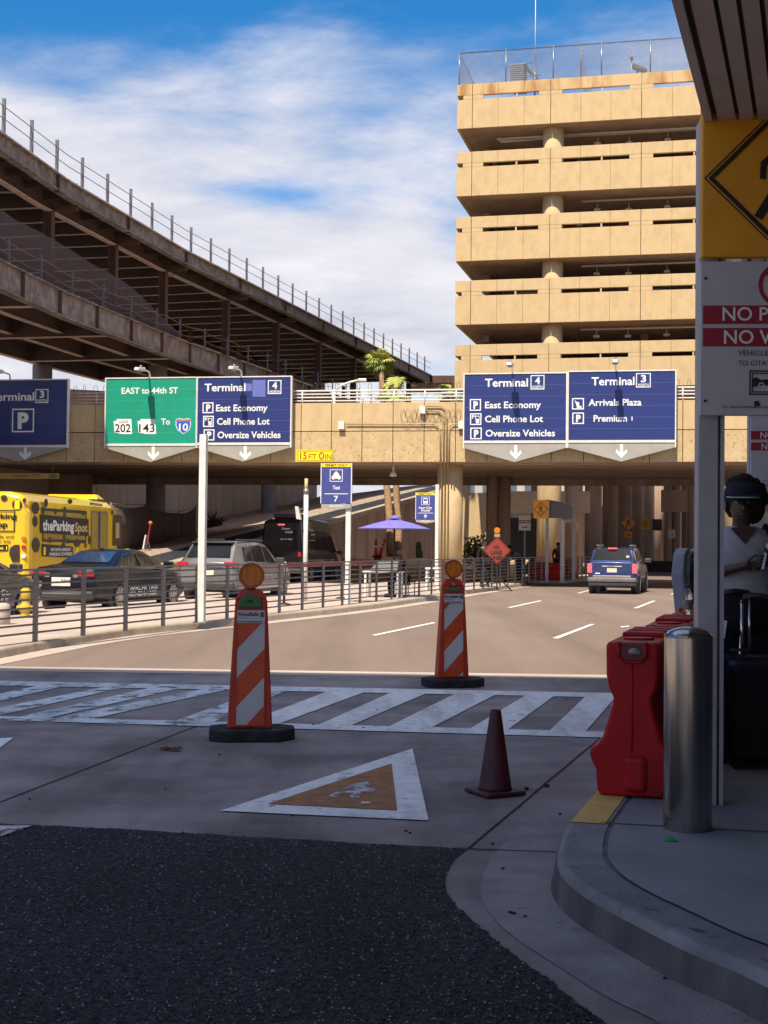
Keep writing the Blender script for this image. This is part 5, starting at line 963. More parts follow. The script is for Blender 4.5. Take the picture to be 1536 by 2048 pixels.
class Car:
    def __init__(s, label, cat, name, at, ref, theta, stations, mat, group=None):
        th = R(theta); rz = math.pi/2-th; m3 = Matrix.Rotation(rz, 4, 'Z'); o = V((at.x, at.y, at.z)) - m3 @ V((ref[0], ref[1], 0))
        s.t = T(name, label, cat, tuple(o), rz, group); s.M = MW[s.t]; s.st = stations; s.th = th
        b = B(s.M); rings = []
        for q in stations:
            x, wl, zb, wb, zbe, wr, zr = q
            half = [(wl*0.86, zb), (wl, zb+0.11), (wl*1.015, zb*0.45+zbe*0.55), (wb, zbe-0.02), (wb*0.985, zbe), (wr, zr-0.05), (wr*0.84, zr)]
            prof = [(0, zb)] + half + [(0, zr+0.012)] + [(-y, z) for y, z in half[::-1]]
            rings.append([b.v((x, y, z)) for y, z in prof])
        n = len(rings[0])
        for a, c in zip(rings, rings[1:]):
            for k in range(n): b.bm.faces.new((a[k], a[(k+1) % n], c[(k+1) % n], c[k]))
        b.bm.faces.new(rings[0][::-1]); b.bm.faces.new(rings[-1]); s.body = b.build('body', mat, s.t, bevel=0.025, smooth=True, seg=3)
        s.body.modifiers[0].harden_normals = True; s.body.modifiers[0].angle_limit = R(28)
    def at(s, x):
        for a, c in zip(s.st, s.st[1:]):
            if a[0] <= x <= c[0]+1e-6: f = (x-a[0])/(c[0]-a[0]+1e-9); return [p+(q-p)*f for p, q in zip(a, c)]
        return s.st[-1]
    def side(s, x0, x1, t0=0.10, t1=0.90, mat=None, name='window', sides=(-1, 1), xt0=None, xt1=None, o=0.012):
        for sg in sides:
            b = B(s.M); n = 5; P = []
            for i in range(n+1):
                row = []
                for t, xa, xb in ((t0, x0, x1), (t1, xt0 if xt0 is not None else x0, xt1 if xt1 is not None else x1)):
                    x = xa+(xb-xa)*i/n; q = s.at(x); y = q[3]*0.985+(q[5]-q[3]*0.985)*t+o; z = q[4]+(q[6]-0.05-q[4])*t+o*0.3; row.append((x, sg*y, z))
                P.append(row)
            for i in range(n): b.face([P[i][0], P[i+1][0], P[i+1][1], P[i][1]])
            b.build(name, mat or GLASS, s.t)
    def top(s, x0, x1, k0=0.80, k1=0.80, mat=None, name='windscreen', o=0.014):
        a, c = s.at(x0), s.at(x1); d = V((x1-x0, 0, c[6]-a[6])).normalized(); n = V((-d.z, 0, d.x)); n = n if n.z > 0 else -n
        b = B(s.M); b.face([V((x0, -a[5]*k0, a[6]+0.006))+n*o, V((x0, a[5]*k0, a[6]+0.006))+n*o, V((x1, c[5]*k1, c[6]+0.006))+n*o, V((x1, -c[5]*k1, c[6]+0.006))+n*o]); return b.build(name, mat or GLASS, s.t)
    def wheels(s, xs, hw, r, w_=0.22, spokes=5):
        for x in xs:
            for sg in (-1, 1):
                b = B(s.M); b.cyl((x, sg*(hw+0.004), r), (x, sg*(hw-0.25), r), r+0.06, n=24); b.build('wheel_arch', TRIM, s.t)
                b = B(s.M); b.cyl((x, sg*(hw-w_+0.03), r), (x, sg*(hw-0.02), r), r, n=28); b.cyl((x, sg*(hw-0.02), r), (x, sg*(hw+0.03), r), r, r*0.9, n=28); wh = b.build('wheel', TYRE, s.t)
                b = B(s.M); y0 = sg*(hw+0.032); y1 = sg*(hw+0.045)
                for k in range(spokes*2):
                    t = math.pi*k/spokes; u = V((math.cos(t), 0, math.sin(t))); v_ = V((-math.sin(t), 0, math.cos(t))); w2 = 0.055 if k % 2 == 0 else 0.03
                    b.face([V((x, y1, r))+u*0.03-v_*w2*0.5, V((x, y1, r))+u*0.03+v_*w2*0.5, V((x, y1, r))+u*r*0.66+v_*w2, V((x, y1, r))+u*r*0.66-v_*w2])
                n = 24
                for k in range(n):
                    t0, t1 = 2*math.pi*k/n, 2*math.pi*(k+1)/n; f = lambda t, rr: (x+rr*math.cos(t), y1, r+rr*math.sin(t)); b.face([f(t0, r*0.70), f(t1, r*0.70), f(t1, r*0.63), f(t0, r*0.63)])
                b.cyl((x, y0, r), (x, sg*(hw+0.055), r), 0.05, n=12); b.build('rim', RIM, wh)
    def bx(s, name, m, *q, bevel=0.0, parent=None): b = B(s.M); b.box(*q); return b.build(name, m, parent or s.t, bevel=bevel)
    def mirrors(s, x, y, z, m):
        for sg in (-1, 1): s.bx('mirror', m, x-0.06, x+0.1, min(sg*y, sg*(y+0.24)), max(sg*y, sg*(y+0.24)), z, z+0.17, bevel=0.03)
    def sf(s, y): return Fr(s.M @ V((0, y, 0)), s.th-math.pi/2)       # right side plane
    def rf(s, x): return Fr(s.M @ V((x, 0, 0)), s.th)                 # rear plane
SEDAN = [(0.0, .70, .36, .66, .78, .62, .86), (0.10, .84, .26, .80, .96, .74, 1.03), (0.60, .90, .20, .85, 1.0, .76, 1.07), (1.0, .915, .19, .86, 1.0, .74, 1.10), (1.75, .92, .19, .86, .985, .60, 1.39), (2.4, .92, .19, .86, .975, .62, 1.445), (3.0, .92, .19, .86, .965, .60, 1.39), (3.8, .915, .19, .86, .95, .74, 1.01), (4.45, .89, .2, .83, .80, .74, .87), (4.80, .78, .26, .72, .68, .66, .74), (4.88, .66, .34, .62, .60, .58, .66)]
def sedan(label, at, theta, m, ref=(1.05, -0.9)):
    c = Car(label, 'taxi', 'taxi_sedan', at, ref, theta, SEDAN, m, 'taxis waiting beyond the railing')
    c.side(1.15, 2.22, 0.12, 0.88, xt0=1.62, xt1=2.2); c.side(2.3, 3.45, 0.12, 0.88, xt0=2.28, xt1=2.98)
    c.top(1.06, 1.70, 0.86, 0.80, BGLASS, 'rear_window'); c.top(3.06, 3.74, 0.8, 0.86)
    c.wheels((1.05, 3.85), 0.9, 0.335)
    c.mirrors(3.42, 0.88, 0.98, m)
    return c
# black taxi sedan beyond the railing
BLK = pm('glossy black paint', (0.008, 0.008, 0.009), scale=3, rough=0.3, spec=0.3, coat=0.35)
tx = sedan('black taxi sedan seen from behind, with red tail lamps and white door lettering', G(237, 1223, 0.012), 17, BLK)
for sg in (-1, 1):
    tx.bx('tail_lamp', TAILR, -0.02, 0.22, min(sg*0.40, sg*0.80), max(sg*0.40, sg*0.80), 0.82, 0.93, bevel=0.03); tx.bx('reflector', CHROME, -0.012, 0.02, min(sg*0.3, sg*0.42), max(sg*0.3, sg*0.42), 0.8, 0.9)
pl = tx.bx('licence_plate', PLATE, -0.03, 0.02, -0.24, 0.24, 0.60, 0.80, bevel=0.008); tx.bx('bumper', TRIM, -0.05, 0.3, -0.80, 0.80, 0.30, 0.50, bevel=0.05)
tx.bx('bumper_strip', CHROME, -0.06, 0.02, -0.74, 0.74, 0.42, 0.445); tx.bx('aerial_fin', BLK, 1.8, 1.95, -0.02, 0.02, 1.39, 1.47, bevel=0.01)
tx.bx('roof_plate', pm('teal roof sticker', (0.02, 0.30, 0.24), rough=0.4), 1.86, 2.5, -0.5, 0.5, 1.41, 1.425) if False else None
b = B(); F = tx.sf(-0.94); b.ftext(F, 0.01, 'APACHE TAXI', 260, 315, 1171, 1179, 0.02); b.ftext(F, 0.01, '480-804-1000', 256, 313, 1182, 1191, 0.02); b.build('lettering', SWHITE, tx.t)
b = B(); F = tx.rf(-0.03); b.ftext(F, 0.008, '74V2', 122, 142, 1159, 1165, 0.0); b.build('plate_lettering', SBLK, pl)
tx.side(1.15, 3.4, 0.02, 0.07, CHROME, 'window_trim')
# dark taxi cut off by the left edge
ct = sedan('charcoal taxi sedan cut off by the left edge, nearest to the railing', G(44, 1240, 0.012), 17, paint('charcoal paint', (0.05, 0.045, 0.042), metal=0.3), ref=(3.85, -0.9))
b = B(); F = ct.sf(-0.94); b.ftext(F, 0.01, 'Cab Co.', -26, 21, 1180, 1191, 0.02); b.ftext(F, 0.01, '855', -8, 17, 1197, 1206, 0.02); b.build('lettering', SWHITE, ct.t)
ct.bx('headlamp', CHROME, 4.5, 4.82, -0.78, -0.4, 0.66, 0.78, bevel=0.03)
# silver suv taxi
SUVS = [(0.0, .74, .50, .74, 1.00, .66, 1.08), (0.10, .84, .34, .84, 1.06, .72, 1.16), (0.50, .90, .26, .87, 1.06, .66, 1.62), (0.9, .92, .24, .88, 1.05, .68, 1.66), (2.0, .925, .24, .88, 1.02, .68, 1.69), (2.75, .92, .24, .88, 1.01, .66, 1.63), (3.55, .92, .24, .87, 1.0, .76, 1.10), (4.25, .90, .26, .84, .92, .76, .98), (4.52, .80, .34, .74, .74, .68, .84), (4.6, .7, .4, .66, .62, .6, .7)]
sv = Car('silver taxi suv with a brown lettered side, behind the square steel post', 'taxi', 'taxi_suv', G(498, 1203, 0.012), (0.95, -0.9), 16, SUVS, paint('silver paint', (0.27, 0.258, 0.25), metal=0.55), 'taxis waiting beyond the railing')
sv.side(0.75, 1.35, 0.14, 0.84, xt0=0.85, xt1=1.35); sv.side(1.43, 2.3, 0.12, 0.88); sv.side(2.38, 3.2, 0.12, 0.88, xt0=2.36, xt1=2.72); sv.top(0.14, 0.48, 0.9, 0.84, GLASS, 'rear_window'); sv.top(2.8, 3.5, 0.84, 0.88); sv.wheels((0.95, 3.65), 0.9, 0.36); sv.mirrors(3.1, 0.89, 1.05, TRIM)
for sg in (-1, 1): sv.bx('tail_lamp', TAILR, -0.02, 0.28, min(sg*0.52, sg*0.86), max(sg*0.52, sg*0.86), 0.98, 1.10, bevel=0.03); sv.bx('roof_rail', TRIM, 0.7, 2.7, sg*0.60-0.025, sg*0.60+0.025, 1.67, 1.74, bevel=0.02)
sv.bx('bumper', TRIM, -0.06, 0.3, -0.82, 0.82, 0.36, 0.56, bevel=0.05); sv.bx('licence_plate', PLATE, -0.03, 0.02, -0.24, 0.24, 0.74, 0.90); sv.bx('trim_bar', CHROME, -0.02, 0.05, -0.5, 0.5, 0.95, 0.985); sv.bx('spoiler', TRIM, 0.36, 0.6, -0.6, 0.6, 1.62, 1.66, bevel=0.015)
b = B(); F = sv.sf(-0.935); p0 = F.px(516, 1160); p1 = F.px(571, 1160)
b.fb(F, p0.x, p1.x, -0.012, -0.002, 0.5, 1.0); b.build('brown_door_wrap', pm('brown wrap', (0.30, 0.20, 0.15), (0.24, 0.16, 0.12), rough=0.4), sv.t)
b = B(); b.ftext(F, 0.02, 'Northwest Cab Co.', 518, 553, 1146, 1151, 0.01); b.ftext(F, 0.02, '602-855-1203', 520, 551, 1154.5, 1160, 0.01); b.build('lettering', SWHITE, sv.t)
# black van
VAN = [(0.0, .84, .50, .84, 1.25, .72, 2.50), (0.10, .94, .40, .94, 1.28, .78, 2.64), (0.5, .98, .38, .97, 1.28, .80, 2.70), (2.5, .98, .38, .97, 1.26, .80, 2.70), (4.0, .98, .38, .97, 1.24, .80, 2.66), (4.55, .98, .38, .96, 1.22, .78, 2.40), (5.3, .97, .38, .93, 1.20, .82, 1.45), (5.75, .92, .42, .86, 1.0, .76, 1.12), (5.95, .80, .48, .74, .8, .66, .9)]
vn = Car('glossy black high roof shuttle van parked by the ramp wall', 'van', 'shuttle_van', G(621, 1166), (1.1, -0.95), 15, VAN, BLK)
vn.side(0.3, 1.9, 0.1, 0.68); vn.side(2.0, 3.6, 0.1, 0.68); vn.side(3.75, 4.9, 0.06, 0.60, xt0=3.75, xt1=4.55); vn.top(4.6, 5.2, 0.86, 0.9); vn.wheels((1.1, 4.75), 0.95, 0.37); vn.mirrors(4.85, 0.95, 1.2, TRIM)
for sg in (-1, 1):
    vn.bx('tail_lamp', TAILR, -0.03, 0.1, min(sg*0.74, sg*0.88), max(sg*0.74, sg*0.88), 1.12, 1.3, bevel=0.02)
    b = B(vn.M); b.face([(-0.012, sg*0.08, 1.4), (-0.012, sg*0.70, 1.4), (-0.012, sg*0.62, 2.2), (-0.012, sg*0.08, 2.2)]); b.build('rear_window', GLASS, vn.t)
vn.bx('brake_lamp', LITR, -0.015, 0.04, -0.15, 0.15, 2.42, 2.48); vn.bx('bumper', TRIM, -0.1, 0.2, -0.9, 0.9, 0.42, 0.62, bevel=0.04); vn.bx('licence_plate', PLATE, -0.03, 0.01, -0.24, 0.24, 0.75, 0.9); vn.bx('air_unit', TRIM, 0.5, 1.8, -0.55, 0.55, 2.7, 2.92, bevel=0.08)
for z_, h_ in ((0.72, 0.05), (0.95, 0.03)): vn.bx('side_strip', CHROME, 0.6, 4.3, -1.0, -0.985, z_, z_+h_)
b = B(); F = vn.rf(-0.014); b.ftext(F, 0.012, 'Desert', 564, 580, 1055, 1059, 0.01); b.ftext(F, 0.012, 'coach', 570, 585, 1061, 1066, 0.01); b.ftext(F, 0.012, '602-437-8000', 560, 585, 1077, 1079.5, 0.01); b.build('lettering', SWHITE, vn.t)
b = B(); F = vn.sf(-0.99); b.ftext(F, 0.03, 'Desert', 619, 627, 1058, 1063, 0.01); b.ftext(F, 0.03, 'coach', 622, 630, 1066, 1071, 0.01); b.ftext(F, 0.03, '437-8000', 619, 630, 1080, 1082.5, 0.0); b.build('lettering', SWHITE, vn.t)
# blue suv driving away
JEEP = [(0.0, .74, .48, .80, 1.02, .74, 1.10), (0.07, .82, .40, .84, 1.05, .76, 1.16), (0.30, .86, .34, .86, 1.06, .69, 1.58), (0.7, .87, .32, .87, 1.06, .70, 1.63), (2.2, .875, .32, .87, 1.05, .70, 1.64), (2.6, .87, .32, .87, 1.04, .69, 1.58), (3.25, .87, .32, .86, 1.04, .78, 1.13), (4.15, .86, .34, .83, 1.0, .76, 1.05), (4.35, .82, .4, .78, .9, .7, .96), (4.4, .74, .44, .72, .82, .66, .88)]
BLU = paint('dark blue paint', (0.022, 0.045, 0.16), metal=0.35)
jp = Car('dark blue boxy suv driving away towards the bridge with brake lamps lit', 'suv', 'blue_suv', G(1184, 1186), (0.85, 0.80), 16.0, JEEP, BLU)
jp.side(0.55, 1.15, 0.12, 0.86, xt0=0.62, xt1=1.15); jp.side(1.23, 2.05, 0.1, 0.88); jp.side(2.12, 3.05, 0.1, 0.88, xt0=2.12, xt1=2.55); jp.top(0.085, 0.29, 0.93, 0.88, GLASS, 'rear_window'); jp.top(2.65, 3.2, 0.86, 0.9); jp.wheels((0.85, 3.45), 0.86, 0.36); jp.mirrors(2.85, 0.86, 1.08, TRIM)
for sg in (-1, 1): jp.bx('tail_lamp', LITR, -0.02, 0.16, min(sg*0.70, sg*0.86), max(sg*0.70, sg*0.86), 0.74, 1.06, bevel=0.02); jp.bx('lamp_divider', CHROME, -0.028, 0.0, min(sg*0.70, sg*0.86), max(sg*0.70, sg*0.86), 0.88, 0.92); jp.bx('roof_rail', CHROME, 0.5, 2.3, sg*0.58-0.025, sg*0.58+0.025, 1.67, 1.73, bevel=0.02)
jp.bx('bumper', pm('grey bumper', (0.16, 0.15, 0.15), (0.12, 0.115, 0.115), rough=0.55), -0.10, 0.25, -0.85, 0.85, 0.42, 0.58, bevel=0.04); jp.bx('bumper_strip', CHROME, -0.06, 0.02, -0.66, 0.66, 0.585, 0.65, bevel=0.01); jp.bx('under_bumper', TRIM, -0.06, 0.3, -0.82, 0.82, 0.28, 0.42, bevel=0.03)
jp.bx('handle_bar', CHROME, -0.02, 0.06, -0.36, 0.36, 0.94, 0.99, bevel=0.015); jpl = jp.bx('licence_plate', PLATE, -0.02, 0.03, -0.17, 0.17, 0.76, 0.91); jp.bx('brake_lamp', LITR, 0.17, 0.3, -0.15, 0.15, 1.575, 1.62, bevel=0.01); jp.bx('wiper', TRIM, 0.075, 0.1, -0.2, 0.2, 1.17, 1.19)
jp.bx('badge', SWHITE, -0.012, 0.01, 0.42, 0.58, 0.70, 0.74); jp.bx('window_sticker', SWHITE, 0.12, 0.14, -0.58, -0.48, 1.23, 1.35); b = B(jp.M); b.cyl((-0.08, -0.5, 0.38), (0.2, -0.5, 0.38), 0.05, n=10); b.build('exhaust', TRIM, jp.t)
b = B(); F = jp.rf(-0.02); b.ftext(F, 0.008, 'C3A42', 1215, 1229, 1131, 1135.5, 0.0); b.build('plate_lettering', SBLK, jpl)
# grey pickup far under the bridge
gp = Car('pale grey suv waiting in shade beyond the bridge column', 'suv', 'grey_suv', G(1022, 1142), (0.9, 0.85), 16, SUVS, paint('grey paint', (0.26, 0.26, 0.265), metal=0.4))
gp.side(0.7, 1.9, 0.12, 0.86); gp.side(2.0, 3.2, 0.12, 0.86, xt0=2.0, xt1=2.7); gp.top(0.14, 0.48, 0.9, 0.84, GLASS, 'rear_window'); gp.wheels((0.9, 3.6), 0.9, 0.36)
for sg in (-1, 1): gp.bx('tail_lamp', TAILR, -0.02, 0.2, min(sg*0.6, sg*0.86), max(sg*0.6, sg*0.86), 0.9, 1.15, bevel=0.03)
gp.bx('licence_plate', PLATE, -0.03, 0.02, -0.24, 0.24, 0.8, 0.95)
for (u_, v_, li_, lb_) in ((2.6, 2.4, 3, 'suv glimpsed through the leftmost slot of the fourth garage parapet from the top'), (9.0, 2.6, 3, 'suv glimpsed through the second slot of the fourth garage parapet from the top')):
    q = GF.p(u_, v_, levels[li_][0]+0.43); dup(gp.t, tuple(q), R(-8), lb_)
# yellow shuttle bus
bc = D(57, 1080, 38.3); bth = R(7.5); brz = math.pi/2-bth
bus = T('shuttle_bus', 'bright yellow shuttle bus with black spots and a black name panel', 'bus', (bc.x, bc.y, 0), brz); BM = MW[bus]
BYEL = pm('bright yellow coach paint', (0.78, 0.50, 0.012), (0.72, 0.45, 0.012), scale=1.5, rough=0.3, coat=0.6)
BL, BWd, BH = 8.1, 2.35, 3.02
b = B(BM); prof = [(0, 0.42), (0, 2.5), (-0.05, 2.78), (-0.22, 2.95), (-0.6, BH)]; ring_ = [(y, z) for y, z in [(0.0, 0.42), (0.0, 2.45), (0.06, 2.76), (0.24, 2.94), (0.6, BH), (BWd-0.6, BH), (BWd-0.24, 2.94), (BWd-0.06, 2.76), (BWd, 2.45), (BWd, 0.42)]]
secs = []
for x, k, dz_ in ((0.0, 0.10, -0.10), (0.10, 0.02, 0.0), (0.3, 0, 0), (BL-0.9, 0, 0), (BL-0.35, 0.03, -0.10), (BL, 0.12, -0.5)):
    secs.append([b.v((x, BWd/2+(y-BWd/2)*(1-k), z+(dz_ if z > 2 else 0))) for y, z in ring_])
for a, c in zip(secs, secs[1:]):
    for k in range(len(a)): b.bm.faces.new((a[k], a[(k+1) % len(a)], c[(k+1) % len(a)], c[k]))
b.bm.faces.new(secs[0][::-1]); b.bm.faces.new(secs[-1]); b.build('body', BYEL, bus, bevel=0.04, seg=2)
FS = Fr(BM @ V((0, 0, 0)), bth-math.pi/2); FB = Fr(BM @ V((0, 0, 0)), bth)
def spot(b, F, off, cx_, cy_, rx, ry):
    b.fpoly(F, off, [(cx_+rx*math.cos(2*math.pi*k/18), cy_+ry*math.sin(2*math.pi*k/18)) for k in range(18)])
SPOTM = pm('black vinyl spot', (0.03, 0.024, 0.016), (0.05, 0.04, 0.024), scale=5, rough=0.35)
for q in ((71, 1016, 8, 12), (70.5, 1043, 5, 11), (72, 1090, 8, 15), (92, 1006, 4, 9), (111, 1023, 3, 6), (130, 1018, 2.6, 5), (100, 1080, 3.4, 6.5), (135, 1082, 3, 6), (127, 1092, 4, 7), (154, 1086, 7, 8), (171, 1091, 2.2, 5), (179, 1080, 2.6, 9), (202, 1057, 3.4, 9), (202, 1083, 2.8, 7), (211, 1046, 2.6, 8), (224.5, 1025, 2, 5), (241, 1095, 2, 4), (232, 1103, 3.4, 3.4), (86, 1021, 3.4, 8), (167, 1026, 4, 5)):
    b = B(); spot(b, FS, 0.012, *q); b.build('spot', SPOTM, bus)
b = B(); spot(b, FS, 0.01, 140, 1003, 5, 5); b.build('spot', SPOTM, bus)
WRAPW = pm('dull wrapped window', (0.46, 0.33, 0.06), (0.38, 0.27, 0.05), scale=2, rough=0.15, coat=0.5)
for x0, x1, y0, y1 in ((86, 127.5, 1020, 1083), (130, 172, 1023, 1085)):
    b = B(); b.fpoly(FS, 0.008, [(x0, y0), (x1, y0+1.5), (x1, y1), (x0, y1-2)]); b.build('window', WRAPW, bus)
    b = B(); b.frame(FS, 0.011, x0-1.5, x1+1.5, y0-1, y1+1, 2.2); b.build('window_frame', SPOTM, bus)
b = B(); b.fpoly(FS, 0.02, [(80.5, 1029), (177.5, 1038.5), (177.5, 1072.5), (80.5, 1066)]); nb = b.build('name_panel', SBLK, bus)
b = B(); b.ftext(FS, 0.026, 'theParking', 85.5, 148, 1041.5, 1061, 0.035); b.build('lettering', SWHITE, nb); b = B(); b.ftext(FS, 0.026, 'Spot', 149.5, 175, 1046, 1063, 0.035); b.build('lettering', pm('cream lettering', (0.62, 0.45, 0.20), rough=0.5), nb)
b = B(); b.fpoly(FS, 0.02, [(84, 1088), (146, 1093.5), (146, 1116), (84, 1112.5)]); lp_ = b.build('lower_panel', SBLK, bus); b = B(); b.ftext(FS, 0.026, 'WE HAVE AIRPORT', 101, 142, 1096, 1102, 0.025); b.ftext(FS, 0.026, 'PARKING COVERED', 99, 144, 1105, 1111, 0.025); b.build('lettering', SWHITE, lp_); b = B(); b.ftext(FS, 0.026, '1', 87, 91.5, 1095, 1109, 0.05); b.ftext(FS, 0.026, '1', 151, 156, 1096, 1106, 0.05); b.build('lettering', SYEL, lp_)
b = B(); b.fpoly(FS, 0.014, [(182.5, 1022), (216, 1024), (216, 1112), (182.5, 1112)]); dr = b.build('door', WRAPW, bus)
b = B(); b.frame(FS, 0.018, 182, 198, 1022.5, 1112, 1.6); b.frame(FS, 0.018, 199.5, 216, 1023.5, 1112, 1.6); b.build('door_frame', GALV, dr); b = B(); b.fpoly(FS, 0.02, [(197.5, 1023), (200, 1023), (200, 1112), (197.5, 1112)]); b.build('door_seal', SBLK, dr)
b = B(); b.fpoly(FS, 0.014, [(227, 1036), (230, 1032), (241, 1033), (244, 1037), (244, 1088), (241, 1091), (229, 1090), (226, 1086)]); fw_ = b.build('window', pm('brown tinted window', (0.14, 0.10, 0.06), (0.1, 0.075, 0.05), rough=0.15, coat=0.5), bus); b = B(); b.ftext(FS, 0.02, '1', 231, 238.5, 1047, 1074, 0.06); b.build('lettering', pm('pale window numeral', (0.50, 0.36, 0.18), rough=0.4), fw_); b = B(); b.frame(FS, 0.018, 225.5, 244.5, 1031, 1091, 1.3); b.build('window_frame', SPOTM, fw_)
b = B(); b.fpoly(FS, 0.03, [(180, 1004.5), (204, 1008.5), (204, 1013), (180, 1010)]); nb2 = b.build('name_plate', SBLK, bus); b = B(); b.ftext(FS, 0.036, 'theParking', 183, 202, 1007, 1011, 0.01); b.build('lettering', SWHITE, nb2)
b = B(BM); b.hexa([(BL-1.75, 0.25, BH), (BL-1.0, 0.25, BH), (BL-1.0, BWd-0.25, BH), (BL-1.75, BWd-0.25, BH), (BL-1.55, 0.35, BH+0.16), (BL-1.35, 0.35, BH+0.16), (BL-1.35, BWd-0.35, BH+0.16), (BL-1.55, BWd-0.35, BH+0.16)]); b.build('roof_cap', BYEL, bus, bevel=0.03)
b = B(); spot(b, FB, 0.03, 34, 1009, 10, 10.5); rs = b.build('spot', SPOTM, bus); b = B(); b.ftext(FB, 0.036, '1', 29, 39, 1001, 1017, 0.06); b.build('lettering', SYEL, rs)
for q in ((8, 996, 6.5, 6), (49, 1001, 4.2, 5), (-20, 1075, 9, 14)): b = B(); spot(b, FB, 0.03, *q); b.build('spot', SPOTM, bus)
b = B(); b.fpoly(FB, 0.03, [(18, 1108), (20, 1096), (28, 1090), (39, 1089.5), (39, 1124), (24, 1124)]); b.build('spot', SPOTM, bus)
b = B(); b.ftext(FB, 0.03, 'Parking', -26, 34, 1027, 1037, 0.03); b.ftext(FB, 0.03, 'app', -14, 15, 1043, 1054, 0.03); b.ftext(FB, 0.03, 'shuttle and', -24, 27, 1070, 1076, 0.01); b.ftext(FB, 0.03, 'your way', -16, 22, 1079, 1085, 0.01); b.ftext(FB, 0.03, '42', 47, 53, 1012, 1016.5, 0.0); b.build('lettering', SBLK, bus)
b = B(); b.frame(FB, 0.03, -60, 30, 1020, 1063, 2.4); b.build('rear_window_frame', SPOTM, bus); b = B(); b.fpoly(FB, 0.03, [(-20, 1091), (16, 1089), (16, 1101), (-20, 1103)]); rp_ = b.build('rear_panel', SBLK, bus); b = B(); b.ftext(FB, 0.036, 'Spot 1', -16, 14, 1092.5, 1099, 0.03); b.build('lettering', SYEL, rp_)
for yy, m_ in ((1077, pm('orange lamp lens', (0.7, 0.16, 0.01), rough=0.2)), (1094.5, TAILR), (1112, SWHITE)):
    q = FB.px(47, yy, 0.03); b = B(); b.cyl(FB.p(q.x, -0.04, q.z), FB.p(q.x, 0.02, q.z), 0.062, n=16); b.build('tail_lamp', m_, bus)
for x_ in (1.9, 6.6):
    for y_ in (0.02, BWd-0.02):
        b = B(BM); s_ = 1 if y_ > 1 else -1; b.cyl((x_, y_, 0.45), (x_, y_-s_*0.28, 0.45), 0.45, n=24); wh = b.build('wheel', TYRE, bus); b = B(BM); b.cyl((x_, y_+s_*0.01, 0.45), (x_, y_+s_*0.03, 0.45), 0.27, n=20); b.build('rim', RIM, wh)
b = B(BM); b.box(BL-0.1, BL+0.15, -0.3, -0.08, 1.12, 1.42); b.build('mirror', BYEL, bus, bevel=0.05)
# ================================================================ RAILING
fpts = [G(70, 1283, IZ), G(1095, 1161.5, IZ)]; fd = (fpts[1]-fpts[0]).normalized(); fs = fpts[0]-fd*4.6; flen = (fpts[1]-fs).length
rl_ = T('metal_railing', 'grey steel railing with eight thin rails along the island kerb', 'railing', tuple(fs), 0)
fn = V((-fd.y, fd.x, 0)); FH = 1.08; k = 0
PST = pm('grey railing steel', (0.22, 0.205, 0.20), (0.155, 0.148, 0.148), scale=3, rough=0.45, metal=0.3)
gapk = (fpts[0]-fs).length
s_ = gapk-1.42*3
while s_ < flen+0.01:
    q = fs+fd*s_; b = B(); b.hexa([q+fd*i+fn*j+V((0, 0, z)) for z in (0, FH-0.03) for i, j in ((-0.045, -0.02), (0.045, -0.02), (0.045, 0.02), (-0.045, 0.02))]); b.build('post', PST, rl_)
    s_ += 1.42
for i in range(8):
    z = 0.13+i*0.122; b = B(); o_ = fn*0.032; b.cyl(fs+o_+V((0, 0, z)), fpts[1]+o_+V((0, 0, z)), 0.0165, n=6); b.build('rail', PST, rl_)
b = B(); b.bar(fs+V((0, 0, FH-0.015)), fpts[1]+V((0, 0, FH-0.015)), 0.055, 0.03); b.build('top_rail', PST, rl_)
F9 = Fr(D(1150, 1100, 66), R(17)); t = T('far_railing', 'short dark railing on the next island under the bridge', 'railing', (F9.o.x, F9.o.y, 0.14), -F9.ang)
for k in range(7): b = B(); b.bar(F9.o.xy.to_3d()+F9.v*(1.3*k-3)+V((0, 0, 0.14)), F9.o.xy.to_3d()+F9.v*(1.3*k-3)+V((0, 0, 1.2)), 0.07); b.build('post', PST, t)
for k in range(6): b = B(); b.bar(F9.o.xy.to_3d()-F9.v*3+V((0, 0, 0.3+0.17*k)), F9.o.xy.to_3d()+F9.v*4.8+V((0, 0, 0.3+0.17*k)), 0.03); b.build('rail', PST, t)
# ================================================================ ROADWORK ITEMS
ORG = pm('orange red plastic', (0.50, 0.042, 0.014), (0.40, 0.032, 0.012), scale=4, rough=0.5, rvar=0.1, bump=0.15, bscale=12, speck=(0.14, 0.04, 0.03), sscale=9, sth=0.64)
ORS = pm('orange reflective sheeting', (0.60, 0.075, 0.015), (0.50, 0.06, 0.014), scale=3, rough=0.4, bump=0.35, bscale=7, speck=(0.25, 0.06, 0.03), sscale=11, sth=0.62)
WHS = pm('white reflective sheeting', (0.54, 0.52, 0.51), (0.46, 0.44, 0.43), scale=2.5, rough=0.4, bump=0.35, bscale=7, speck=(0.24, 0.22, 0.20), sscale=13, sth=0.63)
AMB = pm('amber lamp lens', (0.80, 0.24, 0.010), (0.50, 0.12, 0.008), scale=40, st=(1, 1, 0.1), rough=0.3, bump=0.4, bscale=90)
GRN = pm('green battery case', (0.06, 0.16, 0.035), (0.05, 0.12, 0.03), scale=5, rough=0.5)
def clip(poly, a, c):                     # keep a.x <= c
    o = []
    for p, q in zip(poly, poly[1:]+poly[:1]):
        dp, dq = c-a.dot(p), c-a.dot(q)
        if dp >= 0: o.append(p)
        if dp*dq < 0: o.append(p+(q-p)*(dp/(dp-dq)))
    return o
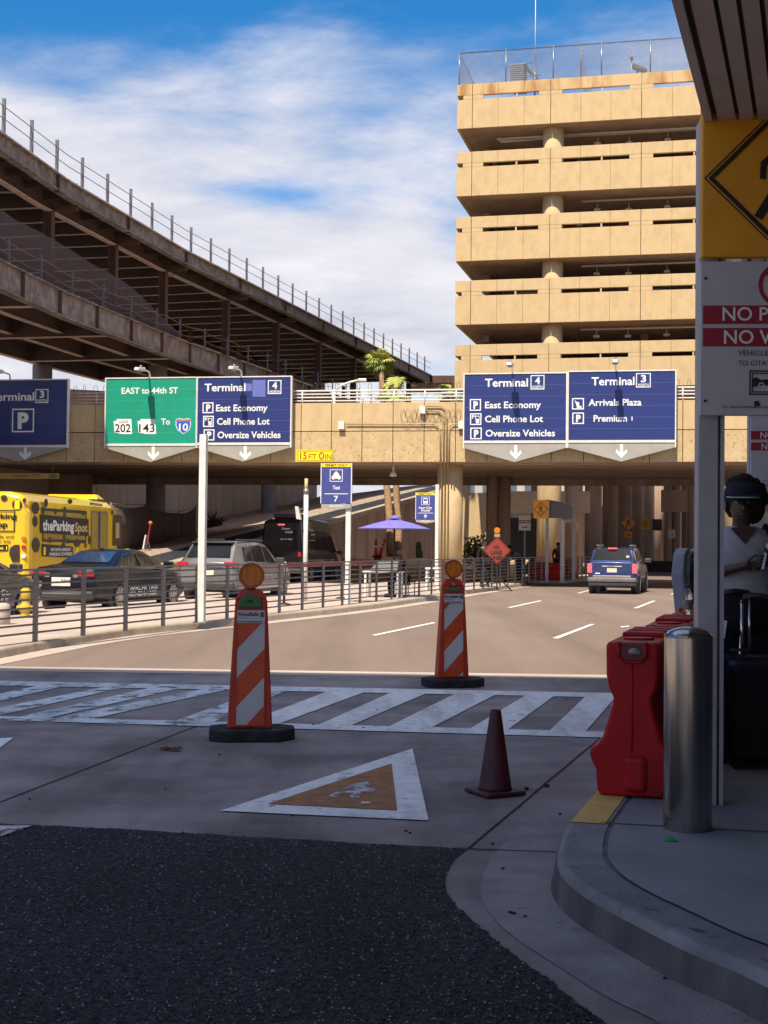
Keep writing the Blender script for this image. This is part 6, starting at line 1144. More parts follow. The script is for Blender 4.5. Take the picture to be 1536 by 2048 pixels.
def channelizer(label, at, rz, phase, green):
    t = T('panel_marker', label, 'traffic marker', tuple(at), rz, 'striped orange markers'); M = MW[t]
    b = B(M); o8 = [(-0.33, -0.15), (-0.24, -0.24), (0.24, -0.24), (0.37, -0.08), (0.37, 0.12), (0.26, 0.22), (-0.22, 0.22), (-0.33, 0.13)]
    b.prism([(x, y, 0.0) for x, y in o8], (0, 0, 0.095)); base = b.build('base', RUBBER, t, bevel=0.012)
    b = B(M)
    for x in (-0.2, 0.0, 0.2): b.box(x-0.04-(0.04 if x == 0 else 0), x+0.04+(0.04 if x == 0 else 0), -0.225, -0.195, 0.0955, 0.099)
    b.build('grip_slot', BLACK, base)
    z0, z1 = 0.095, 1.20; wb, wt = 0.185, 0.128
    b = B(M); d0, d1 = 0.085, 0.05
    def sec(z, w_, d): return [(-w_, -d, z), (w_, -d, z), (w_, d, z), (-w_, d, z)]
    b.hexa(sec(z0, wb, d0)+sec(z1-0.05, wt+0.003, d1)); b.hexa(sec(z1-0.05, wt+0.003, d1)+sec(z1+0.03, wt*0.66, d1*0.8)); b.build('body', ORG, t, bevel=0.012, seg=3)
    yf = lambda z: -(d0+(d1-d0)*(z-z0)/(z1-0.05-z0))
    sx_ = 0.112; s0, s1 = 0.125, 1.06
    b = B(M); e = 0.012
    for q in ((-sx_-e, -sx_, s0, s1), (sx_, sx_+e, s0, s1), (-sx_-e, sx_+e, s0-e, s0)): b.hexa([(q[0], yf(q[2])-0.010, q[2]), (q[1], yf(q[2])-0.010, q[2]), (q[1], yf(q[2])+0.02, q[2]), (q[0], yf(q[2])+0.02, q[2]), (q[0], yf(q[3])-0.010, q[3]), (q[1], yf(q[3])-0.010, q[3]), (q[1], yf(q[3])+0.02, q[3]), (q[0], yf(q[3])+0.02, q[3])])
    b.build('rim', ORG, t)
    b = B(M); b.face([(-sx_, yf(s0)-0.004, s0), (sx_, yf(s0)-0.004, s0), (sx_, yf(s1)-0.004, s1), (-sx_, yf(s1)-0.004, s1)]); b.build('orange_sheet', ORS, t)
    rect = [V((-sx_, s0)), V((sx_, s0)), V((sx_, s1)), V((-sx_, s1))]; zl = 0.95
    b = B(M); a = V((-1.08, 1.0))
    for k in range(-2, 5):
        lo_, hi_ = phase+k*0.47, phase+k*0.47+0.235; poly = clip(clip(clip(rect, a, hi_), -a, -lo_), V((0, 1)), zl)
        if len(poly) > 2: b.face([(p.x, yf(p.y)-0.007, p.y) for p in poly])
    b.build('white_stripe', WHS, t)
    b = B(M); b.face([(-sx_, yf(zl)-0.0095, zl+0.005), (sx_, yf(zl)-0.0095, zl+0.005), (sx_, yf(s1)-0.0095, s1), (-sx_, yf(s1)-0.0095, s1)]); lab = b.build('owner_label', WHS, t)
    b = B(M); b.text('RoadSafe', (-sx_+0.008, yf(1.02)-0.013, 1.015), V((1, 0, 0)), V((0, 0, 1)), 0.165, 0.028, 0.02); b.face([(-sx_+0.006, yf(0.96)-0.013, 0.963), (sx_-0.02, yf(0.96)-0.013, 0.963), (sx_-0.02, yf(0.97)-0.013, 0.969), (-sx_+0.006, yf(0.97)-0.013, 0.969)]); b.text('Traffic Systems', (-sx_+0.01, yf(0.99)-0.013, 0.992), V((1, 0, 0)), V((0, 0, 1)), 0.09, 0.010); b.build('lettering', SBLK, lab)
    b = B(M); b.face([(0.075, yf(1.03)-0.013, 1.005), (0.105, yf(1.03)-0.013, 1.005), (0.105, yf(1.04)-0.013, 1.045), (0.075, yf(1.04)-0.013, 1.045)]); b.build('label_mark', GRN, lab)
    if green:
        b = B(M); b.prism([(-0.105, -0.075, 1.08), (0.085, -0.075, 1.08), (0.085, -0.075, 1.14), (0.03, -0.075, 1.19), (-0.05, -0.075, 1.19), (-0.105, -0.075, 1.13)], (0, 0.05, 0)); b.build('battery_case', GRN, t, bevel=0.008); b = B(M); b.box(-0.03, 0.012, -0.078, -0.07, 1.125, 1.145); b.build('case_badge', SBLK, t)
    else:
        b = B(M); b.box(-0.085, 0.085, -0.075, -0.045, 1.085, 1.125); b.build('battery_case', GRN, t, bevel=0.012); b = B(M); b.cyl((-0.0, -0.07, 1.17), (0, -0.03, 1.17), 0.018, n=10); b.build('bolt', GREYM, t)
    zc = 1.345; b = B(M); b.cyl((0, 0.02, 1.2), (0, 0.02, 1.25), 0.05, 0.03, n=14); b.build('lamp_neck', GREYM if not green else GRN, t)
    b = B(M); b.cyl((0, -0.045, zc), (0, 0.035, zc), 0.106, n=36); lm = b.build('lamp', AMB, t, bevel=0.012)
    b = B(M); n = 36
    for k in range(n):
        t0, t1 = 2*math.pi*k/n, 2*math.pi*(k+1)/n; P = lambda tt, r_, y: (r_*math.cos(tt), y, zc+r_*math.sin(tt)); b.face([P(t0, 0.106, -0.052), P(t1, 0.106, -0.052), P(t1, 0.088, -0.052), P(t0, 0.088, -0.052)]); b.face([P(t0, 0.106, -0.052), P(t1, 0.106, -0.052), P(t1, 0.108, 0.02), P(t0, 0.108, 0.02)])
    b.build('lamp_ring', pm('dark amber ring', (0.42, 0.08, 0.012), rough=0.35), lm)
    b = B(M); b.lathe([(0.088, 0.0), (0.07, 0.012), (0.0, 0.018)], (0, 0, 0), 24) if False else None
    return t
channelizer('nearer striped orange marker with green battery case on a black octagonal base', G(499, 1477), R(6), 0.155, True)
channelizer('farther striped orange marker standing at the edge of the shade', G(903, 1372), R(12), 0.29, False)
CONEM = pm('faded maroon cone', (0.075, 0.014, 0.018), (0.04, 0.010, 0.013), scale=5, rough=0.6, bump=0.3, bscale=25, speck=(0.25, 0.12, 0.11), sscale=17, sth=0.70)
q = G(990, 1588); t = T('traffic_cone', 'faded maroon traffic cone on the near concrete', 'cone', tuple(q), R(28)); M = MW[t]
b = B(M); b.box(-0.148, 0.148, -0.148, 0.148, 0.004, 0.032); b.build('base', CONEM, t, bevel=0.012); b = B(M); b.lathe([(0.112, 0.032), (0.106, 0.05), (0.036, 0.53), (0.034, 0.545), (0.026, 0.545), (0.024, 0.50)], n=32); b.build('cone', CONEM, t)
# red water barriers
REDP = pm('glossy red plastic', (0.44, 0.010, 0.013), (0.34, 0.008, 0.011), scale=2.5, rough=0.46, spec=0.2, rvar=0.1, bump=0.12, bscale=9, speck=(0.16, 0.03, 0.03), sscale=10, sth=0.66, streak=(0, 1.5, 5, 0.25))
HP = [(0.145, 0.895), (0.158, 0.87), (0.155, 0.70), (0.14, 0.63), (0.113, 0.575), (0.118, 0.53), (0.175, 0.34), (0.20, 0.30), (0.245, 0.275), (0.252, 0.235), (0.235, 0.19), (0.215, 0.16), (0.205, 0.035), (0.19, 0.004)]
def barrier(label, at, rz, L=1.75, group='red water barriers along the right kerb'):
    t = T('water_barrier', label, 'barrier', tuple(at), rz, group); M = MW[t]   # local +x away along the kerb, width along y
    b = B(M); prof = [(y, z) for y, z in HP] + [(-y, z) for y, z in HP[::-1]]; rings = []
    for x, k in ((0.0, 0.90), (0.02, 0.97), (0.06, 1.0), (L-0.06, 1.0), (L-0.02, 0.97), (L, 0.9)): rings.append([b.v((x, y*k, 0.45+(z-0.45)*(0.985 if k < 0.95 else 1))) for y, z in prof])
    n = len(prof)
    for a, c in zip(rings, rings[1:]):
        for k in range(n): b.bm.faces.new((a[k], a[(k+1) % n], c[(k+1) % n], c[k])).smooth = True
    b.bm.faces.new(rings[0][::-1]); b.bm.faces.new(rings[-1]); b.build('body', REDP, t, bevel=0.012, seg=3)
    b = B(M)
    for x in (0.32, L-0.32):
        for k in range(20): t0, t1 = 2*math.pi*k/20, 2*math.pi*(k+1)/20; b.face([(x+0.07*math.cos(t0), 0.07*math.sin(t0), 0.9), (x+0.07*math.cos(t1), 0.07*math.sin(t1), 0.9), (x, 0, 0.899)])
    b.build('filling_hole', BLACK, t)
    b = B(M); b.lathe([(0.072, 0.896), (0.092, 0.896), (0.092, 0.906), (0.072, 0.906)], (0.32, 0, 0), 24); b.lathe([(0.072, 0.896), (0.092, 0.896), (0.092, 0.906), (0.072, 0.906)], (L-0.32, 0, 0), 24)
    b.build('hole_rim', REDP, t)
    for x0 in (0.55, 0.80, 1.05): b = B(M); b.box(x0, x0+0.14, -0.13, 0.13, 0.89, 0.925); b.build('top_lug', REDP, t, bevel=0.025)
    b = B(M); b.box(-0.03, 0.1, -0.09, 0.05, 0.03, 0.245); b.build('end_lug', REDP, t, bevel=0.035, seg=3)
    b = B(M); b.prism([(-0.004, 0.075, 0.89), (-0.004, -0.075, 0.89), (-0.004, -0.075, 0.82), (-0.004, -0.05, 0.79), (-0.004, 0.05, 0.79), (-0.004, 0.075, 0.82)], (0.004, 0, 0)); b.build('handle_recess', pm('deep red recess', (0.16, 0.01, 0.014), rough=0.5), t); b = B(M); b.tube([(-0.012, 0.078, 0.9), (-0.012, 0.08, 0.82), (-0.012, 0.05, 0.785), (-0.012, -0.05, 0.785), (-0.012, -0.08, 0.82), (-0.012, -0.078, 0.9)], 0.012, 8); b.build('handle_rim', REDP, t); b = B(M); b.tube([(-0.006, 0, 0.78), (-0.006, 0, 0.26)], 0.004, 6); b.build('seam', REDP, t)
    return t
kdr = math.atan2(kd.y, kd.x); bq = G(1263, 1596, HZ); bq = V((bq.x, bq.y, HZ))
bar0 = barrier('nearest glossy red water barrier on the yellow kerb, showing its full end', bq, kdr)
for k, lb_ in ((1, 'second red water barrier in the kerb row, with a water bottle on top'), (2, 'third red water barrier in the kerb row, beside the leaning pay pedestals'), (3, 'fourth red water barrier in the kerb row, behind the pay pedestals')):
    dup(bar0, tuple(bq+kd*(1.85*k)+V((0.012*k, 0, 0))), kdr, lb_)
b = B(MW[bar0]); b.ball((-0.012, -0.01, 0.845), 0.03, 1, 1.2, 0.7, 10); b.ball((-0.012, -0.035, 0.84), 0.02, 1, 1, 0.8, 8); t = b.build('litter', pm('pale crumpled wrapper', (0.30, 0.27, 0.25), (0.2, 0.17, 0.16), scale=40, rough=0.6)); t['label'] = 'pale crumpled wrapper stuffed in the handle of the nearest red barrier'; t['category'] = 'litter'
q = D(1375, 1240, 11.0); zt = HZ+0.91; t = T('water_bottle', 'clear plastic water bottle with black cap on a red barrier', 'bottle', (q.x, q.y, zt))
PET = pm('clear bottle plastic', (0.80, 0.83, 0.86), (0.75, 0.78, 0.82), rough=0.08, trans=0.9, spec=0.6); b = B(); b.lathe([(0.03, 0), (0.036, 0.01), (0.037, 0.16), (0.033, 0.185), (0.014, 0.215), (0.013, 0.225)], (q.x, q.y, zt), 18); b.build('bottle', PET, t); b = B(); b.cyl((q.x, q.y, zt+0.222), (q.x, q.y, zt+0.245), 0.0155, n=14); b.build('cap', BLACK, t); b = B(); b.lathe([(0.0375, 0.05), (0.0378, 0.051), (0.0378, 0.125), (0.0375, 0.126)], (q.x, q.y, zt), 18); b.build('wrapper', pm('bottle wrapper', (0.06, 0.055, 0.07), (0.3, 0.28, 0.26), scale=30, rough=0.4), t)
# far barriers under the bridge
for px_, yb_, lb_ in ((1135, 1151, 'red water barrier under the bridge between the white posts'), (1227, 1147, 'small red water barrier far away in the dark beyond the blue suv')):
    q = D(px_, 1100, 66 if px_ < 1200 else 92); barrier(lb_, V((q.x, q.y, 0.14)), R(73), group='red water barriers under the bridge')
q = D(1060, 1100, 61.5); t = barrier('dark red water barrier behind the railing beside the bent grey figure', V((q.x, q.y, 0.02)), R(30), group='red water barriers under the bridge')
# stainless bollard
q = G(1375, 1657, HZ); t = T('steel_bollard', 'brushed stainless steel bollard with domed cap on the right pavement', 'bollard', (q.x, q.y, HZ))
STEEL = pm('brushed stainless steel', (0.40, 0.39, 0.39), (0.32, 0.315, 0.32), scale=9, st=(5, 5, 0.04), rough=0.16, metal=1.0, rvar=0.03)
b = B(); b.cyl((q.x, q.y, HZ-0.02), (q.x, q.y, HZ+0.99), 0.124, n=64, cap=False); b.build('shaft', STEEL, t); b = B(); b.lathe([(0.1255, 0.985), (0.1255, 0.992), (0.10, 1.018), (0.06, 1.034), (0.0, 1.04)], (q.x, q.y, HZ), 64); b.build('cap', STEEL, t)
# pay pedestals
for px_, Y_, lb_ in ((1362, 14.4, 'left grey blue pay pedestal with sloping top behind the red barriers'), (1392, 15.6, 'right grey blue pay pedestal half hidden behind the post')):
    q = D(px_, 1100, Y_); F = Fr((q.x, q.y, 0), R(36)); t = T('pay_pedestal', lb_, 'pedestal', (q.x, q.y, HZ), -F.ang, 'pay pedestals'); zt = D(px_, 1096, Y_).z
    PED = pm('grey blue pedestal', (0.22, 0.235, 0.28), (0.18, 0.195, 0.235), scale=3, rough=0.4) if px_ < 1380 else PED
    b = B(); b.prism([F.p(-0.13, 0.03, zt-0.28), F.p(-0.12, 0.06, zt-0.07), F.p(-0.12, 0.12, zt-0.01), F.p(-0.12, 0.2, zt), F.p(-0.10, 0.26, zt-0.1), F.p(-0.04, 0.26, HZ), F.p(-0.04, 0.12, HZ)], F.u*0.135); b.build('casing', PED, t, bevel=0.018)
    b = B(); b.prism([F.p(0.016, 0.07, zt-0.28), F.p(0.016, 0.10, zt-0.07), F.p(0.016, 0.2, zt-0.03), F.p(0.036, 0.25, zt-0.1), F.p(0.09, 0.25, HZ), F.p(0.09, 0.14, HZ)], F.u*0.05); b.build('side_panel', BLACK, t); b = B(); b.cyl(F.p(0.06, 0.15, zt-0.14), F.p(0.075, 0.15, zt-0.14), 0.026, n=14); b.build('lens', CHROME, t)
# ================================================================ PEOPLE
SKIN = pm('brown skin', (0.16, 0.075, 0.045), (0.12, 0.055, 0.034), scale=6, rough=0.5)
SKIND = pm('dark brown skin', (0.085, 0.042, 0.03), (0.06, 0.03, 0.022), scale=6, rough=0.45)
def skinmesh(M, nodes, edges, name, m, parent, root=None, sub=1):
    bm = bmesh.new(); lay = bm.verts.layers.skin.verify(); vs = {}
    for k, (p, r) in nodes.items():
        v = bm.verts.new(M @ V(p)); v[lay].radius = (r, r) if not isinstance(r, tuple) else r; v[lay].use_root = (k == root or (root is None and not vs)); vs[k] = v
    for a, b_ in edges: bm.edges.new((vs[a], vs[b_]))
    bm.transform(MW[parent].inverted()); me = bpy.data.meshes.new(name); bm.to_mesh(me); bm.free()
    o = bpy.data.objects.new(name, me); COL.objects.link(o); me.materials.append(m); o.parent = parent; MW[o] = MW[parent]
    md = o.modifiers.new('skin', 'SKIN'); md.use_smooth_shade = True; md.branch_smoothing = 0.3
    s_ = o.modifiers.new('sub', 'SUBSURF'); s_.levels = sub; s_.render_levels = sub
    return o
def chain(*ks): return list(zip(ks, ks[1:]))
def figure(label, at, rz, body_m, top_m, leg_m, H=1.75, pose='stand', hair_m=None, shoe_m=None, extra=None):
    t = T('person', label, 'person', tuple(at), rz); M = MW[t] @ Matrix.Scale(H/1.75, 4)   # local -y is where the person faces
    if pose == 'sit':
        J = dict(pel=((0, 0, 0.50), 0.13), sp=((0, -0.02, 0.72), 0.12), ch=((0, -0.06, 0.95), 0.14), nk=((0, -0.10, 1.10), 0.055), hd=((0, -0.16, 1.20), 0.085), tp=((0, -0.17, 1.30), 0.07))
        for s in (-1, 1):
            J.update({f'sh{s}': ((s*0.19, -0.06, 1.02), 0.06), f'el{s}': ((s*0.23, -0.14, 0.78), 0.045), f'wr{s}': ((s*0.12, -0.34, 0.72), 0.035), f'ha{s}': ((s*0.08, -0.41, 0.72), 0.035), f'hp{s}': ((s*0.1, -0.02, 0.49), 0.1), f'kn{s}': ((s*0.13, -0.42, 0.50), 0.07), f'an{s}': ((s*0.13, -0.40, 0.09), 0.045), f'to{s}': ((s*0.14, -0.54, 0.04), 0.04)})
    elif pose == 'bend':
        J = dict(pel=((0, 0.05, 0.95), 0.14), sp=((0, -0.10, 1.14), 0.12), ch=((0, -0.26, 1.28), 0.14), nk=((0, -0.38, 1.36), 0.055), hd=((0, -0.47, 1.42), 0.085), tp=((0, -0.53, 1.50), 0.07))
        for s in (-1, 1):
            J.update({f'sh{s}': ((s*0.19, -0.28, 1.30), 0.06), f'el{s}': ((s*0.24, -0.36, 1.04), 0.045), f'wr{s}': ((s*0.20, -0.55, 0.93), 0.035), f'ha{s}': ((s*0.18, -0.62, 0.90), 0.035), f'hp{s}': ((s*0.1, 0.05, 0.9), 0.1), f'kn{s}': ((s*0.12, 0.0, 0.5), 0.07), f'an{s}': ((s*0.12, 0.06, 0.09), 0.045), f'to{s}': ((s*0.14, -0.1, 0.04), 0.04)})
    else:
        J = dict(pel=((0, 0, 0.95), 0.14), sp=((0, 0, 1.14), 0.125), ch=((0, 0, 1.34), 0.145), nk=((0, -0.01, 1.50), 0.055), hd=((0, -0.03, 1.60), 0.085), tp=((0, -0.02, 1.70), 0.07))
        for s in (-1, 1):
            J.update({f'sh{s}': ((s*0.19, 0, 1.42), 0.06), f'el{s}': ((s*0.25, 0.03, 1.13), 0.045), f'wr{s}': ((s*0.25, -0.06, 0.89), 0.035), f'ha{s}': ((s*0.245, -0.09, 0.80), 0.035), f'hp{s}': ((s*0.1, 0, 0.9), 0.1), f'kn{s}': ((s*0.11, -0.02 - 0.06*(s > 0), 0.5), 0.07), f'an{s}': ((s*0.12, 0.05, 0.09), 0.045), f'to{s}': ((s*0.14, -0.1, 0.04), 0.04)})
    E = chain('pel', 'sp', 'ch', 'nk', 'hd', 'tp')
    for s in (-1, 1): E += [('ch', f'sh{s}')] + chain(f'sh{s}', f'el{s}', f'wr{s}', f'ha{s}') + [('pel', f'hp{s}')] + chain(f'hp{s}', f'kn{s}', f'an{s}', f'to{s}')
    skinmesh(M, J, E, 'body', body_m, t, 'pel')
    g = lambda ks, f: {k: (J[k][0], J[k][1]*f+0.012) for k in ks}
    ks = ['pel', 'sp', 'ch'] + [f'{a}{s}' for a in ('sh', 'el') for s in (-1, 1)]
    E2 = chain('pel', 'sp', 'ch') + [e for s in (-1, 1) for e in (('ch', f'sh{s}'), (f'sh{s}', f'el{s}'))]
    if top_m is BLACKCLOTH: ks += [f'wr{s}' for s in (-1, 1)]; E2 += [(f'el{s}', f'wr{s}') for s in (-1, 1)]
    skinmesh(M, g(ks, 1.08), E2, 'shirt', top_m, t, 'pel')
    ks = ['pel'] + [f'{a}{s}' for a in ('hp', 'kn', 'an') for s in (-1, 1)]; E3 = [e for s in (-1, 1) for e in [('pel', f'hp{s}')] + chain(f'hp{s}', f'kn{s}', f'an{s}')]
    skinmesh(M, g(ks, 1.06), E3, 'trousers', leg_m, t, 'pel')
    h = V(J['tp'][0]); b = B(M); b.ball(h+V((0, 0.015, -0.02)), 0.105, 0.92, 1.0, 0.75, 14); b.build('hair', hair_m or BLACKCLOTH, t)
    for s in (-1, 1): a = V(J[f'an{s}'][0]); e = V(J[f'to{s}'][0]); b = B(M); b.ball((a+e)/2+V((0, 0, -0.01)), 0.12, 0.42, 1.05, 0.38, 10); b.build('shoe', shoe_m or BLACKCLOTH, t)
    if extra: extra(t, M, J)
    return t
BLACKCLOTH = pm('black cloth', (0.014, 0.013, 0.015), (0.022, 0.02, 0.023), scale=12, rough=0.9, spec=0.15)
NAVY = pm('dark navy cloth', (0.02, 0.022, 0.04), (0.03, 0.03, 0.05), scale=9, rough=0.85)
GREYC = pm('grey shirt cloth', (0.16, 0.16, 0.17), (0.12, 0.12, 0.13), scale=9, rough=0.85)
MAROON = pm('dark maroon cloth', (0.12, 0.02, 0.025), (0.08, 0.015, 0.02), scale=9, rough=0.85)
TANCAP = pm('tan cap cloth', (0.35, 0.26, 0.17), (0.28, 0.2, 0.13), scale=9, rough=0.85)
q = G(969, 1174, IZ)
def bag(t, M, J): b = B(M); b.box(-0.36, -0.24, -0.2, 0.16, 0.72, 1.0); b.build('shoulder_bag', BLACKCLOTH, t, bevel=0.03)
figure('person in black clothes standing behind the railing left of the orange roadwork diamond', q, R(15), SKIND, BLACKCLOTH, BLACKCLOTH, 1.78, extra=bag)
q = G(1037, 1163, IZ); figure('person in a grey shirt leaning forward behind the railing right of the roadwork diamond', q, R(-60), SKIND, GREYC, NAVY, 1.75, 'bend')
q = G(809, 1194, IZ)
def lanyard(t, M, J): b = B(M); b.bar((0.03, -0.21, 0.98), (0.05, -0.20, 0.62), 0.06, 0.03); b.build('lanyard', pm('red lanyard', (0.6, 0.02, 0.025), rough=0.6), t); b = B(M); b.ball((0, -0.15, 1.29), 0.112, 0.95, 1.1, 0.7, 14); b.box(-0.08, 0.08, -0.36, -0.2, 1.255, 1.27); b.build('cap', TANCAP, t)
figure('person in a tan cap seated under the lavender umbrella, head bowed', q+V((0, 0, 0)), R(-72), SKIN, MAROON, BLACKCLOTH, 1.75, 'sit', extra=lanyard)
q = D(1116, 1150, 63); figure('small dark person far off between the column and the white post', V((q.x, q.y, 0.14)), R(10), SKIND, MAROON, BLACKCLOTH, 1.7)
rp0 = random.Random(5)
# ---- waiting person at the right edge
q = D(1481, 1100, 9.75); t = T('person', 'person in a white v-neck shirt and cap waiting behind the grey post, holding a phone', 'person', (q.x, q.y, HZ), R(-6)); M = MW[t] @ Matrix.Scale(1.06, 4)
J = dict(pel=((0, 0, 0.96), 0.165), sp=((0, 0, 1.12), 0.155), ch=((0, 0, 1.34), 0.16), nb=((0, -0.005, 1.47), 0.075), nk=((0, -0.015, 1.53), 0.062), jw=((0, -0.045, 1.585), 0.072), hd=((0, -0.03, 1.66), 0.095), tp=((0, -0.02, 1.74), 0.075))
for s in (-1, 1): J.update({f'sh{s}': ((s*0.20, 0.005, 1.43), 0.07), f'hp{s}': ((s*0.11, 0, 0.9), 0.115), f'kn{s}': ((s*0.12, -0.02, 0.5), 0.08), f'an{s}': ((s*0.12, 0.05, 0.09), 0.05), f'to{s}': ((s*0.15, -0.1, 0.04), 0.045)})
J.update({'ela': ((-0.27, -0.06, 1.17), 0.052), 'wra': ((-0.06, -0.245, 1.245), 0.034), 'paa': ((0.01, -0.265, 1.255), (0.026, 0.036)), 'elb': ((0.27, -0.04, 1.16), 0.055), 'wrb': ((0.18, -0.235, 1.25), 0.035), 'pab': ((0.145, -0.27, 1.285), (0.028, 0.036))})
E = chain('pel', 'sp', 'ch', 'nb', 'nk', 'jw', 'hd', 'tp') + [('ch', 'sh-1'), ('ch', 'sh1')] + chain('sh-1', 'ela', 'wra', 'paa') + chain('sh1', 'elb', 'wrb', 'pab')
for s in (-1, 1): E += [('pel', f'hp{s}')] + chain(f'hp{s}', f'kn{s}', f'an{s}', f'to{s}')
for i, (dz, ln) in enumerate(((0.024, 0.07), (0.008, 0.078), (-0.010, 0.074), (-0.026, 0.058))):   # fingers of the hand reaching across
    a = V((0.028, -0.272, 1.255+dz)); m_ = a+V((ln*0.55, -0.010, 0.004)); e = m_+V((ln*0.42, 0.018, 0.0)); J.update({f'fa{i}': (tuple(a), 0.0095), f'fb{i}': (tuple(m_), 0.009), f'fc{i}': (tuple(e), 0.0075)}); E += [('paa', f'fa{i}')] + chain(f'fa{i}', f'fb{i}', f'fc{i}')
J.update({'ta': ((0.0, -0.285, 1.285), 0.011), 'tb': ((0.035, -0.30, 1.315), 0.009), 'tc': ((0.06, -0.30, 1.325), 0.0075)}); E += [('paa', 'ta')] + chain('ta', 'tb', 'tc')
for i, (dx, ln) in enumerate(((0.028, 0.055), (0.012, 0.07), (-0.006, 0.068), (-0.024, 0.055))):
    a = V((0.135-0.02, -0.29, 1.30-0.02*i+0.02)); m_ = a+V((-0.035, -0.02, 0.0)); e = m_+V((-0.02, 0.022, 0.0)); J.update({f'ga{i}': (tuple(a), 0.0095), f'gb{i}': (tuple(m_), 0.009), f'gc{i}': (tuple(e), 0.0075)}); E += [('pab', f'ga{i}')] + chain(f'ga{i}', f'gb{i}', f'gc{i}')
J.update({'ua': ((0.125, -0.30, 1.34), 0.011), 'ub': ((0.105, -0.315, 1.375), 0.009)}); E += [('pab', 'ua'), ('ua', 'ub')]
skinmesh(M, J, E, 'body', SKIND, t, 'pel', sub=2)
WTEE = pm('white shirt cotton', (0.40, 0.405, 0.43), (0.30, 0.305, 0.33), scale=7, rough=0.9, bump=0.3, bscale=12)
b = B(M); rings = []
for z, rx, ry, cy in ((1.07, 0.228, 0.185, 0), (1.14, 0.228, 0.18, 0), (1.24, 0.218, 0.18, -0.005), (1.34, 0.222, 0.19, -0.01), (1.42, 0.222, 0.165, -0.005), (1.475, 0.20, 0.125, 0.0), (1.50, 0.145, 0.10, 0.0), (1.515, 0.095, 0.085, 0)):
    rings.append([b.v((rx*math.cos(2*math.pi*k/32), cy+ry*math.sin(2*math.pi*k/32)*(1+0.02*math.sin(k*5+z*40)), z + 0.012*math.sin(3*2*math.pi*k/32)*(z < 1.2))) for k in range(32)])
for a, c in zip(rings, rings[1:]):
    for k in range(32): b.bm.faces.new((a[k], a[(k+1) % 32], c[(k+1) % 32], c[k])).smooth = True
shirt = b.build('shirt', WTEE, t)
b = B(M); b.face([(-0.085, -0.128, 1.50), (0.0, -0.196, 1.395), (0.085, -0.128, 1.50), (0.0, -0.12, 1.525)]); b.build('neckline', SKIND, shirt)
for s, e_ in ((-1, (-0.245, -0.03, 1.28)), (1, (0.245, -0.02, 1.28))): b = B(M); b.tube([(s*0.15, 0, 1.455), (s*0.205, 0, 1.42), e_], [0.075, 0.085, 0.08], 14); b.build('sleeve', NAVY if s > 0 else WTEE, shirt)
g = {k: (J[k][0], J[k][1]*1.16+0.02) for k in ['pel', 'sp'] + [f'{a}{s}' for a in ('hp', 'kn', 'an') for s in (-1, 1)]}; g['sp'] = ((0, 0, 1.08), 0.17); skinmesh(M, g, [('pel', 'sp')] + [e for s in (-1, 1) for e in [('pel', f'hp{s}')] + chain(f'hp{s}', f'kn{s}', f'an{s}')], 'trousers', BLACKCLOTH, t, 'pel')
b = B(M); b.lathe([(0.17, 0.80), (0.212, 0.88), (0.218, 1.0), (0.205, 1.06), (0.18, 1.07)], (0, 0, 0), 28, 0.86); b.build('waistband', BLACKCLOTH, t)
for s in (-1, 1): b = B(M); b.ball((s*0.135, -0.03, 0.045), 0.13, 0.42, 1.05, 0.36, 12); b.build('shoe', BLACKCLOTH, t)
b = B(M); b.ball((0.03, 0.02, 1.70), 0.135, 1.0, 1.0, 1.0, 20); b.ball((0.085, 0.03, 1.64), 0.10, 0.8, 0.9, 1.1, 16); b.ball((-0.01, 0.0, 1.80), 0.075, 1.2, 1.0, 0.8, 14)
for k in range(170):
    a_ = rp0.uniform(0, 6.28); u_ = rp0.uniform(-0.75, 1); w_ = math.sqrt(1-u_*u_); p_ = V((0.035+0.125*w_*math.cos(a_), 0.035+0.115*w_*math.sin(a_), 1.70+0.145*u_))
    if p_.y > -0.075: b.ball(p_, rp0.uniform(0.016, 0.034), 1, 1, 1, 7)
b.build('hair', pm('dark curly hair', (0.02, 0.015, 0.016), (0.04, 0.03, 0.03), scale=40, rough=0.9, bump=1.0, bscale=45), t)
b = B(M); b.lathe([(0.116, 1.712), (0.114, 1.74), (0.098, 1.78), (0.06, 1.805), (0.0, 1.812)], (-0.005, -0.035, 0), 24); b.hexa([(-0.105, -0.12, 1.712), (0.10, -0.12, 1.712), (0.075, -0.225, 1.705), (-0.085, -0.225, 1.705), (-0.105, -0.12, 1.726), (0.10, -0.12, 1.726), (0.075, -0.225, 1.716), (-0.085, -0.225, 1.716)]); cap = b.build('cap', NAVY, t); b = B(M); b.tube([(-0.108, -0.12, 1.706), (-0.088, -0.228, 1.70), (0.078, -0.228, 1.70), (0.103, -0.12, 1.706)], 0.005, 6); b.build('brim_piping', pm('pale teal piping', (0.35, 0.55, 0.5), rough=0.6), cap)
b = B(M); b.ball((0, -0.135, 1.635), 0.017, 0.9, 1.1, 1.5, 10); b.build('nose', SKIND, t); b = B(M); b.ball((0, -0.115, 1.595), 0.022, 1.3, 0.6, 0.5, 10); b.build('mouth', pm('lips', (0.13, 0.045, 0.04), rough=0.4), t)
for s in (-1, 1): b = B(M); b.ball((s*0.034, -0.112, 1.672), 0.0115, 1.2, 0.7, 0.7, 10); b.build('eye', pm('eye white', (0.22, 0.2, 0.19), rough=0.3), t); b = B(M); b.ball((s*0.034, -0.121, 1.672), 0.0055, 1, 0.6, 1, 8); b.build('pupil', SBLK, t); b = B(M); b.ball((s*0.1, -0.02, 1.65), 0.03, 0.4, 0.7, 1.1, 10); b.build('ear', SKIND, t)
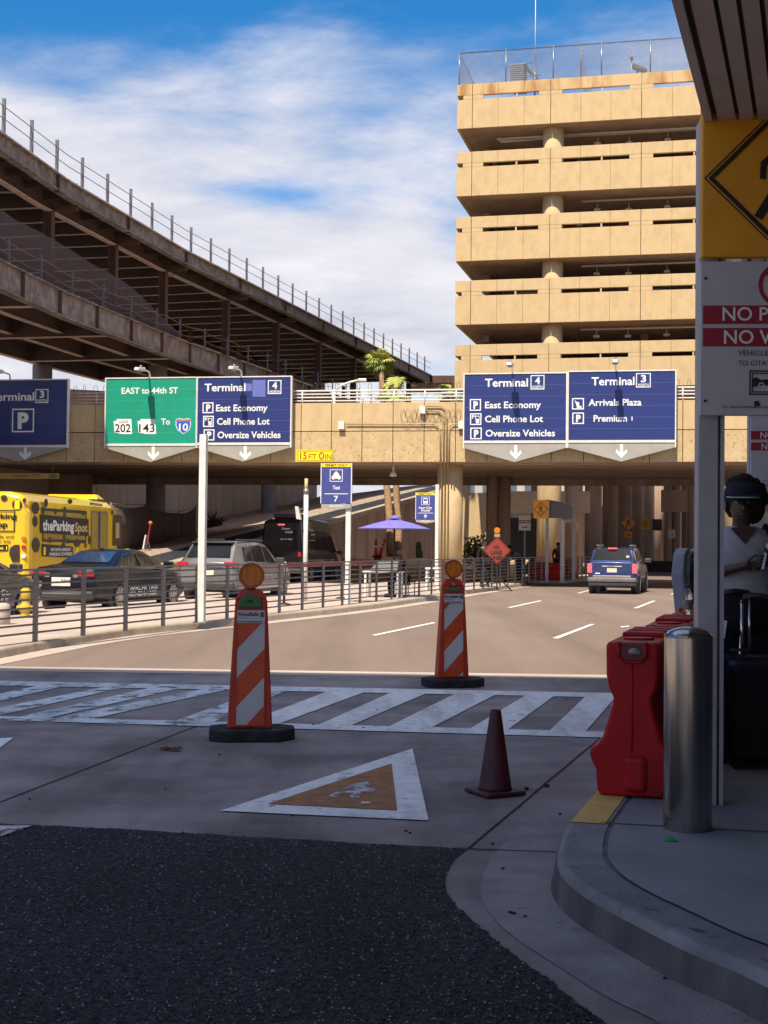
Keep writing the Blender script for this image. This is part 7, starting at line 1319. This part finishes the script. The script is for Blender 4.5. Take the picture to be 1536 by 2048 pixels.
b = B(M); b.tube([(0.17, 0.10, 1.50), (0.16, -0.02, 1.52), (0.19, -0.15, 1.42), (0.215, -0.19, 1.2), (0.25, -0.1, 1.0)], 0.018, 6); b.build('bag_strap', BLACKCLOTH, t)
b = B(M); b.hexa([(0.085, -0.315, 1.235), (0.10, -0.322, 1.235), (0.135, -0.30, 1.40), (0.12, -0.293, 1.40), (0.088, -0.285, 1.235), (0.103, -0.29, 1.235), (0.138, -0.268, 1.40), (0.123, -0.262, 1.40)]); ph = b.build('phone', pm('phone case', (0.5, 0.5, 0.52), (0.4, 0.4, 0.42), rough=0.3), None); 
ph['label'] = 'pale cased phone held by the waiting person in white'; ph['category'] = 'phone'
# suitcases in front of them
def suitcase(label, px_, Y_, w_, h_, m, rz):
    q = D(px_, 1100, Y_); t = T('suitcase', label, 'suitcase', (q.x, q.y, HZ), rz, 'dark suitcases of the waiting person'); M = MW[t]
    b = B(M); b.box(-w_/2, w_/2, -0.14, 0.14, 0.055, h_); b.build('shell', m, t, bevel=0.045, seg=4)
    for x in (-w_*0.25, w_*0.25): b = B(M); b.cyl((x, 0.08, h_-0.02), (x, 0.08, h_+0.40), 0.011, n=10); b.build('handle_tube', CHROME, t)
    b = B(M); b.tube([(-w_*0.25, 0.08, h_+0.39), (-w_*0.22, 0.08, h_+0.425), (0, 0.08, h_+0.435), (w_*0.22, 0.08, h_+0.425), (w_*0.25, 0.08, h_+0.39)], 0.017, 8); b.build('pull_handle', BLACK, t); b = B(M); b.tube([(-0.09, -0.02, h_), (-0.08, -0.02, h_+0.035), (0.08, -0.02, h_+0.035), (0.09, -0.02, h_)], 0.012, 8); b.build('carry_handle', BLACK, t)
    for x in (-w_*0.4, w_*0.4):
        for y in (-0.1, 0.1): b = B(M); b.cyl((x-0.015, y, 0.03), (x+0.015, y, 0.03), 0.03, n=12); b.build('wheel', RUBBER, t)
    for k in (-0.3, 0, 0.3): b = B(M); b.box(w_*k-0.012, w_*k+0.012, -0.147, -0.139, 0.12, h_-0.1); b.build('rib', m, t)
    return t
sc1 = suitcase('navy suitcase with a white tag on its pulled up handle, nearest the grey post', 1481, 9.45, 0.40, 0.72, pm('navy shell', (0.010, 0.012, 0.028), (0.014, 0.016, 0.034), scale=5, rough=0.6, spec=0.2), R(8))
sc2 = suitcase('black suitcase with tall pulled up handle cut off by the right edge', 1519, 9.15, 0.40, 0.70, pm('black shell', (0.008, 0.008, 0.010), (0.012, 0.011, 0.014), scale=5, rough=0.6, spec=0.2), R(-5))
M = MW[sc1]; b = B(M); b.hexa([(-0.2, 0.05, 0.86), (-0.1, 0.03, 0.83), (-0.08, 0.034, 0.95), (-0.17, 0.054, 0.97), (-0.2, 0.054, 0.86), (-0.1, 0.034, 0.83), (-0.08, 0.038, 0.95), (-0.17, 0.058, 0.97)]); b.build('luggage_tag', SWHITE, sc1)
q = G(1441, 1523, HZ); F = Fr((q.x, q.y, 0), R(2)); t = T('kick_rail', 'low grey steel rail along the pavement in front of the suitcases', 'rail', (q.x, q.y, HZ), -F.ang); b = B(); b.fb(F, 0, 1.3, 0, 0.04, HZ+0.005, HZ+0.095); b.build('rail', GPOST, t, bevel=0.006)
b = B(); b.fb(F, 0.0, 1.3, 0.045, 0.055, HZ+0.02, HZ+0.09); b.build('seal', BLACK, t)
# ================================================================ PATIO THINGS ON THE ISLAND
q = D(788, 1150, 39.6); t = T('patio_umbrella', 'lavender patio umbrella open over the seated attendant', 'umbrella', (q.x, q.y, IZ)); LAV = pm('lavender canvas', (0.21, 0.185, 0.55), (0.18, 0.16, 0.49), scale=3, rough=0.85)
zt = D(788, 1037, 39.6).z; zr = D(788, 1057, 39.6).z; b = B(); n = 8; R0 = 1.08; apex = b.v((q.x, q.y, zt)); rim = []; mid = []
for k in range(n): a_ = 2*math.pi*(k+0.3)/n; mid.append(b.v((q.x+R0*0.5*math.cos(a_), q.y+R0*0.5*math.sin(a_), zr+(zt-zr)*0.55))); rim.append(b.v((q.x+R0*math.cos(a_), q.y+R0*math.sin(a_), zr)))
for k in range(n): b.bm.faces.new((apex, mid[k], mid[(k+1) % n])); b.bm.faces.new((mid[k], rim[k], rim[(k+1) % n], mid[(k+1) % n]))
cnp = b.build('canopy', LAV, t); so_ = cnp.modifiers.new('thick', 'SOLIDIFY'); so_.thickness = 0.015
b = B(); b.cyl((q.x, q.y, zt-0.01), (q.x, q.y, zt+0.09), 0.22, 0.03, n=12); b.build('vent_cap', LAV, t); b = B(); b.cyl((q.x, q.y, IZ), (q.x, q.y, zt), 0.025, n=10); b.build('pole', BLACK, t); b = B(); b.lathe([(0.28, 0), (0.27, 0.06), (0.05, 0.1)], (q.x, q.y, IZ), 20); b.build('base', RUBBER, t)
b = B()
for k in range(n): a_ = 2*math.pi*(k+0.3)/n; b.bar((q.x, q.y, zt-0.1), (q.x+R0*0.97*math.cos(a_), q.y+R0*0.97*math.sin(a_), zr-0.01), 0.014)
b.build('rib', BLACK, t)
q = D(762, 1150, 38.9); F = Fr((q.x, q.y, 0), R(14)); t = T('folding_table', 'white legged table with a slanted black cover beside the umbrella pole', 'table', (q.x, q.y, IZ), -F.ang)
b = B(); b.fb(F, -0.55, 0.55, 0, 0.6, IZ+0.72, IZ+0.76); b.build('table_top', PWHITE, t, bevel=0.008)
for x in (-0.5, 0.45):
    for y in (0.03, 0.52): b = B(); b.fb(F, x, x+0.06, y, y+0.06, IZ, IZ+0.72); b.build('leg', PWHITE, t)
b = B(); b.hexa([F.p(-0.35, -0.03, IZ+0.77), F.p(0.5, -0.03, IZ+0.77), F.p(0.5, 0.6, IZ+0.77), F.p(-0.35, 0.6, IZ+0.77), F.p(-0.15, 0.1, IZ+1.03), F.p(0.5, 0.1, IZ+1.06), F.p(0.5, 0.5, IZ+1.06), F.p(-0.15, 0.5, IZ+1.03)]); o = b.build('cover', BLACK, None, bevel=0.02); o['label'] = 'black slanted cover lying on the white legged table'; o['category'] = 'cover'
b = B(); b.fb(F, 0.62, 0.72, 0.1, 0.2, IZ, IZ+0.74); o = b.build('stool_post', PWHITE, t) if False else None; b.bm.free()
q = D(813, 1150, 39.9); F = Fr((q.x, q.y, 0), R(-60)); t = T('chair', 'dark folding chair under the seated attendant', 'chair', (q.x, q.y, IZ), -F.ang)
b = B(); b.fb(F, -0.22, 0.22, -0.2, 0.24, IZ+0.42, IZ+0.45); b.build('seat', BLACK, t, bevel=0.01); b = B(); b.fb(F, -0.22, 0.22, 0.24, 0.27, IZ+0.55, IZ+0.9); b.build('backrest', BLACK, t, bevel=0.01)
for x in (-0.2, 0.18):
    for y in (-0.18, 0.22): b = B(); b.fb(F, x, x+0.025, y, y+0.025, IZ, IZ+(0.9 if y > 0 else 0.42)); b.build('leg', GREYM, t)
q = G(864, 1182, IZ); F = Fr((q.x, q.y, 0), R(14)); t = T('stool', 'small white step stool standing alone behind the railing', 'stool', (q.x, q.y, IZ), -F.ang)
for x in (-0.22, 0.16):
    for y in (0, 0.3): b = B(); b.fb(F, x, x+0.06, y, y+0.05, IZ, IZ+0.72); b.build('leg', PWHITE, t)
for z in (0.4, 0.72): b = B(); b.fb(F, -0.24, 0.24, -0.02, 0.36, IZ+z, IZ+z+0.05); b.build('step', PWHITE, t, bevel=0.01)
# belt stanchions
REDB = pm('red queue belt', (0.50, 0.02, 0.05), (0.44, 0.02, 0.045), scale=6, rough=0.6)
pts = [G(568, 1209, IZ), G(683, 1197, IZ), D(800, 1190, 40.5)]; pts[2].z = IZ
t0_ = None
for i, (p, lb_) in enumerate(zip(pts, ('black belt stanchion left of the camera pole, its red belt running right', 'black belt stanchion beside the taxi bay sign post, joining two red belts', 'black belt stanchion at the end of the red belts near the umbrella'))):
    t = T('belt_stanchion', lb_, 'stanchion', tuple(p), 0, 'red belt stanchions'); b = B(); b.lathe([(0.17, 0), (0.165, 0.02), (0.04, 0.05)], p, 20); b.build('base', RUBBER, t); b = B(); b.cyl(p+V((0, 0, 0.04)), p+V((0, 0, 1.02)), 0.032, n=14); b.build('post', BLACK, t)
    if i < 2: d = pts[i+1]; b = B(); b.bar(p+V((0.03, 0, 0.95)), V((d.x, d.y, p.z))+V((-0.03, 0, 0.95)), 0.006, 0.075); b.build('belt', REDB, t)
# small things at the left
q = G(50, 1248, 0.012); t = T('yellow_post', 'short lumpy yellow post behind the left end of the railing', 'post', tuple(q)); YP = pm('chalky yellow paint', (0.62, 0.44, 0.06), (0.5, 0.34, 0.05), scale=8, rough=0.7, speck=(0.3, 0.2, 0.08), sscale=20, sth=0.64)
b = B(); b.lathe([(0.13, 0), (0.13, 0.05), (0.085, 0.08), (0.085, 0.24), (0.12, 0.27), (0.12, 0.36), (0.07, 0.40), (0.07, 0.48), (0.095, 0.50), (0.095, 0.66), (0.05, 0.70)], q, 16); b.build('shaft', YP, t); b = B(); b.cyl(q+V((-0.16, 0, 0.31)), q+V((0.16, 0, 0.31)), 0.05, n=10); b.build('outlet', YP, t)
q = G(3, 1262, 0.012); t = T('concrete_post', 'squat pale concrete post at the left edge behind the railing', 'post', tuple(q)); b = B(); b.lathe([(0.15, 0), (0.15, 0.42), (0.13, 0.48), (0.06, 0.5)], q, 20); b.build('shaft', PLAZA, t); b = B(); b.lathe([(0.152, 0.34), (0.156, 0.35), (0.156, 0.38), (0.152, 0.39)], q, 20); b.build('band', GREYM, t)
# construction screen and barricade at the foot of the slope
SCR = pm('brown screen fabric', (0.19, 0.14, 0.115), (0.13, 0.095, 0.08), scale=2.5, rough=0.9, bump=0.8, bscale=3)
t = T('screen_fence', 'sagging dark fabric construction fence behind the yellow bus', 'fence', tuple(rp(-2, 7.5)))
sp = [D(222, 1010, 55), D(290, 1012, 62), D(357, 1026, 68), D(392, 1013, 70)]
for i, (a, c) in enumerate(zip(sp, sp[1:])):
    b = B(); n = 12; rows = []
    for k in range(n+1):
        f = k/n; p = a.lerp(c, f); p.z -= 0.10*math.sin(math.pi*f)*(1 if i < 2 else 1.4); zb = 0.4 + rz_(0)*0.6; off = V((0, 0.22*math.sin(f*9+i), 0)); rows.append((b.v(V((p.x, p.y, max(0.3, p.z-1.9)))+off), b.v(p)))
    for p, q in zip(rows, rows[1:]): b.bm.faces.new((p[0], q[0], q[1], p[1])).smooth = True
    o = b.build('screen', SCR, t); s2 = o.modifiers.new('thick', 'SOLIDIFY'); s2.thickness = 0.02
for p in sp: b = B(); b.cyl((p.x, p.y, max(0, p.z-2.6)), (p.x, p.y, p.z+0.1), 0.03, n=8); b.build('post', GALV, t)
b = B()
for a, c in zip(sp, sp[1:]): b.cyl(a+V((0, 0, 0.05)), c+V((0, 0, 0.05)), 0.022, n=6)
b.build('top_rail', GALV, t)
q = D(297, 1085, 57); t = T('barricade', 'leaning red and white barricade panel in front of the fabric fence', 'barricade', (q.x, q.y, q.z-0.9)); b = B(); b.bar(D(287, 1098, 57), D(292, 1070, 57), 0.28, 0.05); b.build('white_panel', SWHITE, t); b = B(); b.bar(D(295, 1086, 57), D(301, 1048, 57), 0.13, 0.05); b.build('red_panel', SRED, t); p = D(301, 1046, 57); b = B(); b.ball(p, 0.09); b.build('lamp', AMB, t); b = B(); b.bar((q.x-0.1, q.y, q.z-0.9), D(294, 1072, 57.1), 0.05); b.bar((q.x+0.15, q.y+0.3, q.z-0.9), D(294, 1072, 57.1), 0.05); b.build('stand', GREYM, t)
# orange tube posts in the sand
for (px_, lean, lb_) in ((752, 0.0, 'orange tube post standing upright in the sand left of the palm trunks'), (757, 0.28, 'orange tube post leaning right in the sand beside the upright one')):
    q = D(px_, 1114, 64); zt = D(px_, 1079, 64).z; t = T('tube_post', lb_, 'traffic post', tuple(q), 0, 'orange tube posts in the sand'); e = V((q.x+lean, q.y, zt)); b = B(); b.cyl(q-V((0, 0, 0.15)), e, 0.10, 0.055, n=14); b.build('tube', ORG, t)
    for f in (0.55, 0.75): a = q.lerp(e, f); c = q.lerp(e, f+0.1); b = B(); b.cyl(a, c, 0.098-0.045*f, 0.098-0.045*(f+0.1), n=14); b.build('white_band', SWHITE, t)
    b = B(); b.lathe([(0.2, -0.02), (0.2, 0.04), (0.1, 0.07)], q, 16); b.build('base', RUBBER, t)
# ================================================================ PLANTS
LEAFP = [pm('sunlit palm leaf', (0.50, 0.50, 0.12), (0.36, 0.39, 0.08), scale=3, rough=0.55), pm('dark palm leaf', (0.30, 0.36, 0.08), (0.18, 0.25, 0.05), scale=3, rough=0.6)]
DRY = pm('dry palm thatch', (0.26, 0.17, 0.08), (0.18, 0.11, 0.05), scale=5, rough=0.9)
BARK = pm('palm bark', (0.34, 0.22, 0.125), (0.22, 0.14, 0.08), scale=3, st=(1, 1, 3), rough=0.95, bump=0.6, bscale=14)
rp_ = random.Random(11)
def fan(b, c, d, L, r, n=15):             # petiole then a fan of pleated leaf blades
    d = d.normalized(); tip = c + d*L + V((0, 0, -0.12*L)); b.tube([c, c+d*L*0.5+V((0, 0, 0.03)), tip], 0.018, 4)
    s_ = d.cross(V((0, 0, 1))).normalized(); u_ = s_.cross(d).normalized()
    for k in range(n):
        a_ = R(-105+210*k/(n-1)); e = (d*math.cos(a_) + s_*math.sin(a_)).normalized(); rr = r*(0.75+0.3*math.cos(a_*0.7))*rp_.uniform(0.85, 1.1); w_ = 0.05*r/0.6
        m_ = tip+e*rr*0.55+u_*0.04; q = tip+e*rr+V((0, 0, -0.30*rr)); sd = e.cross(u_).normalized()*w_
        b.face([tip, m_-sd, m_+sd]); b.face([m_-sd, q, m_+sd])
def palm(label, base, top, rt, crown_r, nf, two=None, loc=None):
    t = T('palm_tree', label, 'palm tree', tuple(loc or base)); 
    b = B(); n = 10; pts = [V(base).lerp(V(top), i/n)+V((0.05*math.sin(i*0.9), 0, 0)) for i in range(n+1)]; b.tube(pts, [rt*(1.25-0.45*i/n) for i in range(n+1)], 14); b.build('trunk', BARK, t)
    for mi in (0, 1):
        b = B()
        for k in range(nf):
            az = rp_.uniform(0, 2*math.pi); el = rp_.uniform(-0.5, 1.35) if mi == 0 else rp_.uniform(-0.9, 0.5); d = V((math.cos(az)*math.cos(el), math.sin(az)*math.cos(el), math.sin(el))); fan(b, V(top), d, crown_r*rp_.uniform(0.35, 0.55), crown_r*rp_.uniform(0.5, 0.7))
        b.build('crown', LEAFP[mi], t)
    b = B()
    for k in range(nf//2): az = rp_.uniform(0, 2*math.pi); d = V((math.cos(az)*0.4, math.sin(az)*0.4, -0.9)); fan(b, V(top)-V((0, 0, 0.1)), d, crown_r*0.3, crown_r*0.4, 7)
    b.build('dead_fronds', DRY, t); return t
# the palms stand beyond the bridge; two trunks rise from one spot in the sand
pb = D(783, 1108, 72); pt = D(760, 724, 78)
palm('taller fan palm with a full crown above the bridge, in front of the steel walkway', tuple(D(781, 1110, 72)), tuple(pt), 0.17, 0.98, 19)
palm('shorter fan palm showing its spiky crown just over the bridge railing', tuple(D(796, 1110, 72.6)), tuple(D(789, 783, 77)), 0.17, 1.15, 12)
palm('low fan palm crown peeping over the railing beside the blue sign pair', tuple(D(905, 1100, 79)), tuple(D(903, 788, 79)), 0.17, 1.05, 11)
CAC = pm('grey green cactus', (0.12, 0.14, 0.06), (0.08, 0.10, 0.045), scale=8, st=(4, 4, 0.4), rough=0.8, bump=0.5, bscale=30)
def fluted(b, c, h, r, n=28):
    rings = []
    for z, k in ((0, 0.85), (0.1, 1), (0.7, 1), (0.88, 0.85), (0.97, 0.5), (1, 0.12)): rings.append([b.v(c+V((r*k*(1+0.13*math.cos(14*math.pi*i/n*2))*math.cos(2*math.pi*i/n), r*k*(1+0.13*math.cos(14*math.pi*i/n*2))*math.sin(2*math.pi*i/n), z*h))) for i in range(n)])
    for a, q in zip(rings, rings[1:]):
        for k in range(n): b.bm.faces.new((a[k], a[(k+1) % n], q[(k+1) % n], q[k]))
    b.bm.faces.new(rings[-1]); return b
q = D(837, 1112, 66); t = T('cactus', 'single green column cactus in the sand right of the umbrella', 'cactus', tuple(q-V((0, 0, 0.1)))); b = B(); fluted(b, q-V((0, 0, 0.1)), D(837, 1083, 66).z-q.z+0.1, 0.12); b.build('stem', CAC, t); b = B(); fluted(b, q+V((0.1, 0.04, -0.1)), 0.38, 0.09); b.build('pup', CAC, t)
LEAFB = pm('bush leaf', (0.14, 0.17, 0.045), (0.09, 0.115, 0.03), scale=5, rough=0.6)
def bush(label, c, r, h, n, m, sticks=6, lf=0.09):
    t = T('bush', label, 'bush', tuple(c)); b = B()
    for k in range(sticks): az = rp_.uniform(0, 6.28); e = c+V((r*0.7*math.cos(az)*rp_.random(), r*0.7*math.sin(az)*rp_.random(), h*rp_.uniform(0.6, 1))); b.tube([c, c.lerp(e, 0.5)+V((0.05, 0, 0.05)), e], [0.025, 0.018, 0.008], 5)
    b.build('stem', BARK, t); b = B()
    for k in range(n):
        a_ = rp_.uniform(0, 6.28); u = rp_.uniform(-1, 1); rr = rp_.random()**0.4; p = c+V((r*rr*math.cos(a_)*math.sqrt(1-u*u), r*rr*math.sin(a_)*math.sqrt(1-u*u), h*0.55+h*0.48*rr*u)); d = V((rp_.uniform(-1, 1), rp_.uniform(-1, 1), rp_.uniform(-0.4, 1))).normalized(); s_ = d.cross(V((rp_.uniform(-1, 1), 0.3, 0.5))).normalized()*lf*0.4; b.face([p, p+d*lf*0.5-s_, p+d*lf, p+d*lf*0.5+s_])
    b.build('foliage', m, t); return t
q = D(957, 1112, 68); bush('green leafy bush against the sunlit wall behind the person in black', V((q.x, q.y, 0.4)), 0.85, 1.75, 900, LEAFB, lf=0.17)
q = D(425, 1058, 76); t = T('dry_shrub', 'dead dark twiggy shrub on the dirt slope', 'shrub', tuple(q)); b = B()
for k in range(46): az = rp_.uniform(0, 6.28); e = q+V((math.cos(az)*rp_.uniform(0.2, 1.0), math.sin(az)*0.5, rp_.uniform(0.2, 1.1))); b.tube([q-V((0, 0, 0.1)), q.lerp(e, 0.5)+V((0, 0, 0.12)), e], [0.03, 0.02, 0.008], 4)
b.build('twigs', pm('dead twig', (0.05, 0.035, 0.028), rough=0.9), t); b = B()
for k in range(120): p = q+V((rp_.uniform(-0.5, 0.5), rp_.uniform(-0.3, 0.3), rp_.uniform(0, 0.5))); b.face([p, p+V((0.12, 0, 0.05)), p+V((0.05, 0.03, 0.14))])
b.build('dry_leaves', pm('dead leaf', (0.06, 0.04, 0.03), rough=0.9), t)
# ================================================================ BEYOND THE BRIDGE
q = D(668, 800, 66); t = T('street_lamp', 'pale curved street lamp on the bridge deck beyond the railing', 'street lamp', (q.x, q.y, 5.9)); p2 = D(733, 760, 66); p1 = D(700, 764, 66)
b = B(); b.cyl((q.x, q.y, 5.9), (q.x, q.y, D(668, 778, 66).z), 0.07, n=12); b.build('pole', PWHITE, t); b = B(); b.tube([(q.x, q.y, D(668, 782, 66).z), D(682, 771, 66), p1, D(718, 760, 66)], 0.05, 8); b.build('arm', PWHITE, t); b = B(); b.bar(D(716, 760, 66), p2, 0.28, 0.14); b.build('lamp_head', PWHITE, t, bevel=0.04)
FARB = pm('far pale facade', (0.50, 0.46, 0.42), (0.42, 0.39, 0.36), scale=0.4, rough=0.8); FGL = pm('far glazing', (0.12, 0.17, 0.24), rough=0.1, spec=0.8)
t = T('far_building', 'pale building with blue glazing glimpsed under the bridge', 'building', tuple(D(1000, 1090, 150).xy.to_3d())); q = D(900, 1090, 150); b = B(); b.box(q.x, q.x+20, 150, 160, 0, 11); b.build('wall', FARB, t)
for k in range(8): b = B(); b.box(q.x+1.2+2.3*k, q.x+2.6+2.3*k, 149.9, 150, 6.6, 9.5); b.build('window', FGL, t)
b = B(); b.box(q.x, q.x+20, 149.8, 149.99, 0, 6.2); b.build('dark_base', DARKW, t)
t = T('grey_building', 'grey building with a sloping roof edge behind the leftmost sign', 'building', (-34, 118, 0)); b = B(); b.hexa([(-60, 112, 0), (-8, 120, 0), (-8, 140, 0), (-60, 132, 0), (-60, 112, 17.6), (-8, 120, 11.2), (-8, 140, 11.2), (-60, 132, 17.6)]); b.build('wall', pm('grey far wall', (0.13, 0.125, 0.13), (0.11, 0.105, 0.11), scale=0.3, rough=0.8), t); b = B(); b.hexa([(-60, 111.6, 17.6), (-8, 119.6, 11.2), (-8, 140, 11.2), (-60, 132, 17.6), (-60, 111.6, 18.0), (-8, 119.6, 11.6), (-8, 140, 11.6), (-60, 132, 18.0)]); b.build('roof_edge', PWHITE, t)
# ================================================================ GROUND LITTER
def pebble(px_, py_, r, m, label, z=0.0):
    p = G(px_, py_, z); b = B(); n = 9; rr = random.Random(int(px_*7+py_)); rings = []
    for zz, k in ((0.0, 0.8), (0.4, 1), (0.9, 0.7), (1.15, 0.2)): rings.append([b.v((p.x+r*k*math.cos(6.283*i/n)*rr.uniform(0.7, 1.2), p.y+r*k*math.sin(6.283*i/n)*rr.uniform(0.7, 1.2), z+0.004+zz*r*0.7)) for i in range(n)])
    for a, c in zip(rings, rings[1:]):
        for i in range(n): b.bm.faces.new((a[i], a[(i+1) % n], c[(i+1) % n], c[i]))
    b.bm.faces.new(rings[-1]); o = b.build('pebble', m, None); o['label'] = label; o['category'] = 'pebble'; o['group'] = 'dark pebbles scattered on the near concrete'; return o
PEB = pm('dark stone', (0.05, 0.04, 0.04), (0.03, 0.025, 0.025), scale=20, rough=0.9)
pl_ = 'small dark pebble lying on the shaded near concrete'
for i, (x, y, r) in enumerate(((1093, 1574, 0.024), (1053, 1580, 0.02), (439, 1511, 0.012), (627, 1451, 0.016), (727, 1457, 0.014), (754, 1421, 0.014), (585, 1633, 0.012), (812, 1664, 0.012), (330, 1580, 0.009), (820, 1668, 0.010), (1005, 1740, 0.012), (1027, 1830, 0.012), (1050, 1836, 0.010), (1020, 1828, 0.012), (60, 1600, 0.010), (1330, 1960, 0.010), (985, 1690, 0.012), (1120, 1630, 0.011))): pebble(x, y, r, PEB, pl_ if i else 'largest dark pebble on the near concrete, right of the traffic cone')
p = G(1342, 1682, HZ); b = B(); b.face([p+V((-0.035, -0.012, 0.004)), p+V((0.0, -0.025, 0.006)), p+V((0.036, -0.008, 0.004)), p+V((0.0, 0.022, 0.02))]); b.face([p+V((0.036, -0.008, 0.004)), p+V((0.01, 0.03, 0.006)), p+V((0.0, 0.022, 0.02))]); o = b.build('green_wrapper', pm('green foil', (0.04, 0.34, 0.09), (0.03, 0.26, 0.07), scale=30, rough=0.35), None); o['label'] = 'small green wrapper on the pavement in front of the steel bollard'; o['category'] = 'litter'; s2 = o.modifiers.new('t', 'SOLIDIFY'); s2.thickness = 0.002
p = G(341, 1502); b = B()
for k in range(7): q = p+V((rnd.uniform(-0.1, 0.1), rnd.uniform(-0.06, 0.06), 0.005)); b.face([q, q+V((0.07, rnd.uniform(-0.03, 0.03), rnd.uniform(0, 0.02))), q+V((0.05, 0.05, rnd.uniform(0.01, 0.035))), q+V((-0.01, 0.04, 0.012))])
o = b.build('dry_leaf_litter', pm('brown dry litter', (0.12, 0.07, 0.045), (0.08, 0.05, 0.035), rough=0.9), None); o['label'] = 'crumpled brown dry litter left of the nearer striped marker'; o['category'] = 'litter'
p = G(731, 1613); b = B(); b.hexa([p+V(v) for v in ((-0.03, -0.01, 0.018), (0.03, -0.012, 0.018), (0.03, 0.012, 0.018), (-0.03, 0.01, 0.018), (-0.025, -0.008, 0.03), (0.025, -0.01, 0.03), (0.025, 0.01, 0.03), (-0.025, 0.008, 0.03))]); o = b.build('paper_scrap', SWHITE, None, bevel=0.004); o['label'] = 'tiny white scrap on the brown painted triangle'; o['category'] = 'litter'
